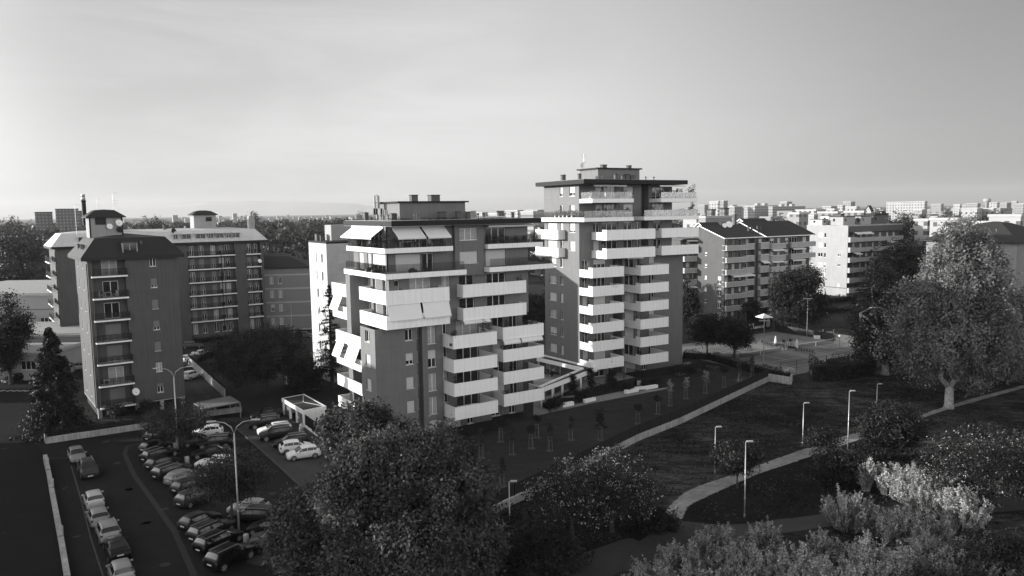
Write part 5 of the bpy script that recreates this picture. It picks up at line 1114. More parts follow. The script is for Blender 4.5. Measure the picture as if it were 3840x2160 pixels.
# chairs, benches, umpire chairs between the courts
def court_chair(p,rz,lab,proto=[None]):
    if proto[0] is None:
        t=thing('court_chair',lab,'chair',p,rz,'chairs in rows between the courts'); mb=MB(); mb.box(-.24,.24,-.22,.22,.42,.46); build('seat',mb,M['black'],t); mb=MB(); mb.box(-.24,.24,.2,.25,.5,.9); build('backrest',mb,M['black'],t)
        for x in (-.22,.22):
            for y in (-.2,.2): mb=MB(); mb.tube([(x,y,0),(x,y,.42)],.018,6); build('leg',mb,M['dark'],t)
        proto[0]=t; return t
    return dup(proto[0],p,rz,lab)
for u0,v0,n,side in ((0,0,6,'left'),(0,1,6,'right')):
    A=(G(e1(820,638)),G(e1(915,668))) if side=='left' else (G(e1(1185,712)),G(e1(1322,735)))
    for i in range(n): court_chair(A[0].lerp(A[1],i/(n-1)),TN+.3,('black court chair left of the umpire stands, %s from the far end' if side=='left' else 'black court chair right of the umpire stands, %s from the parasol')%(('first','second','third','fourth','fifth','sixth')[i]))
for q,lab in (((1030,690),'tall umpire chair on the left, next to the net post'),((1095,680),'tall umpire chair on the right, behind the benches')):
    p=G(e1(*q)); t=thing('umpire_chair',lab,'umpire chair',p,TN+1.57,'umpire chairs'); mb=MB()
    for x,y in ((-.45,-.4),(.45,-.4),(-.45,.5),(.45,.5)): mb.tube([(x,y,0),(x*.6,y*.5,1.55)],.03,6)
    for z in (.4,.8,1.2): mb.tube([(-.45+.1*z,-.4+.12*z,z),(.45-.1*z,-.4+.12*z,z)],.025,6)
    build('frame',mb,M['dark'],t); mb=MB(); mb.box(-.3,.3,-.25,.25,1.55,1.6); mb.box(-.3,.3,.22,.26,1.6,2.1); build('seat',mb,M['dark'],t); mb=MB(); mb.box(-.36,-.3,-.3,.25,1.85,1.89); mb.box(.3,.36,-.3,.25,1.85,1.89); build('armrest',mb,M['dark'],t)
for q,lab in (((990,665),'slatted court bench beside the left umpire stand'),((1110,695),'slatted court bench beside the nearer parasol')):
    p=G(e1(*q)); t=thing('court_bench',lab,'bench',p,TN+1.9,'court benches'); mb=MB(); 
    for i in range(3): mb.box(-.8,.8,-.25+i*.16,-.12+i*.16,.4,.44)
    build('seat',mb,M['dark'],t); mb=MB(); mb.box(-.8,.8,.24,.28,.5,.85); build('backrest',mb,M['dark'],t)
    for x in (-.7,.7): mb=MB(); mb.box(x-.03,x+.03,-.22,.22,0,.4); build('leg',mb,M['dark'],t)
for q,tp,lab in ((e1(1253,560),e1(1257,182),'tall court floodlight standing before the dark round tree'),(e1(826,810),e1(835,400),'court floodlight in front of the banner')):
    p=G(q); h=hgt(tp,p); t=thing('floodlight',lab,'floodlight',p,TN-.6,'court floodlights'); mb=MB(); mb.tube([(0,0,0),(0,0,h)],[.09,.05],8); build('pole',mb,M['metal'],t); mb=MB(); mb.tube([(-.9,0,h),(.9,0,h)],.04,6); build('arm',mb,M['metal'],t)
    for x in (-.75,-.25,.25,.75): mb=MB(); mb.box(x-.2,x+.2,-.18,.12,h-.12,h+.06); build('lamp_head',mb,M['metal'],t)
# banner on the far fence
br=G((2893,1243)); BL=14.5; t=thing('banner','long dark sponsor banner with white lettering and crest on the court fence','banner',br-tu*BL,TN)
mb=MB(); mb.box(0,BL,0,.04,.55,3.0); build('cloth',mb,M['black'],t)
def text(s,x,z,h,sx,parent):
    c=bpy.data.curves.new('lettering','FONT'); c.body=s; c.size=h/.7; c.extrude=.006; c.align_x='RIGHT'; c.offset=.012; o=bpy.data.objects.new('tmp',c); COL.objects.link(o); bpy.context.view_layer.update(); me=bpy.data.meshes.new_from_object(o); bpy.data.objects.remove(o); o=link('lettering',me,None,M['whiteplain'])
    o.location=(x,-.02,z); o.rotation_euler=(math.pi/2,0,0); o.scale=(sx,1,1); o.parent=parent; return o
text('TENNIS',BL-5.9,1.92,.52,1.5,t); text('EXPERIENCE',BL-2.55,1.18,.52,1.5,t)
mb=MB(); cx,z0=BL-1.15,1.2
def outl(pts,w):
    n=len(pts); c=(sum(p[0] for p in pts)/n,sum(p[1] for p in pts)/n)
    for i in range(n):
        a,b=pts[i],pts[(i+1)%n]; s=lambda p:(c[0]+(p[0]-c[0])*(1-w/.5),c[1]+(p[1]-c[1])*(1-w/.85)); a2,b2=s(a),s(b); mb.face([(a[0],-.012,a[1]),(b[0],-.012,b[1]),(b2[0],-.012,b2[1]),(a2[0],-.012,a2[1])])
outl([(cx-.55,z0+.28),(cx-.3,z0),(cx+.3,z0),(cx+.55,z0+.28),(cx+.55,z0+1.45),(cx+.3,z0+1.7),(cx-.3,z0+1.7),(cx-.55,z0+1.45)],.09)
for a,b,c0,d in ((-.36,-.28,.3,1.25),(-.12,-.04,.3,1.25),(-.28,-.12,.3,.4),(.06,.14,.3,1.25),(.28,.36,.3,1.25),(.14,.28,.3,.4),(.14,.28,.72,.82),(.14,.28,1.15,1.25)): mb.face([(cx+a,-.012,z0+c0),(cx+b,-.012,z0+c0),(cx+b,-.012,z0+d),(cx+a,-.012,z0+d)])
build('crest',mb,M['whiteplain'],t)
# court fence with dark windscreen at the near corner
def meshfence(label,u0,v0,u1,v1,h,n,panel=0):
    p,q=TP(u0,v0),TP(u1,v1); t=thing('court_fence',label,'fence',p,0,'court fences'); mb=MB(); d=q-p
    for i in range(n+1): c=d*i/n; mb.tube([(c.x,c.y,0),(c.x,c.y,h)],.045,6)
    mb.tube([(0,0,h-.05),(d.x,d.y,h-.05)],.025,5); build('posts',mb,M['dark'],t)
    if panel: mb=MB(); mb.face([(0,0,.05),(d.x,d.y,.05),(d.x,d.y,panel),(0,0,panel)]); build('windscreen',mb,M['black'],t)
meshfence('wire court fence with dark screen at the near corner',-1.0,-15.5,5.5,-15.5,2.4,2,1.7); meshfence('thin posted court fence along the flowering hedge',-13,-15.5,-1.05,-15.5,2.4,3)
meshfence('dark far court fence on the tree side',-13,17.3,25,17.3,2.8,10,.0); meshfence('right hand court fence half hidden by the tall hedge',25,-15.5,25,17.2,2.8,8,1.6)
for q,h,lab in (((1025,28),2.4,'globe lamp on a post beyond the dark round tree'),((1370,650),2.2,'globe lamp low beside the court under the plane tree'),((1895,148),2.6,'globe lamp among the plane tree leaves')):
    src=(2960+q[0]/7.247,1170+q[1]/7.247); p=G(src,h); t=thing('globe_lamp',lab,'lamp',(p.x,p.y,0),0,'globe lamps'); mb=MB(); mb.tube([(0,0,0),(0,0,h-.2)],.04,6); build('post',mb,M['dark'],t)
    mb=MB(); mb.lathe([(.02+.22*math.sin(a),h-.22*math.cos(a)) for a in np.linspace(.05,math.pi-.05,9)],n=14); build('globe',mb,M['whiteplain'],t,True)
mkp_=crop(2960,1170,7.247)
for q,w,h,lab in (((785,690),2.4,1.35,'pale tarpaulin covered pile beside the court, left one'),((1080,690),2.2,1.25,'pale tarpaulin covered pile beside the court, right one')):
    p=G(mkp_(*q)); t=thing('covered_pile',lab,'tarpaulin pile',p,-.25,'tarpaulin covered piles'); mb=MB(); g=random.Random(3); nx,ny=9,6; k=0
    for j in range(ny+1):
        for i in range(nx+1):
            x=-w/2+w*i/nx; y=-.7+1.4*j/ny; ed=min(i,nx-i,j,ny-j); mb.v.append((x+g.uniform(-.05,.05),y,(0 if ed==0 else h*(.75 if ed==1 else 1)+g.uniform(-.16,.12))))
    for j in range(ny):
        for i in range(nx): mb.f.append((j*(nx+1)+i,j*(nx+1)+i+1,(j+1)*(nx+1)+i+1,(j+1)*(nx+1)+i)); mb.m.append(0)
    build('tarpaulin',mb,mat('tarpaulin',.3,.5,.4,2),t); mb=MB(); mb.tube([(w*.4,0,0),(w*.4,0,h+.5)],.12,8); build('post',mb,M['concrete'],t)
p=G(mkp_(755,735)); t=thing('white_panels','pair of white panels standing in front of the covered pile','panel',p,-.2); mb=MB(); mb.box(-.62,-.02,-.04,.04,.02,.78); mb.box(.02,.62,-.04,.04,.02,.78); build('panel',mb,M['whiteplain'],t)
p=G(mkp_(545,665)); t=thing('waste_bin','dark wheeled bin by the court floodlight','bin',p,0); mb=MB(); mb.box(-.3,.3,-.3,.3,.08,.75); build('body',mb,M['black'],t); mb=MB(); mb.box(-.34,.34,-.34,.34,.752,.85); build('lid',mb,M['parapet'],t)
# ------------------------------------------------------------------ trees
def G2(q): p=G(q); return (p.x,p.y,0)
# twin horse chestnuts in the foreground
tree('chestnut_tree','big leafy chestnut filling the lower middle foreground',(-7.5,51.5,0),13.9,12.4,1.0,.25,2700,82,LF['chest'],.42,.3,'foreground chestnuts',nl=26,clump=.36,hollow=.62,seed=4,up=.25,lob=.2,flat=1)
tree('chestnut_tree','smaller chestnut crown rising behind and left of the biggest one',(-11.9,60,0),13.3,9.0,1.5,.26,1500,72,LF['chest'],.36,.3,'foreground chestnuts',nl=20,clump=.36,hollow=.6,seed=9,up=.25,lob=.22,flat=1)
tree('chestnut_tree','leafy chestnut bough spreading low over the parking bay',(-14.0,53.6,0),9.2,7.0,.8,.25,900,72,LF['chest'],.3,.3,'foreground chestnuts',nl=15,clump=.33,hollow=.55,seed=12,up=.25,lob=.24,flat=1)
# pale flecked pair
def flecked(label,base,H,W,cb,seed,D=None,n=420,nf=430,cat='tree',gr=None):
    t=tree('flecked_tree',label,base,H,W,cb,.2,n,26,LF['dark'],.2,.42,gr,nl=14,clump=.3,hollow=.35,seed=seed,D=D,lob=.22)
    L=auto_lobes(H,W,cb,14,np.random.default_rng(seed+100),D,lob=.22); C,O=crown_points(L,nf,3,.14,.75); C[:,2]=np.maximum(C[:,2],.1); quads_mesh('pale_leaves',leaf_quads(C,.17,O,.2),LF['flower'],t); return t
flecked('left of two sparse trees with pale flecks before the garden fence',(4.8,63.4,0),8.0,7.8,1.6,21,n=380,gr='pale flecked trees'); flecked('right of two sparse trees with pale flecks, nearer the gravel path',(8.6,66.0,0),7.6,8.6,1.2,22,n=380,gr='pale flecked trees')
flecked('broad dark bush covered in pale flecks at the right edge',(44.7,70.0,0),8.0,12.5,.3,23,9,620,420,'bush','pale flecked trees')
# car park trees
tree('street_tree','airy tree with pale trunk among the cars at the top of the car park',(-41.0,91.2,0),5.6,7.6,2.0,.22,300,30,LF['mid'],.16,.42,'car park trees',nl=12,clump=.4,hollow=.35,seed=31,bark='palebark')
tree('street_tree','airy tree by the tall double lamp post among the parked cars',(-26.3,69.0,0),6.6,6.6,2.4,.22,330,32,LF['mid'],.14,.45,'car park trees',nl=12,clump=.38,hollow=.35,seed=32)
def conifer(label,base,H,W,seed,leaf=.3,n=26,per=46,droop=.35,mt='conif',open_=False,cb=.06,gr='dark conifers',name='conifer'):
    g=np.random.default_rng(seed); t=thing(name,label,'tree',base,0,gr); mb=MB(); mb.tube([(0,0,-.1),(0,0,H*.5),(0,0,H*.98)],[H*.018+.05,H*.012+.03,.02],8); Cs=[];Os=[]
    for i in range(n):
        f=cb+(1-cb)*i/n; z=H*f; r=W/2*(1-f)**.75*g.uniform(.8,1.1)+.15; k=max(4,int(9*(1-f)+3)) if not open_ else max(3,int(5*(1-f)+2))
        for j in range(k):
            a=g.uniform(0,6.283); L=r*g.uniform(.6,1.05); d=np.array([math.cos(a),math.sin(a),0])
            if L>.5: mb.tube([(0,0,z),tuple(d*L*.6+np.array([0,0,z+L*.08])),tuple(d*L+np.array([0,0,z-L*droop*.5]))],[.05,.035,.01],4)
            s=g.uniform(.25,1,per); c=d*(s*L)[:,None]; c[:,2]=z-(s**2)*L*droop+L*.08*s; c+=g.normal(size=(per,3))*np.array([.16*L**.5,.16*L**.5,.1]); Cs.append(c); Os.append(np.repeat([[d[0],d[1],.2]],per,0))
    build('trunk',mb,M['bark'],t); C=np.concatenate(Cs); C[:,2]=np.maximum(C[:,2],.05); quads_mesh('crown',leaf_quads(C,leaf,np.concatenate(Os),.5,aspect=.4),LF[mt],t); return t
conifer('broad black conifer at the corner of the plot wall by the road',(-61.4,101.0,0),14.2,9.8,41,.46,40,100)
conifer('tall open pine between the pale block and the nearer tower',(-29.8,124.5,0),17.3,7.2,42,.3,30,52,.1,'conif',True,.14)
tree('cedar_tree','dark cedar mass behind the plane trees on the right',(110,215,0),19.5,20,1,.5,520,40,LF['dark'],.4,.3,'dark conifers',nl=13,clump=.7,seed=43); conifer('layered cedar in front of the white end block',(84,178,0),17,16,44,.45,20,60,.1,gr='dark conifers'); tree('cedar_tree','second dark cedar right of the white end block',(124,236,0),18,17,1,.5,420,40,LF['dark'],.4,.3,'dark conifers',nl=12,clump=.7,seed=45)
tree('street_tree','dense round tree in the wooded garden behind the car park',(-39.4,120.5,0),11.6,12.6,1.4,.28,640,44,LF['mid2'],.3,.3,'garden trees',nl=17,clump=.42,hollow=.6,seed=51,lob=.22); tree('street_tree','round tree left of the densest one in the wooded garden',(-46,126.0,0),9.2,8.0,1.2,.28,320,40,LF['mid2'],.25,.3,'garden trees',nl=12,clump=.4,seed=52,lob=.24); tree('garden_tree','dark tree between driveway wall and pine',(-33,119,0),7,6.5,1,.28,320,40,LF['dark'],.2,.3,'garden trees',nl=9,clump=.4,seed=53)
tree('street_tree','tall drooping street tree at the left edge',(-87,131,0),16,7.5,1.0,.34,420,40,LF['dark'],.3,.3,'street trees',nl=13,clump=.5,seed=54); tree('street_tree','dark street tree at the far left edge behind the first',(-99,139,0),14,8,1.2,.36,560,40,LF['dark'],.3,.3,'street trees',nl=13,clump=.5,seed=55)
for i,(q,H,W,lab) in enumerate((((750,760),7.5,4.8,'small tree at the corner of the banded house'),((880,745),8.2,3.6,'slim tree before the banded house'),((985,700),10,4.0,'bare branched tree beside the pale block'))):
    p=G(k1(*q)); tree('street_tree',lab,(p.x,p.y,0),H,W,1.8,.32,110,34,LF['dark'],.14,.4,'street trees',nl=8,clump=.4,seed=60+i)
for x,y,H,W,lab,sd in ((12.5,182,17,13,'tall tree seen in the gap between the two towers',70),(20,190,15,11,'second tree behind in the gap between the towers',71),(4.0,174,10,8,'low tree behind the nearer tower roof edge',72)): tree('street_tree',lab,(x,y,0),H,W,2,.4,420,38,LF['mid'],.3,.35,'street trees',nl=12,clump=.5,seed=sd)
p=G(e1(265,730)); tree('street_tree','spreading tree beside the courts, nearest the tall tower',(p.x,p.y,0),8.3,8.2,2.0,.28,460,38,LF['dark'],.26,.4,'court side trees',nl=12,clump=.42,seed=75); p=G(e1(535,770)); tree('street_tree','round crowned tree in front of the tennis banner',(p.x,p.y,0),7.6,7.0,1.9,.27,500,38,LF['dark'],.26,.4,'court side trees',nl=12,clump=.42,seed=76)
p=G(e1(70,600)); tree('street_tree','narrow tall tree against the edge of the tall tower',(p.x,p.y,0),13.5,5.2,1.5,.32,320,38,LF['dark'],.2,.3,'court side trees',nl=9,clump=.45,seed=77)
tree('street_tree','tall dark oval tree behind the far end of the courts',(65.5,174.5,0),15.2,12.4,.8,.38,900,40,LF['dark'],.35,.25,'court side trees',nl=16,clump=.6,hollow=.6,seed=78)
tree('garden_tree','dark shrubby tree before the gabled block balconies',(58,184,0),6.5,5,.5,.3,200,36,LF['dark'],.15,.3,'court side trees',nl=8,clump=.4,seed=79)
# palm
p=Vector((55.8,182,0)); t=thing('palm_tree','small palm in front of the gabled block','tree',p); mb=MB(); mb.tube([(0,0,0),(0,0,4.2)],[.25,.2],10); build('trunk',mb,M['bark'],t); V=[]
for i in range(34):
    a=i*2.4; el=.9-i*.055; d=np.array([math.cos(a),math.sin(a),0]); L=2.0
    for k in range(14):
        s=k/13; c=np.array([0,0,4.3])+d*L*s*math.cos(el*.6)+np.array([0,0,L*(math.sin(el)*s-.75*s*s)]); n_=np.array([-d[1],d[0],0])*.34*(1-.6*abs(s-.5)); V.append([c-d*.05,c+n_-np.array([0,0,.16]),c+d*.05,c-n_-np.array([0,0,.16])])
quads_mesh('crown',np.array(V),LF['dark'],t)
# plane trees on the right
PT=G(e3(1615,960))
def plane(label,base,H,W,cb,seed,n,fork,arms,D=None,lean=0,leaf=.36,mt='plane'):
    g=np.random.default_rng(seed); lob=[]
    for i in range(30):
        a=2.4*i; tz=(i+.5)/30; z=cb+(H-cb)*tz; rad=(1-max(0,(tz-.3)/.75)**2.2)*(1 if tz>.25 else .72+tz)
        r=W*.15*g.uniform(.85,1.2); rr=max(0,W/2*rad-r)*g.uniform(.55,1); lob.append((lean*z/H+math.cos(a)*rr,math.sin(a)*rr*(D or W)/W,z-r*.3,r,r,r*1.25))
    t=thing('plane_tree',label,'tree',base,0,'mottled plane trees'); mb=MB()
    mb.tube([(0,0,-.2),(0,0,.6),(0,0,fork)],[.75,.6,.52],12)
    for pts,rs in arms: mb.tube(pts,rs,9)
    tips=[a[0][-1] for a in arms]
    for l in lob:
        e=Vector(l[:3]); b=min(tips,key=lambda q:(Vector(q)-e).length); mb.tube([b,Vector(b).lerp(e,.5)+Vector((0,0,.5)),e],[.14,.09,.03],5)
    build('trunk',mb,M['palebark'],t,True)
    global rng; keep=rng; rng=np.random.default_rng(seed); C,O=crown_points(lob,n,40,.42,.4,1.15); quads_mesh('crown',leaf_quads(C,leaf,O,.3),LF[mt],t); rng=keep; return t
plane('huge plane tree with forked mottled trunk on the right',(PT.x,PT.y,0),23.6,22,7.2,81,2200,3.2,[([(0,0,3.0),(-1.3,.1,4.4),(-1.2,0,6.5),(-.6,0,10),(-.7,.3,15),(-.2,0,20)],[.42,.36,.33,.28,.2,.1]),([(0,0,3.0),(1.4,.2,4.6),(2.6,.4,6.2),(3.2,.8,10),(4.0,1.2,16)],[.4,.34,.3,.22,.1]),([(-.7,0,9.5),(-2.4,0,13),(-2.9,.4,18)],[.2,.15,.07]),([(-.65,.2,14),(.8,.2,18),(1.5,0,22)],[.16,.12,.06])],lean=1.0)
plane('leaning second plane tree beside the tennis courts',(63.2,128.5,0),16.5,15.5,4.0,82,800,2.6,[([(0,0,2.5),(-.9,.2,5),(-1.3,.4,8),(-2.2,.4,12),(-2.6,.4,15)],[.4,.32,.27,.18,.07]),([(-.9,.2,5),(-3.0,.2,7.5),(-4.5,.3,10.5)],[.2,.15,.07]),([(0,0,2.6),(1.2,-.3,6),(1.8,-.3,11)],[.3,.22,.08])],mt='mid')
for x,y,H,W,cb,lab,sd,nn in ((84,118,17,15,1,'deep shaded tree under the right edge of the plane tree',85,560),(73,122,9.5,9,.5,'dark undergrowth tree left of the plane tree trunk',86,420),(97,132,16,15,1,'dark tree mass at the right edge below the hipped roof',87,520),(70,95,7,8,.3,'dark shrub beside the gravel path below the plane tree',88,380),(76,88,9,11,.3,'dark tree at the right edge behind the flecked bush',89,460),(58,78,6,9,.2,'low dark bush below the flecked bush at right',90,330),(83,106,12,12,.6,'dark lower tree to the right of the plane trunk',91,480)):
    tree('shade_tree',lab,(x,y,0),H,W,cb,.34,nn,38,LF['dark'],.25,.3,'dark trees under the planes',nl=12,clump=.5,seed=sd)
tree('shade_tree','dark bushy tree growing over the middle of the gravel path',(42.6,85.0,0),6.8,6.6,.3,.26,460,36,LF['dark'],.16,.3,'dark trees by the gravel path',nl=12,clump=.34,seed=92); tree('small_tree','small dark tree on the path edge next to the tallest lamp on the path',(34.8,84.6,0),3.2,4.2,1.2,.2,150,30,LF['dark'],.08,.4,'dark trees by the gravel path',nl=8,clump=.26,seed=93)
tree('small_tree','round dark tree beside the bend of the gravel path',(22.8,76.4,0),4.9,5.0,1.3,.22,300,32,LF['dark'],.1,.3,'dark trees by the gravel path',nl=10,clump=.3,seed=94); tree('bush','dark bush between the gravel path and park road',(33.5,77.5,0),3.6,5.6,.1,.24,330,32,LF['dark'],.1,.3,'dark trees by the gravel path',nl=9,clump=.34,seed=95)
tree('bush','low dark bush under the flecked trees at the road edge',(1.2,59.0,0),2.4,8.5,.05,.24,420,32,LF['dark'],.1,.2,'low bushes',nl=10,clump=.34,seed=96,D=4); tree('bush','low dark bush joining the chestnut and the lamp post',(-1.4,62.5,0),3.0,6.0,.05,.24,320,32,LF['dark'],.1,.2,'low bushes',nl=9,clump=.34,seed=97); tree('bush','dark bush right of the flecked pair',(12.2,66.6,0),1.6,5,.05,.22,220,32,LF['dark'],.1,.2,'low bushes',nl=8,clump=.3,seed=98,D=3)
# pale foreground shrubs with upright plumes
def plume(label,base,H,W,nst,seed,mt='silver',leaf=.13,dens=30,gr='pale foreground shrubs'):
    g=np.random.default_rng(seed); t=thing('pale_shrub',label,'shrub',base,0,gr); mb=MB(); Cs=[];Os=[]
    for i in range(nst):
        a=g.uniform(0,6.283); rr=W/2*math.sqrt(g.uniform(.02,1)); h=H*g.uniform(.45,1)*(1-.35*(rr/(W/2))**2); b=np.array([math.cos(a)*rr*.45,math.sin(a)*rr*.45,0]); e=np.array([math.cos(a)*rr,math.sin(a)*rr,h]); m_=b*.4+e*.6+np.array([0,0,-.1*h])
        mb.tube([tuple(b),tuple(m_),tuple(e)],[.035,.022,.006],4)
        for k in range(5):
            s0=g.uniform(.25,.95); p0=b+(e-b)*s0; d=g.normal(size=3); d[2]=abs(d[2])+1.2; d/=np.linalg.norm(d); L=H*.2*g.uniform(.5,1.2); e2_=p0+d*L; mb.tube([tuple(p0),tuple(e2_)],[.012,.004],3)
            s=g.uniform(0,1.05,dens); c=p0+d*(s*L)[:,None]+g.normal(size=(dens,3))*.05; Cs.append(c); Os.append(np.repeat([d],dens,0))
        s=g.uniform(.55,1.05,dens); c=b+(e-b)*s[:,None]+g.normal(size=(dens,3))*.06; Cs.append(c); Os.append(g.normal(size=(dens,3))*.5+np.array([0,0,.6]))
    build('stems',mb,M['palebark'],t); C=np.concatenate(Cs); C[:,2]=np.maximum(C[:,2],.03); quads_mesh('foliage',leaf_quads(C,leaf,np.concatenate(Os),.1,aspect=.5,outw=.3),LF[mt],t); return t
for i,(q,Y,W,n,mt,lab) in enumerate((((1590,345),75,1.5,34,'silver','tallest slender pale shrub standing left of the silvery clump'),((1965,430),71,7.4,190,'silver','largest silvery shrub with spiky branches at right'),((1735,385),74,3.0,50,'silver','spiky silvery shrub just right of the slender one'),((2200,560),66,5.0,90,'silver','silvery shrub on the right side of the largest one'),((1480,575),66,5.2,110,'pale','greyish shrub overhanging the park road at middle'),((650,790),60,4.8,120,'pale','pale plumed shrub reaching over the near road edge'),((430,905),56,4.8,120,'pale','pale plumed shrub at the lower left of the shrub bank'),((955,760),60,3.2,70,'pale','plumed shrub rising against the road in the shrub bank'),((1150,920),53,5.4,150,'silver','bright leafy shrub at the bottom centre of the shrub bank'),((1330,820),58,3.2,70,'pale','upright plumed shrub beside the bright leafy one'),((1650,860),54,5.6,160,'silver','bright leafy shrub at bottom right of the shrub bank'),((1880,690),62,6.4,150,'pale','tangled shrub under the largest silvery one'),((2030,890),55,5.6,130,'pale','tangled shrub at the bottom right under the silvery one'),((2330,850),56,6.0,120,'pale','tangled shrub at the lower right corner'),((235,1005),52,4.0,100,'pale','lowest left plumed shrub cut by the photo edge'),((820,905),54,5.0,140,'pale','plumed shrub cut by the bottom edge, left of centre'),((520,1040),50,5.0,120,'pale','low plumed shrub at the bottom edge of the shrub bank'),((1420,1000),50,4.6,120,'pale','low shrub at the bottom edge between two bright leafy ones'))):
    top=atY(e4(*q),Y); plume(lab,(top.x,top.y,0),top.z*1.04,W,n,200+i,mt,.17 if mt=='pale' else .19,26)
for x,y,H,W,lab,sd in ((14,44,2.6,7,'dark undergrowth at the foot of the shrub bank, left part',231),(21,47,2.8,8,'dark undergrowth at the foot of the shrub bank, middle part',232),(29,50,2.8,9,'dark undergrowth at the foot of the shrub bank, right part',233),(37,55,3.2,9,'dark undergrowth below the silvery shrubs at the right corner',234)): tree('bush',lab,(x,y,0),H,W,.05,.2,520,34,LF['hedge'],.1,.2,'undergrowth bushes',nl=12,clump=.4,seed=sd,D=5)
# hedges
def hedge(label,pts,h,w,seed,leaf=.2,dens=150,mt='hedge',fl=0,gr='hedges',name='hedge'):
    g=np.random.default_rng(seed); o=Vector(pts[0]); t=thing(name,label,'hedge',(o.x,o.y,0),0,gr); Cs=[]; mb=MB()
    for p,q in zip(pts,pts[1:]):
        p,q=Vector((p[0],p[1],0))-Vector((o.x,o.y,0)),Vector((q[0],q[1],0))-Vector((o.x,o.y,0)); L=(q-p).length; n=int(L*dens*(h*.6+.4)); d=(q-p)/L; nn=Vector((-d.y,d.x,0)); s=g.uniform(0,L,n); ww=g.uniform(-1,1,n); zz=g.uniform(0,1,n)**.7
        top=h*(1+.18*np.sin(s*1.3+seed)+.1*np.sin(s*3.7)); sh=g.uniform(0,1,n)<.75; ww=np.where(sh&(zz<.9),np.sign(ww)*g.uniform(.8,1.08,n),ww); c=np.array(p)[None,:]+np.array(d)[None,:]*s[:,None]+np.array(nn)[None,:]*(ww*w/2*(1+.15*np.sin(s*2.1)))[:,None]; c[:,2]=zz*top+.03; Cs.append(c)
        k=int(L/1.2)+1
        for i in range(k): b=p+d*(L*(i+.5)/k); mb.tube([(b.x,b.y,0),(b.x,b.y,h*.75)],.05,5)
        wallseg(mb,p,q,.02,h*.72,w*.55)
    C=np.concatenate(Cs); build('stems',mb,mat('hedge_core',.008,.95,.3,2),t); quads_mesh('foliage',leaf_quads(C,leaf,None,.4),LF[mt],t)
    if fl: k=g.choice(len(C),fl,False); quads_mesh('blossom',leaf_quads(C[k]+np.array([0,-.06,.06]),.16,None,.2),LF['flower'],t)
    return t
hp=[G(e1(*q)) for q in ((35,770),(300,790),(600,875),(870,945),(1085,990))]
hedge('dark flowering hedge between garden and tennis courts',[(p.x,p.y) for p in hp],1.5,1.5,301,.22,110,fl=90)
p=G(e1(1060,975)); t=tree('flowering_bush','pale blossoming bush at the end of the garden hedge',(p.x,p.y,0),2.1,2.2,.1,.16,90,24,LF['pale'],.08,.3,None,'bush',nl=6,clump=.2,seed=302)
hp=[G(e1(*q)) for q in ((1290,985),(1560,985),(1870,930))]; hedge('tall dark hedge screening the right side of the tennis courts',[(p.x,p.y) for p in hp],3.3,3.0,303,.26,190)
hedge('clipped hedge along the foot of the white end block',[(78,216),(104,232)],2.0,1.6,304,.3,70); hedge('dark hedge on the lawn in front of the white end block',[(78,202),(92,206)],1.6,1.6,305,.3,70); hedge('hedge at the foot of the gabled block behind the banner',[(53,184),(62,189.5)],1.6,1.2,306,.26,80)
hp=[G(k1(*q)) for q in ((125,1180),(250,1120),(330,1100))]; hedge('hedge along the driveway wall of the wooded garden',[(p.x,p.y) for p in hp],1.5,1.6,307,.24,110); hedge('low hedge beside the street before the banded house',[(-44,140.5),(-30,147)],1.4,1.4,308,.26,80); hedge('dark hedge inside the plot wall beneath the mansard block',[(-57.5,98.5),(-50.5,103.2)],1.1,1.2,309,.22,100)
hedge('dark shrubs at the foot of the long block',[(-72,171),(-60,178.5)],1.3,1.4,310,.3,60)
p=G(c2(835,545)); tree('bush','round clipped bush by the pillars of the mansard block',(p.x,p.y,0),2.3,2.8,.1,.2,170,30,LF['dark'],.08,.3,'garden shrubs',nl=7,clump=.26,seed=311); p=G(c2(650,560)); tree('bush','loose shrub on the terrace of the mansard block',(p.x,p.y,0),2.0,2.6,.2,.2,110,26,LF['mid'],.06,.3,'garden shrubs',nl=6,clump=.26,seed=312)
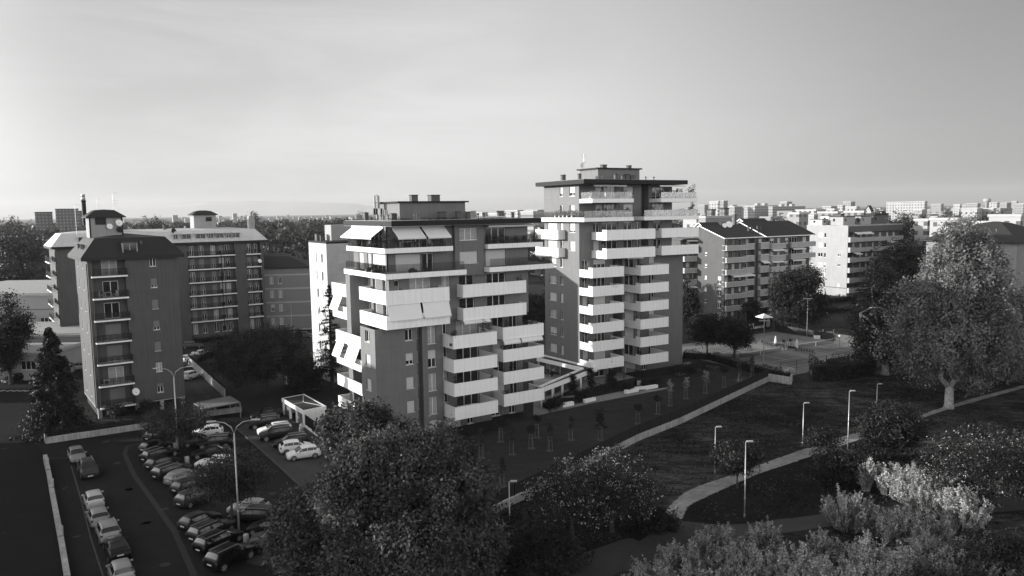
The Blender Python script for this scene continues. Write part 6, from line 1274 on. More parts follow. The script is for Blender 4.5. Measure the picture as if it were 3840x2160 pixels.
# ------------------------------------------------------------------ young garden trees on stakes
def young(label,q,kind,H,seed):
    p=G(q); t=thing('young_tree',label,'tree',(p.x,p.y,0),random.Random(seed).uniform(0,6),'staked young garden trees'); st=MB()
    for a in (.5,2.6,4.7): st.tube([(math.cos(a)*.3,math.sin(a)*.3,0),(math.cos(a)*.27,math.sin(a)*.27,1.75)],.028,6)
    for z in (1.3,1.7): st.tube([(math.cos(.5)*.28,math.sin(.5)*.28,z),(math.cos(2.6)*.28,math.sin(2.6)*.28,z),(math.cos(4.7)*.28,math.sin(4.7)*.28,z),(math.cos(.5)*.28,math.sin(.5)*.28,z)],.02,4)
    build('stakes',st,M['wood'],t); global rng; keep=rng; rng=np.random.default_rng(seed)
    lob={'round':[(0,0,H-.45,.68,.68,.5),(.2,.1,H-.35,.35,.35,.3),(-.25,-.1,H-.5,.35,.35,.3)],'column':[(0,0,H*.62,.36,.36,H*.3),(.05,.05,H*.85,.16,.16,H*.14)],'wispy':[(0,0,H*.7,.5,.45,H*.26),(.2,.1,H*.85,.3,.3,H*.14),(-.2,0,H*.55,.4,.35,.4)],'tufty':[(0,0,H*.85,.7,.7,.5),(.1,0,H*.62,.5,.5,.4),(-.1,.1,H*.42,.8,.8,.4),(.2,-.1,H*.7,.55,.55,.35)]}[kind]
    mb=MB(); mb.tube([(0,0,0),(.02,0,H*.5),(0,.02,H*.92)],[.045,.035,.01],6)
    for l in lob[1:]: mb.tube([(0,0,l[2]-l[5]),(l[0]*.6,l[1]*.6,l[2]),(l[0],l[1],l[2]+l[5]*.5)],[.02,.015,.005],4)
    build('trunk',mb,M['bark'],t); n={'round':95,'column':85,'wispy':60,'tufty':110}[kind]
    C,O=crown_points(lob,n,9,.1,.3); quads_mesh('crown',leaf_quads(C,.13 if kind!='tufty' else .18,O,.2),LF['pale' if kind=='wispy' else 'dark' if kind!='column' else 'mid'],t); rng=keep
    mb=MB(); mb.lathe([(.5,.0),(.5,.03),(.05,.05)],n=14); build('mulch_ring',mb,mat('mulch',.05,.9,.3,5),t); return t
for i,(q,k,H,lab) in enumerate(((e5(383,618),'column',3.6,'slim young tree nearest the chestnut on the lawn'),(e5(452,478),'column',3.7,'slim young tree behind the one nearest the chestnut'),(e5(625,712),'column',3.4,'slim young tree nearest the garden fence'),(e5(607,345),'round',2.9,'round headed young tree below the nearer tower patio fence'),(e5(705,450),'column',3.8,'slim young tree between two round headed ones'),(e5(862,400),'round',2.9,'round headed young tree left of the flecked pair'),(e5(912,312),'round',3.0,'round headed young tree right of the patio fence'),(e5(1015,420),'column',3.8,'slim young tree just behind the left flecked tree'),(e5(1190,330),'column',3.2,'slim young tree showing above the left flecked tree'),(e5(1430,330),'tufty',4.1,'tallest tufty young tree standing above the flecked pair'),(e8(1010,875),'round',2.7,'round headed young tree at the fence middle'),(e8(1200,782),'round',2.7,'round headed young tree below the white seats'),(e8(1320,700),'wispy',4.0,'broad wispy young tree at the path end'),(e8(1475,632),'wispy',3.5,'first pale wispy young tree after the path end'),(e8(1665,580),'wispy',3.8,'second pale wispy young tree with bright leaves'),(e8(1845,520),'round',3.2,'dark round headed young tree near the paving slabs'),(e8(1990,465),'column',3.6,'slim young tree near the garden hedge'),(e8(2110,420),'column',3.9,'last slim young tree by the fence corner'))): young(lab,q,k,H,400+i)
# planting beds, clipped shrubs, white seats
def bed(label,polys,h,seed,dens=60,mt='hedge',leaf=.15):
    g=np.random.default_rng(seed); Cs=[]
    for poly in polys:
        P=np.array([[p.x,p.y] for p in poly]); lo,hi=P.min(0),P.max(0); n=int((hi-lo).prod()*dens); X=g.uniform(lo,hi,(n,2)); ins=np.zeros(n,bool)
        for i in range(len(P)):
            a,b=P[i],P[i-1]; c=((a[1]>X[:,1])!=(b[1]>X[:,1]))&(X[:,0]<(b[0]-a[0])*(X[:,1]-a[1])/(b[1]-a[1]+1e-9)+a[0]); ins^=c
        X=X[ins]; mound=np.abs(np.sin(X[:,0]*2.1+seed)*np.cos(X[:,1]*1.9)); Cs.append(np.column_stack([X,g.uniform(.02,1,len(X))*h*(.35+.65*mound)+.03]))
    o=quads_mesh('ground_cover',leaf_quads(np.concatenate(Cs),leaf,None,.7),LF[mt]); return tag(o,label,'planting','planting beds',kind='stuff')
zq=lambda *L:[G(z6(*q)) for q in L]
bed('low leafy ground cover between garden path and pergola',[zq((540,1165),(930,1105),(1110,1000),(1640,890),(1720,920),(1850,850),(2000,780),(1480,740),(1010,860),(850,910),(520,1020),(330,1070),(110,1175),(250,1235)),zq((210,1020),(600,890),(840,800),(720,740),(400,780),(210,850))],.75,1,120)
bed('clipped ground cover mounds around the paving slabs',[[G(c7(*q)) for q in ((1500,1150),(1580,1110),(1740,1090),(1900,1080),(2060,1120),(1900,1150),(1700,1210),(1560,1230))]],.6,2,90)
for i,(q,H,W,lab) in enumerate(((z6(710,970),3.4,1.5,'columnar dark shrub nearest the pergola posts'),(z6(1035,850),3.3,1.6,'columnar dark shrub before the tower glass doors'),(z6(1415,860),3.2,1.6,'columnar dark shrub on the right of the bed'),(z6(960,1060),1.5,1.8,'rounded shrub behind the middle white seat'),(z6(640,1060),1.2,1.6,'rounded shrub left of the middle white seat'),(z6(1700,920),1.6,1.8,'rounded dark shrub at the left end of the long seat'),(z6(1990,830),1.2,1.6,'rounded dark shrub behind the long seat'),(z6(2200,800),1.3,2.0,'rounded dark shrub at the far end of the seats'),(z6(400,1230),1.5,2.6,'wide dark shrub in front of the leftmost seat'),(c7(1740,1180),.9,1.3,'low clipped ball between paving slabs'),(c7(1580,1150),.9,1.2,'low clipped ball beside the mesh patio fence'),(z6(1880,800),1.1,1.4,'small dark shrub beside the slatted chair'))):
    p=G(q); tree('garden_shrub',lab,(p.x,p.y,0),H,W,.05,.14,int(60+W*40),24,LF['dark'],.05,.3,'garden shrubs',nl=7,clump=.16,seed=500+i)
def seat(label,a,b,w,h):
    p,q=G(z6(*a)),G(z6(*b)); L=(q-p).length; an=math.atan2(q.y-p.y,q.x-p.x); t=thing('garden_bench',label,'seat',(p.x,p.y,0),an,'white block seats'); mb=MB(); mb.box(0,L,0,w,.06,h); build('block',mb,M['whiteplain'],t); mb=MB(); mb.box(.1,L-.1,.08,w-.08,0,.058); build('plinth',mb,M['dark'],t); return t
seat('white block seat under the dark rail, leftmost',(535,1208),(738,1168),.55,.62); seat('white block seat in the middle beside the path',(940,1125),(1135,1082),.5,.55); seat('white block seat nearest the path end',(1690,960),(1912,915),.6,.6); seat('long low white block seat behind the nearest one',(1860,890),(2040,875),.6,.45); seat('white block seat at the far end of the path',(2045,885),(2258,850),.6,.55)
p=G(z6(1930,850)); t=thing('garden_chair','dark slatted garden chair behind the white seats','chair',(p.x,p.y,0),.4); mb=MB(); mb.box(-.35,.35,-.3,.3,.38,.44); build('seat',mb,M['wallplain'],t); mb=MB()
for i in range(6): x=-.33+i*.125; mb.box(x,x+.09,.26,.31,.45,1.2)
build('backrest',mb,M['parapet'],t); mb=MB(); mb.box(-.33,.33,-.28,.26,0,.378); build('base',mb,M['wallplain'],t)
p=G(z6(610,1120)); t=thing('cannon_log','dark horizontal log rail above the leftmost white seat','log',(p.x,p.y,0),math.radians(8)); t.name='log_rail'; mb=MB(); mb.tube([(-1.0,0,.95),(1.1,0,.95)],.17,12); build('log',mb,M['wallplain'],t,True); mb=MB(); mb.box(-.15,.15,-.12,.12,0,.8); build('support',mb,M['dark'],t)
for i,(q,lab) in enumerate(((z6(300,1300),'pair of thin path lights at the lower path edge'),(z6(1308,750),'pair of thin path lights by the right columnar shrub'),(z6(1648,695),'pair of thin path lights before the mesh patio fence'),(e5(782,155),'pair of thin path lights near the nearer tower patio'),(e5(1013,105),'pair of thin path lights beside the leftmost shrub'))):
    p=G(q); t=thing('path_light',lab,'path light',(p.x,p.y,0),0,'thin path lights'); mb=MB(); mb.tube([(-.1,0,0),(-.1,0,.85)],.04,8); mb.tube([(.12,0,0),(.12,0,.85)],.04,8); build('post',mb,M['dark'],t)
# ------------------------------------------------------------------ balcony plants and furniture (things standing on the balconies)
def pot(o,ang,a,b,z,H,W,label,mt='mid',box=0,leaf=.12,grp='plants on the balconies',seed=0,pm='pot',spiky=False):
    x,y=bab(o,ang,a,b); t=thing('potted_plant',label,'plant',(x,y,z),ang,grp); mb=MB()
    if box: mb.box(-box/2,box/2,-.17,.17,0,.34); hz=.34
    else: mb.lathe([(.14,0),(.2,.36),(.22,.36),(.2,.33)],n=12); hz=.34
    build('planter' if box else 'pot',mb,M[pm],t); global rng; keep=rng; rng=np.random.default_rng(700+seed)
    L=[(0,0,hz+(H-hz)*.55,W/2*.8,W/2*.5 if box else W/2*.8,(H-hz)*.5)]+[(rng.uniform(-.5,.5)*W*.8,rng.uniform(-.2,.2)*W*.4,hz+(H-hz)*rng.uniform(.3,.9),W*.22,W*.2,(H-hz)*.25) for _ in range(4)]
    mb=MB()
    for l in L: mb.tube([(l[0]*.4,0,hz-.05),(l[0],l[1],l[2]+l[5]*.6)],[.018,.006],4)
    build('stems',mb,M['bark'],t); C,O=crown_points(L,int(10+H*W*13),8,.08,.5); C[:,2]=np.maximum(C[:,2],hz-.05); quads_mesh('foliage',leaf_quads(C,leaf,O,.3,aspect=.3 if spiky else .62),LF[mt],t); rng=keep; return t
k_=0
def bp(*a,**k):
    global k_; k_+=1; return pot(BO,BA,*a,seed=k_,**k)
def tp(*a,**k):
    global k_; k_+=1; return pot(TO,TA,*a,seed=k_,**k)
W1=['first','second','third','fourth','fifth','sixth']
n8,n7=z8+.63,z7+.67
bp(-7.35,-3.1,n8,2.6,1.1,'tallest potted tree at the corner of the awning terrace',leaf=.14); bp(-7.4,-4.7,n8,1.1,.8,'bushy pot left of the tallest tree on the awning terrace',mt='dark'); bp(-7.4,-6.4,n8,1.0,.8,'dark pot in the middle of the sunny terrace side',mt='dark'); bp(-7.4,-9.6,n8,1.7,1.2,'wide leaved pot tree on the sunny terrace side',mt='dark'); bp(-7.4,-11.5,n8,.9,.9,'low dark pot near the far end of the sunny terrace',mt='dark'); bp(-7.35,-13.4,n8,1.2,.7,'pale potted plant at the far end of the sunny terrace',mt='pale'); bp(-5.8,-3.3,n8,1.3,1.1,'feathery pot plant behind the terrace corner glass'); bp(-3.6,-3.0,n8,.9,.8,'small pot before the awning terrace doors',mt='dark')
for i,(a,b) in enumerate(((-8.0,-6.6),(-8.0,-4.8),(-4.6,-1.7),(-2.7,-1.7))): bp(a,b,n7,.5,1.0,('nearly bare dark trough on the lower glass terrace, '+('far left','near the corner','centre front','right front')[i]),mt='dark',box=1.2)
bp(8.0,-3.3,n8,1.2,1.0,'dark pot at the left end of the right hand top terrace',mt='dark'); bp(15.8,-4.2,n8,1.3,1.2,'dark bush at the right end of the right hand top terrace',mt='dark')
bp(.55,-.45,BZ+3*FHT+.31,2.0,1.6,'dark hedge plant at the left corner of the highest stacked balcony',mt='dark',box=1.5); bp(5.6,-1.2,BZ+3*FHT+.31,2.6,1.7,'leafy climber at the right end of the highest stacked balcony',leaf=.14); bp(14.2,-2.8,BZ+3*FHT+.31,2.9,2.2,'big bush at the right end of the highest right stacked balcony',mt='dark',leaf=.16); bp(12.6,-2.5,BZ+3*FHT+.31,2.1,1.4,'second bush on the highest right stacked balcony',mt='dark'); bp(9.9,-2.8,BZ+3*FHT+.31,2.3,1.2,'dark plant at the left end of the highest right stacked balcony',mt='dark')
bp(9.6,-2.8,BZ+2*FHT+.31,2.4,1.7,'leafy plant filling the left corner, second right stacked balcony',mt='dark',leaf=.15); bp(.6,-.6,BZ+FHT+.31,2.0,.9,'dark plant in the left corner of the second lowest stacked balcony',mt='dark'); bp(5.9,-.6,BZ+FHT+.31,1.7,.6,'slim plant at the right end of the second lowest stacked balcony'); bp(11.2,-3.5,BZ+FHT+.31,2.3,1.5,'dark creeper by the door, second lowest right stacked balcony',mt='dark'); bp(9.5,-2.6,BZ+.31,1.9,1.1,'dark plant left on the lowest right stacked balcony',mt='dark'); bp(14.4,-2.6,BZ+.31,1.5,1.0,'plant right on the lowest right stacked balcony',mt='dark')
bp(12.0,-2.9,BZ+5*FHT+.31,1.9,1.8,'dark planter at the right end of the upper long balcony',mt='dark',box=1.6); bp(-6.2,-1.8,BZ+5*FHT+.31,1.75,.7,'folded dark plant at the corner of the upper wrap balcony',mt='dark')
u9,u8=q9+.67,q8+.67
for i,a in enumerate((.5,1.5,2.4)): tp(a,-.75,u9,1.3,.9,('pale trough plant left','pale trough plant middle','pale trough plant right')[i]+' on the top terrace of the taller tower',mt='pale',box=.8,pm='paleplot')
tp(7.2,-.8,u9,1.4,2.2,'broad pale bush at the right of the top left terrace',mt='dark',box=2.0,pm='paleplot'); tp(5.9,-.8,u9,1.2,.6,'thin pale plant beside the broad bush on the top terrace',mt='pale')
for i,b in enumerate((-8.6,-7.4,-6.2,-5.0,-3.6)): tp(-1.1,b,u8,1.3+.2*(i%2),1.2,'sunlit trough plant on the taller tower wrap terrace, '+W1[i]+' from the far end',mt='pale',box=1.0,pm='paleplot')
for i,a in enumerate((-.6,.6,1.8,3.0,4.2,5.6,7.0,8.0)): tp(a,-.85,u8,1.2+.25*((i*7)%3),1.2,'planter shrub on the shaded wrap terrace front, '+('at the corner','second in','third in','fourth in','right of centre','pale topped one','tall feathery one','last at the right')[i],mt='dark' if i!=5 else 'pale',box=1.0)  # shade put into leaf colour: darker leaves than on the sunlit side
for i,a in enumerate((15.4,16.8,18.2,19.6)): tp(a,-1.2,u9,1.4+.3*(i%2),1.3,('dark planter bush','darker planter bush','spreading planter bush','round planter bush')[i]+' on the top right terrace',mt='dark',box=1.1)
tp(22.0,-1.3,u9,1.9,2.0,'rounded bush at the right end of the top right terrace',box=1.8); tp(23.1,-1.3,u9,2.7,.9,'spiky palm at the tip of the top right terrace',spiky=True,mt='dark')
for i,a in enumerate((12.1,13.2,14.2)): tp(a,-1.6,u8,1.7,1.2,'dense hedge planter on the lower right terrace, '+('left one','middle one','right one')[i],mt='dark',box=1.0)
tp(20.6,-1.6,u8,1.3,1.6,'low bush near the middle of the lower right terrace',box=1.4); tp(22.6,-1.6,u8,1.5,1.2,'dark bush by the tall tree on the lower right terrace',mt='dark'); tp(23.4,-1.9,u8,3.1,1.2,'tall thin tree at the tip of the lower right terrace',mt='dark')
tp(2.9,-1.2,TZ+7*FHT+.31,1.3,.8,'grass like plant on the upper wrap balcony step',mt='pale'); tp(3.0,-1.0,TZ+6*FHT+.31,2.2,.9,'tall pale grasses on the lower wrap balcony step',mt='pale',spiky=True)
tp(.5,-1.8,TZ+5*FHT+.31,2.3,.7,'feathery pot on the step of the sixth floor left balcony',mt='pale'); tp(5.7,-.5,TZ+5*FHT+.31,2.5,1.2,'bare branched tree on the sixth floor left balcony',mt='pale',leaf=.07); tp(9.8,.2,TZ+5*FHT+.31,1.7,1.4,'dark bush on the step of the sixth floor right balcony',mt='dark')
for k,(a,H,Wd,lab,mt_) in enumerate(((.6,1.6,1.0,'leafy pot on the lowest left balcony step','dark'),(.7,1.4,1.0,'dark pot on the second left balcony step','dark'),(.6,1.6,.9,'pale sprigs on the third left balcony step','mid'),(.5,2.4,.6,'ball topiary like pot on the fourth left balcony step','dark'),(.5,1.8,1.2,'mixed pale pots on the fifth left balcony step','pale'))): tp(a,-2.0,TZ+k*FHT+.31,H,Wd,lab,mt=mt_)
for k,(a,H,Wd,lab,mt_) in enumerate(((10.2,1.9,.8,'dark pot on the lowest right balcony step','dark'),(11.0,1.4,1.2,'low dark pots on the second right balcony','dark'),(9.7,2.5,1.2,'tall dark bush on the third right balcony step','dark'),(10.6,1.8,.8,'sprigs on the fourth right balcony step','mid'),(9.9,1.7,1.0,'pale grasses on the fifth right balcony step','pale'))): tp(a,-.4 if k!=1 else .3,TZ+k*FHT+.31,H,Wd,lab,mt=mt_)
tp(4.6,-.5,TZ+4*FHT+.31,1.75,2.4,'dark hedge along the fifth left balcony front',mt='dark',box=2.2); tp(4.4,-.5,TZ+1*FHT+.31,1.75,2.4,'dark hedge along the second left balcony front',mt='dark',box=2.2); tp(3.8,-.5,TZ+.31,1.7,2.2,'dark plants along the lowest left balcony front',mt='dark',box=2.0)
# terrace chairs and tables
def tchair(o,ang,a,b,z,rz,label,m='whiteplain',P={}):
    x,y=bab(o,ang,a,b)
    if m not in P:
        t=thing('terrace_chair',label,'chair',(x,y,z),rz,'terrace and balcony chairs'); mb=MB(); mb.box(-.25,.25,-.25,.25,.4,.45); build('seat',mb,M[m],t); mb=MB(); mb.box(-.25,.25,.22,.27,.46,.95); build('backrest',mb,M[m],t)
        for sx in (-.22,.22):
            for sy in (-.22,.22): mb=MB(); mb.box(sx-.02,sx+.02,sy-.02,sy+.02,0,.398); build('leg',mb,M[m],t)
        P[m]=t; return t
    return dup(P[m],(x,y,z),rz,label)
def ttable(o,ang,a,b,z,label,m='whiteplain',w=1.3,d=.8,P={}):
    x,y=bab(o,ang,a,b); t=thing('terrace_table',label,'table',(x,y,z),ang,'terrace and balcony tables'); mb=MB(); mb.box(-w/2,w/2,-d/2,d/2,.68,.73); build('tabletop',mb,M[m],t)
    for sx in (-w/2+.06,w/2-.06):
        for sy in (-d/2+.06,d/2-.06): mb=MB(); mb.box(sx-.025,sx+.025,sy-.025,sy+.025,0,.678); build('leg',mb,M[m],t)
for a,rz,lab,m in ((-3.0,.9,'white chair on the awning terrace near the corner','whiteplain'),(-1.2,2.2,'pale chair in the middle of the awning terrace','whiteplain'),(.6,.2,'dark chair at the right of the awning terrace','dark')): tchair(BO,BA,a,-3.2,n8,BA+rz,lab,m)
ttable(BO,BA,-4.6,-3.1,n8,'low white bench table behind the awning terrace glass',w=1.8,d=.5); ttable(BO,BA,-.3,-3.2,n8,'dark table under the right awning','dark',1.4,.7)
tchair(BO,BA,-7.2,-7.8,n8,BA+1.5,'pale deck chair on the sunny terrace side')
ttable(BO,BA,11.2,-3.4,n8,'dark table on the right hand top terrace','dark',1.6,.7)
for i,a in enumerate((9.4,10.4,12.2,13.2,14.3)): tchair(BO,BA,a,-3.35,n8,BA+(.3,2.8,.1,3.0,.5)[i],'chair on the right hand top terrace, '+('first from the left','left of the table','right of the table','fourth along','white one at the right end')[i],'dark' if i<4 else 'whiteplain')
tchair(TO,TA,3.6,-.9,u9,TA+1.2,'white chair on the top left terrace of the taller tower'); 
for i,a in enumerate((16.6,17.8,19.0)): tchair(TO,TA,a,-1.9,u8,TA+i*1.2,('white folding chair left','white folding chair middle','white folding chair right')[i]+' on the lower right terrace')
ttable(TO,TA,18.4,-2.4,u8,'white table on the lower right terrace'); 
for i,(a,b,k,o,an,lab) in enumerate(((3.6,-1.4,0,BO,BA,'chair on the lowest stacked balcony left of its table'),(5.6,-1.4,0,BO,BA,'chair on the lowest stacked balcony right of its table'),(1.6,-1.2,2,BO,BA,'white lounge chair on the third stacked balcony'))): tchair(o,an,a,b,BZ+k*FHT+.31,an+i,lab)
ttable(BO,BA,4.6,-1.4,BZ+.31,'table on the lowest stacked balcony'); ttable(BO,BA,12.3,-3.3,BZ+3*FHT+.31,'white table on the highest right stacked balcony'); ttable(BO,BA,12.2,-3.2,BZ+FHT+.31,'table on the second lowest right stacked balcony')
LO=(P0.x,P0.y)
for i,(a,lab) in enumerate(((1.5,'white plastic chair left on the second balcony of the mansard block'),(3.3,'white plastic chair right on the second balcony of the mansard block'))): tchair(LO,LA,a,-.2,lf(5)+.01,LA+(1.2,-1.2)[i],lab)
ttable(LO,LA,2.4,-.3,lf(5)+.01,'white plastic table on the second balcony of the mansard block',w=.9); ttable(LO,LA,1.4,-.2,lf(1)+.01,'pale table on the sixth balcony of the mansard block',w=.7)
x,y=bab(LO,LA,1.5,-.2)
# ------------------------------------------------------------------ people
def skin(name,verts,edges,rad,mats,parent,sub=2):
    me=bpy.data.meshes.new(name); me.from_pydata(verts,edges,[]); o=link(name,me,parent,mats); md=o.modifiers.new('skin','SKIN'); md.use_smooth_shade=True
    lay=me.skin_vertices[0].data if me.skin_vertices else None
    if lay is None:
        bpy.context.view_layer.objects.active=o; bpy.ops.mesh.customdata_skin_add(); lay=me.skin_vertices[0].data
    for i,r in enumerate(rad): lay[i].radius=(r,r) if not isinstance(r,tuple) else r; lay[i].use_root=(i==0)
    s=o.modifiers.new('sub','SUBSURF'); s.levels=s.render_levels=sub; return o
def person(label,loc,rz,hands,lean=0,shirt=.6,legs=.05,hair=.03,shorts=False,step=.12):
    t=thing('person',label,'person',loc,rz); S=1.0; L=lambda y,z:(y-lean*max(0,z-.9)*1.0, z-abs(lean)*.25*max(0,z-.9))
    def P(x,y,z): yy,zz=L(y,z); return (x,yy,zz)
    V=[P(0,0,.93),P(0,0,1.12),P(0,0,1.34),P(0,-.01,1.46),P(0,-.02,1.56),P(0,-.03,1.64),P(0,-.02,1.71)]; rad=[(.15,.11),(.135,.1),(.17,.105),(.055,.055),(.075,.085),(.082,.1),(.06,.07)]
    E=[(i,i+1) for i in range(6)]
    for s,h in ((1,hands[0]),(-1,hands[1])):
        k=len(V); sh=P(s*.19,0,1.4); el=tuple((sh[i]+h[i])/2+(0,.06,-.04)[i] for i in range(3)); V+=[sh,el,tuple(h)]; rad+=[.06,.042,.03]; E+=[(2,k),(k,k+1),(k+1,k+2)]
        d=Vector(h)-Vector(el); d.normalize()
        for f in range(4):
            o=(f-1.5)*.021; k2=len(V); L1=(.07,.085,.08,.06)[f]; a=Vector(h)+Vector((o,0,0))+d*.05; b=a+d*L1*.6+Vector((0,-.012,0)); V+=[tuple(a),tuple(b)]; rad+=[.011,.008]; E+=[(k+2,k2),(k2,k2+1)]
        k2=len(V); V+=[tuple(Vector(h)+Vector((-s*.04,-.02,0))+d*.03)]; rad+=[.011]; E+=[(k+2,k2)]
    for s,st_ in ((1,step),(-1,-step)):
        k=len(V); V+=[(s*.1,0,.86),(s*.11,-.02+st_*.4,.47),(s*.115,st_,.08),(s*.125,st_-.16,.035)]; rad+=[.095,.062,.045,.04]; E+=[(0,k),(k,k+1),(k+1,k+2),(k+2,k+3)]
    body=skin('body',V,E,rad,M['skin'],t)
    sk_=lambda nm,ids,ex,mt,par=t: skin(nm,[V[i] for i in ids[0]],ids[1],[ (r[0]+ex,r[1]+ex) if isinstance(r,tuple) else r+ex for r in [rad[i] for i in ids[0]]],mt,par)
    sm=mat('shirt_%d'%int(shirt*100),shirt,.9,.1,6); tm=mat('trousers_%d'%int(legs*100),legs,.9,.1,6)
    i0=7; a1=i0+3+9-0
    arm2=7+3+9
    sk_('shirt',([0,1,2,7,8,arm2,arm2+1],[(0,1),(1,2),(2,3),(3,4),(2,5),(5,6)]),.018,sm)
    l1=len(V)-8; l2=len(V)-4
    sk_('trousers',([0,l1,l1+1,l1+2,l2,l2+1,l2+2] if not shorts else [0,l1,l1+1,l2,l2+1],[(0,1),(1,2),(2,3),(0,4),(4,5),(5,6)] if not shorts else [(0,1),(1,2),(0,3),(3,4)]),.016,tm)
    hd=Vector(P(0,-.03,1.64)); hm=mat('hair_%d'%int(hair*100),hair,.8,.2,8); mb=MB(); n=12
    for i in range(6):
        a=i/5*1.75; 
        for j in range(n): b=2*math.pi*j/n; mb.v.append((hd.x+.1*math.sin(a)*math.cos(b),hd.y+.012+.118*math.sin(a)*math.sin(b)*(1 if math.sin(b)>0 else .75),hd.z+.02+.125*math.cos(a)))
    for i in range(5):
        for j in range(n): mb.f.append((i*n+j,(i+1)*n+j,(i+1)*n+(j+1)%n,i*n+(j+1)%n)); mb.m.append(0)
    build('hair',mb,hm,t,True); mb=MB(); f=hd+Vector((0,-.1,0))
    for s in (1,-1): mb.box(f.x+s*.032-.012,f.x+s*.032+.012,f.y-.006,f.y+.02,f.z+.0,f.z+.012)
    mb.box(f.x-.022,f.x+.022,f.y-.006,f.y+.02,f.z-.062,f.z-.054); build('face_features',mb,M['black'],t); mb=MB(); mb.lathe([(.015,f.z-.03),(.013,f.z-.02),(.004,f.z+.01)],(f.x,f.y-.012),6)
    for s in (1,-1): mb.box(hd.x+s*.088-.012,hd.x+s*.088+.012,hd.y-.02,hd.y+.02,hd.z-.035,hd.z+.025)
    build('nose_and_ears',mb,M['skin'],t); return t
pz=crop(1080,1560,12.075)
p=G(pz(640,890)); person('person in pale patterned top standing by the shelter with a light jacket over one arm',(p.x,p.y,.1),.2,((.2,-.25,1.12),(-.3,-.12,.95)),0,.42,.3,.02)
t=thing('jacket','light jacket hanging over the arm of the standing person','jacket',(p.x,p.y,.1),.2); V=[]; mb=MB()
for i in range(5):
    for j in range(5): mb.v.append((-.36+.045*i+.02*math.sin(j*2),-.2+.02*math.cos(i*2.2+j),1.12-.14*j))
for i in range(4):
    for j in range(4): mb.f.append((i*5+j,(i+1)*5+j,(i+1)*5+j+1,i*5+j+1)); mb.m.append(0)
build('cloth',mb,M['awning'],t)
zx=crop(2000,1350,12.88); p=G(zx(905,790)); person('person in pale top bending forward beside the covered walkway',(p.x,p.y,.014),1.35,((.18,-.62,.82),(-.18,-.6,.8)),.75,.4,.02,.3)
p=G(zx(790,800)); t=thing('pushchair','dark pushchair with slim frame in front of the bending person','pushchair',(p.x,p.y,.014),-.3); mb=MB(); mb.box(-.25,.25,-.22,.25,.35,.48); mb.box(-.3,-.15,-.22,.25,.48,.95); mb.box(-.32,.12,-.24,.27,.95,1.05); build('seat',mb,M['black'],t); mb=MB()
for y in (-.25,.28): mb.tube([(.35,y,.1),(-.1,y,.45),(-.6,y,1.0)],.02,6); mb.tube([(-.35,y,.1),(.1,y,.5)],.02,6)
build('frame',mb,M['metal'],t)
for x in (-.35,.35):
    for y in (-.25,.28): mb=MB(); N=12; mb.v=[(x+.1*math.cos(2*math.pi*j/N),y+yy,.1+.1*math.sin(2*math.pi*j/N)) for yy in (-.02,.02) for j in range(N)]; mb.f=[(j,(j+1)%N,N+(j+1)%N,N+j) for j in range(N)]+[tuple(range(N)),tuple(range(N,2*N))]; mb.m=[0]*len(mb.f); build('wheel',mb,M['black'],t)
x,y=bab(TO,TA,19.9,-2.2); person('grey haired person in dark top among plants on the top right terrace',(x,y,u9),TA,((.22,-.2,1.05),(-.25,-.2,1.0)),.1,.03,.1,.5)
x,y=bab(TO,TA,19.2,-1.8); person('small dark figure behind the parapet of the upper right wrap balcony',(x,y,TZ+7*FHT+.31),TA,((.22,-.15,1.1),(-.2,-.15,1.1)),.05,.02,.03,.02)
# ------------------------------------------------------------------ town and woods towards the horizon
def winmat(name,v,du=3.2,dz=3.0,wu=.42,wz=.45,dk=.25,side=True):
    if name in MATS: return MATS[name]
    m,n,out=nt(name); b=node(n,'ShaderNodeBsdfPrincipled',Roughness=.85); tc=node(n,'ShaderNodeTexCoord'); sx=node(n,'ShaderNodeSeparateXYZ'); n.links.new(tc.outputs['Object'],sx.inputs[0]); ge=node(n,'ShaderNodeNewGeometry'); sn=node(n,'ShaderNodeSeparateXYZ'); n.links.new(ge.outputs['Normal'],sn.inputs[0])
    u=math_(n,'ADD',sx.outputs[0],sx.outputs[1]); f1=math_(n,'LESS_THAN',math_(n,'FRACT',math_(n,'DIVIDE',u,du)),wu); f2=math_(n,'LESS_THAN',math_(n,'FRACT',math_(n,'DIVIDE',math_(n,'ADD',sx.outputs[2],-.8),dz)),wz)
    w=math_(n,'MULTIPLY',math_(n,'MULTIPLY',f1,f2),math_(n,'LESS_THAN',math_(n,'ABSOLUTE',sn.outputs[2]),.5)); no=node(n,'ShaderNodeTexNoise',Scale=.15,Detail=4.0); n.links.new(tc.outputs['Object'],no.inputs['Vector'])
    val=math_(n,'MULTIPLY',math_(n,'MULTIPLY',ramp2(n,no.outputs[0],.9,1.1),v),math_(n,'SUBTRACT',1.0,math_(n,'MULTIPLY',w,1-dk))); n.links.new(grey(n,val),b.inputs['Base Color']); n.links.new(b.outputs[0],out.inputs[0]); MATS[name]=m; return m
WM={'w':winmat('far_white_wall',.3),'p':winmat('far_pale_wall',.22,2.8,3,.45,.4,.35),'d':winmat('far_dark_wall',.1,3,3.1,.5,.4,2.2),'g':winmat('far_grey_wall',.22,3.0,3,.4,.42,.5),'b':winmat('far_banded_wall',.27,50,3.0,.98,.42,.45)}
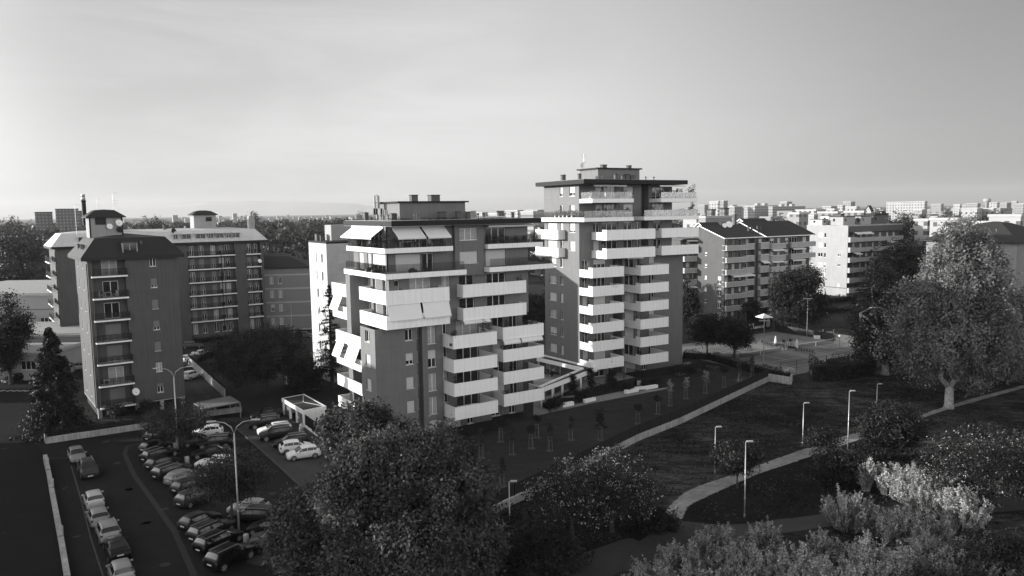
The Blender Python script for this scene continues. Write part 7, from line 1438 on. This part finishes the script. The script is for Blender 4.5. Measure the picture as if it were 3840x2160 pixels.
def far(label,cf,x0,x1,yt,D,w='w',split=.45,rot=31,roof='flat',ang=None,gr='distant town buildings',cat='apartment building',hut=False,name='distant_building'):
    a,b=atY(cf(x0,yt),D),atY(cf(x1,yt),D); PW=b.x-a.x; th=R(rot); d=PW*split/max(.05,math.sin(th)); L=PW*(1-split)/math.cos(th); H=(a.z+b.z)/2; cx=a.x+PW*split
    t=thing(name,label,cat,(cx,D,0),th,gr); mb=MB(); mb.box(0,L,0,d,0,H if roof=='flat' else H*.86); build('wall',mb,WM[w],t)
    mb=MB()
    if roof=='flat': mb.box(-.3,L+.3,-.3,d+.3,H+.002,H+.8); build('roof',mb,M['parapet' if w!='d' else 'roofdark'],t)
    else:
        z0,z1=H*.86,H; o=.5
        for f in ([(-o,-o,z0),(L+o,-o,z0),(L+o,d/2,z1),(-o,d/2,z1)],[(L+o,d+o,z0),(-o,d+o,z0),(-o,d/2,z1),(L+o,d/2,z1)]): mb.face(f)
        for x in (0,L): mb.face([(x,0,z0),(x,d,z0),(x,d/2,z1-.1)],1)
        build('roof',mb,[M['tileroof'],M['palewall']],t)
    if hut:
        for u in (.3,.62): mb=MB(); mb.box(L*u,L*u+5,d*.3,d*.3+4,H+.81,H+3.4); build('roof_hut',mb,M['palewall'],t)
    return t
for a in ((t1,120,470,311,900,'w',.27,'long white slab block left part on the horizon'),(t1,345,740,318,880,'b',.06,'long banded slab block on the horizon before the first'),(t1,456,552,277,930,'g',.4,'slab tower rising above the long banded block'),(t1,1015,1108,276,1050,'g',.45,'grey tower with dark right side right of the long slab'),(t1,1520,1737,276,820,'w',.86,'broad white slab with rows of balconies on the horizon'),(t1,1800,1882,296,1100,'p',.6,'flat topped pale block right of the broad white slab'),(t1,1985,2036,299,1000,'w',.6,'small white block left of the water tower'),(t1,2040,2112,303,1080,'g',.5,'greyish block beside the small white block'),(t1,2115,2212,291,1050,'p',.55,'pale block just left of the slim water tower'),(t1,2298,2372,284,950,'w',.6,'white block right of the slim water tower'),(t1,2378,2486,287,1000,'p',.45,'pale block with dark right wall near the right edge'),(t1,2490,2534,272,1150,'g',.5,'narrow tower near the right edge of the skyline'),(t1,2536,2600,293,930,'p',.6,'pale block cut by the right edge of the skyline'),
 (t1,1050,1142,322,600,'w',.6,'low white block under the grey tower'),(t1,835,952,318,760,'g',.4,'low dark roofed block right of the long slab'),(t1,958,1012,308,820,'w',.5,'small white block left of the grey tower'),(t1,2095,2235,340,520,'w',.5,'low white terrace before the water tower'),(t1,2250,2345,338,520,'w',.6,'low white block right of the terrace'),(t1,1640,1740,350,480,'p',.4,'low pale house below the broad white slab'),
 (c8,290,362,186,700,'w',.8,'tall white tower beside the taller tower terraces'),(c8,352,440,182,740,'g',.5,'grey twin tower behind the tall white one'),(c8,182,264,218,950,'p',.5,'pale slab left of the tall white tower'),(c8,258,330,262,520,'d',.35,'dark block with lit edge in front of the white tower'),(c8,375,450,250,540,'d',.35,'dark stepped block right of the white tower'),(c8,450,520,240,900,'g',.4,'greyish block between twin towers and long slab'),(c8,518,582,250,700,'w',.6,'small white block left of the long slab'),
 (c4,1640,1800,298,420,'w',.8,'white block above the nearer tower roof'),(c4,1800,1960,268,700,'w',.7,'white slab behind the nearer tower roof'),(c4,1940,2090,282,460,'b',.75,'banded white office wing left of the taller tower'),(c4,1990,2160,265,760,'p',.6,'pale far slab at the taller tower edge'),(c4,1440,1530,272,1100,'p',.5,'small far block right of the nearer tower roof box'),(c4,1540,1640,285,1000,'w',.5,'pale far terrace over the nearer tower roof'),
 (c1,275,432,236,760,'d',.25,'smaller dark slab block on the left horizon'),(c1,448,657,207,760,'d',.25,'larger dark slab block on the left horizon'),(c1,655,740,226,800,'d',.3,'third dark slab partly behind the roof aerials'),(c1,1970,1992,268,1500,'w',.6,'tiny white block right of the left stair tower'),(c1,1530,1600,262,1600,'w',.5,'tiny white row in the left woods'),(c1,2080,2140,245,2200,'w',.5,'white speck of a building far beyond the woods'),
 (t1,1670,1803,443,250,'w',.45,'low white flat block right of the white end block'),(t1,1868,2128,437,235,'w',.5,'white house with tilted roof panels'),(t1,2040,2122,462,215,'w',.3,'white balcony house front near the dark gable'),(t1,2123,2442,468,225,'w',.85,'long blank white wall before the right edge roof'),(t1,2410,2640,405,240,'w',.6,'tall white house at the right edge behind the dark roof'),(t1,1930,2046,480,205,'d',.2,'dark gabled house end among the white ones'),
 (t1,590,1060,402,300,'w',.3,'white terraced block behind the white end block'),(t1,545,706,384,285,'p',.35,'grey roof house above the white terraced block'),(t1,835,972,376,290,'p',.75,'roof storey box in the middle of the terraces'),(t1,1070,1192,370,292,'p',.8,'roof storey box at the right of the terraces'),(t1,1200,1425,392,300,'d',.3,'dark roofed terrace right of the roof boxes'),(t1,640,860,352,420,'w',.5,'white low row behind the roof boxes'),(t1,860,960,345,430,'w',.5,'second white low row behind the roof boxes'),(c8,60,172,312,260,'w',.8,'white house behind the gabled block left end'),(c8,160,520,332,300,'g',.2,'grey flat block behind the gabled roofs'),(t1,0,120,322,600,'g',.3,'grey block behind the terrace plants')):
    cf,x0,x1,yt,D,w,sp,lab=a; far(lab,cf,x0,x1,yt,D,w,sp,hut=(D==880 or D==900))
for a in ((t1,1205,1262,305,520,'w','white gabled house with dark roof on the skyline'),(t1,1315,1392,352,420,'w','white gabled house in front of the skyline'),(c1,0,0,0,0,0,0)):
    if a[4]: far(a[6],a[0],a[1],a[2],a[3],a[4],a[5],.5,31,'gable',cat='house',name='distant_house')
q=atY(t1(2252,246),780); t=thing('water_tower','slim white water tower on the right skyline','tower',(q.x,780,0)); mb=MB(); mb.lathe([(2.2,0),(1.7,q.z-4),(3.4,q.z-2.8),(3.4,q.z-.4),(2.8,q.z)],n=14); build('shaft',mb,M['palewall'],t,True)
q=atY(t1(1428,312),330); t=thing('mast','thin pale mast rising from the trees','mast',(q.x,330,0)); mb=MB(); mb.tube([(0,0,0),(0,0,q.z)],[.3,.18],8); build('pole',mb,M['palewall'],t)
# mass of far low houses
g=np.random.default_rng(77); mb=MB(); n=0
while n<900:
    D=float(np.exp(g.uniform(math.log(330),math.log(5200)))); az=g.uniform(-.66,.66)
    if az<-.03 and D<1500: continue
    if az<-.03 and g.uniform()<.55: continue
    X=D*math.tan(az); w,d_=g.uniform(9,26),g.uniform(9,15); h=g.uniform(6,13) if g.uniform()<.75 else g.uniform(14,25); th=R(31)+g.choice([0,0,1.57,.5]); c,s=math.cos(th),math.sin(th)
    k=len(mb.v); cs=[(X+c*a-s*b,D+s*a+c*b) for a,b in ((0,0),(w,0),(w,d_),(0,d_))]; m_=int(g.integers(0,5)); mb.v+=[(p[0],p[1],0) for p in cs]+[(p[0],p[1],h) for p in cs]
    for i in range(4): j=(i+1)%4; mb.f.append((k+i,k+j,k+4+j,k+4+i)); mb.m.append(m_)
    if h<14:
        r0=((cs[0][0]+cs[3][0])/2,(cs[0][1]+cs[3][1])/2,h+2.4); r1=((cs[1][0]+cs[2][0])/2,(cs[1][1]+cs[2][1])/2,h+2.4); mb.v+=[r0,r1]; mb.f+=[(k+4,k+5,k+9,k+8),(k+6,k+7,k+8,k+9),(k+7,k+4,k+8),(k+5,k+6,k+9)]; mb.m+=[5,5,m_,m_]
    else: mb.f.append((k+4,k+5,k+6,k+7)); mb.m.append(6)
    n+=1
tag(build('far_town',mb,[WM['w'],WM['p'],WM['g'],WM['w'],WM['p'],M['tileroof'],M['parapet']]),'mass of small far houses and blocks spread towards the horizon','town',kind='stuff')
# far woods
def wood(name,label,N,azr,Dr,seed,hr=(8,15),dens=110,skip=None,mt='far'):
    g=np.random.default_rng(seed); Cs=[];Ss=[];Os=[]
    for _ in range(N):
        D=float(np.exp(g.uniform(math.log(Dr[0]),math.log(Dr[1])))); az=g.uniform(*azr); X=D*math.tan(az)
        if skip and skip(X,D): continue
        H=g.uniform(*hr)*(1 if D<400 else 1.45); W=H*g.uniform(.7,1.1); n=int(dens*(1.6 if D<450 else .8)); d=unit(n,g); d[:,2]=np.abs(d[:,2])*1.0-.25; r=g.uniform(.6,1,n)[:,None]*(1+.25*np.sin(d[:,:1]*5+d[:,1:2]*4)); c=np.array([X,D,H*.5])+d*r*np.array([W/2,W/2,H*.55]); Cs.append(c); Os.append(d); Ss.append(np.full(n,max(.8,W*.16)*(1 if D<450 else 1.35)))
    C=np.concatenate(Cs); C[:,2]=np.maximum(C[:,2],.2); o=quads_mesh(name,leaf_quads(C,np.concatenate(Ss),np.concatenate(Os),.4,aspect=.8),LF[mt]); return tag(o,label,'wood',kind='stuff')
wood('far_wood','dark wood stretching behind the left blocks to the horizon',1900,(-.66,-.02),(255,1500),11,(9.5,15),skip=lambda X,D:(D<300 and X>-70))
wood('far_trees','tree belts among the far town on the right',1100,(-.02,.66),(330,2600),12,(7,12),80)
for i,(cf,u,v,D,W,lab) in enumerate(((c1,2295,232,420,13,'round tree sticking up out of the wood right of the left stair tower'),(c1,1370,245,380,15,'broad tree in the wood beside the roof aerials'),(c1,100,270,330,15,'dark tall tree in the wood at the left edge'),(c1,40,370,230,18,'dark tree nearest the factory sheds at left'),(c1,150,390,235,15,'second dark tree by the factory sheds'),(c4,500,282,400,9,'pointed tree above the awning terrace roof'),(k1,1010,95,330,12,'round tree behind the solar roof sheds'),(t1,405,385,260,12,'pale round tree behind the gabled block'),(t1,1480,352,300,13,'dark tree left in the row behind the white end block'),(t1,1560,368,290,13,'second dark tree in the row behind the white end block'),(t1,1640,372,310,14,'third dark tree in the row behind the white end block'),(t1,1860,358,420,16,'dark tree below the right skyline'),(t1,2330,352,300,15,'dark tree beside the tall white house'),(t1,2210,395,260,11,'dark tree near the tilted roof panels'),(t1,1960,372,330,13,'tree left of the tilted roof panels'))):
    q=atY(cf(u,v),D); tree('wood_tree',lab,(q.x,D,0),max(6,q.z),W,1.5,.7,170,26,LF['far'] if i not in (7,) else LF['mid'],.3,.3,'trees standing out of the far woods',nl=10,clump=.9,seed=800+i)
# added shadow blocks just outside the frame on the left
shadeblock('added shadow casting block outside the left edge, nearer one',(-92,6,0),R(90),44,12,7); shadeblock('added shadow casting block outside the left edge, middle one',(-92,51,0),R(90),45,12,7); shadeblock('added shadow casting block behind the camera on the left',(-70,-44,0),R(90),44,12,8)
shadeblock('short added shadow casting block outside the left edge, farthest one',(-95,117.5,0),R(90),10,11,7)
# hills
mb=MB(); g=random.Random(4); prev=None
for i in range(49):
    x=-13500+i*330; h=60+250*max(0,math.exp(-((i-24)/9.5)**2))+16*math.sin(i*.9)+10*math.sin(i*2.1); cur=[(x,15200,0),(x,15800,h*.75),(x,16300,h),(x,16900,0)]
    if prev:
        for a in range(3): mb.face([prev[a],cur[a],cur[a+1],prev[a+1]])
    prev=cur
tag(build('hills',mb,mat('pale_hills',.3,.95,.1,.001),None,True),kind='structure')  # hill colour lightened in place of the thin distance haze
# ------------------------------------------------------------------ air, sky, sun
hz=MB(); hz.box(-15990,15990,-390,16990,-1.0,380); hm,n,out=nt('haze_air'); pv=node(n,'ShaderNodeVolumePrincipled'); pv.inputs['Color'].default_value=(.86,.86,.86,1); pv.inputs['Density'].default_value=HAZE; pv.inputs['Anisotropy'].default_value=.2; n.links.new(pv.outputs[0],out.inputs['Volume']); hm.volume_intersection_method if hasattr(hm,'volume_intersection_method') else None
if HAZE>0: tag(build('haze',hz,hm),'thin pale haze over the plain','haze',kind='stuff')
SAZ,SEL=R(-90),R(10.5)
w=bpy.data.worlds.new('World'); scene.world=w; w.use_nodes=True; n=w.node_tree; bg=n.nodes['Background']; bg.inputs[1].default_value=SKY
sk=n.nodes.new('ShaderNodeTexSky'); sk.sky_type='NISHITA'; sk.sun_disc=False; sk.sun_elevation=SEL; sk.sun_rotation=SAZ; sk.air_density=1.0; sk.dust_density=1.5
bw=n.nodes.new('ShaderNodeRGBToBW'); n.links.new(sk.outputs[0],bw.inputs[0])
tc=n.nodes.new('ShaderNodeTexCoord'); mp=n.nodes.new('ShaderNodeMapping'); mp.inputs['Scale'].default_value=(1.0,1.0,5.5); mp.inputs['Rotation'].default_value=(0,R(-14),0); n.links.new(tc.outputs['Generated'],mp.inputs[0])
c1n=node(n,'ShaderNodeTexNoise',Scale=2.2,Detail=9.0,Roughness=.62,Distortion=.6); n.links.new(mp.outputs[0],c1n.inputs['Vector'])
cl_=ramp2(n,c1n.outputs[0],0,1,.42,.78)
sx=n.nodes.new('ShaderNodeSeparateXYZ'); n.links.new(tc.outputs['Generated'],sx.inputs[0])
# high thin cloud veil: adds light, streaky
veil=math_(n,'ADD',math_(n,'MULTIPLY',cl_,VEIL*.55),VEIL)
lo=math_(n,'MULTIPLY',bw.outputs[0],SKYB); soft=math_(n,'DIVIDE',lo,math_(n,'ADD',1.0,math_(n,'MULTIPLY',lo,.02)))
tot=math_(n,'ADD',soft,veil)
# sky darker towards the right of the view and a little at the left
def sstep(v,a,b): 
    r=n.nodes.new('ShaderNodeMapRange'); r.interpolation_type='SMOOTHSTEP'; r.inputs[1].default_value=a; r.inputs[2].default_value=b; n.links.new(v,r.inputs[0]); return r.outputs[0]
X,Yd,Z=sx.outputs[0],sx.outputs[1],sx.outputs[2]; wob=math_(n,'MULTIPLY',math_(n,'SUBTRACT',c1n.outputs[0],.5),.25); Xw=math_(n,'ADD',X,wob)
dullr=math_(n,'MULTIPLY',sstep(Xw,.0,.62),.58); dulll=math_(n,'MULTIPLY',math_(n,'MULTIPLY',sstep(Xw,-.05,-.5),sstep(Xw,-.95,-.6)),.3); dullt=math_(n,'MULTIPLY',sstep(Z,.2,.5),.08)
fr=sstep(Yd,-.1,.3); dull=math_(n,'MULTIPLY',math_(n,'ADD',math_(n,'ADD',dullr,dulll),dullt),fr)
tot=math_(n,'MULTIPLY',tot,math_(n,'SUBTRACT',1.0,dull))
bk=math_(n,'ADD',math_(n,'MULTIPLY',X,.6),math_(n,'MULTIPLY',Yd,-.8)); bank=math_(n,'MULTIPLY',math_(n,'MULTIPLY',sstep(bk,.1,.75),sstep(Z,.62,.2)),math_(n,'ADD',.75,math_(n,'MULTIPLY',cl_,.5)))  # bank: unseen bright sky added behind the viewer to fill shaded walls
tot=math_(n,'ADD',tot,math_(n,'MULTIPLY',bank,BACKFILL)); glow=math_(n,'MULTIPLY',sstep(X,-.45,-.98),sstep(Z,-.02,.05)); tot=math_(n,'ADD',tot,math_(n,'MULTIPLY',glow,GLOW)); n.links.new(grey(n,tot),bg.inputs[0])  # glow: extra sun-side sky light added out of view for the left walls
sd=Vector((math.sin(SAZ)*math.cos(SEL),math.cos(SAZ)*math.cos(SEL),math.sin(SEL)))
sl=bpy.data.lights.new('sun','SUN'); sl.energy=SUN; sl.angle=R(.5); sl.color=(1,.985,.965); so=bpy.data.objects.new('sun',sl); COL.objects.link(so); so.rotation_euler=(-sd).to_track_quat('-Z','Y').to_euler()
vs=scene.view_settings; vs.view_transform='Standard'; vs.look='None'; vs.exposure=EXPO; vs.gamma=1; vs.use_curve_mapping=False
scene.cycles.use_denoising=True; scene.cycles.max_bounces=6; scene.cycles.diffuse_bounces=3; scene.cycles.glossy_bounces=3; scene.cycles.transparent_max_bounces=14; scene.cycles.transmission_bounces=3; scene.cycles.volume_bounces=0; scene.cycles.sample_clamp_indirect=6; scene.cycles.caustics_reflective=False; scene.cycles.caustics_refractive=False
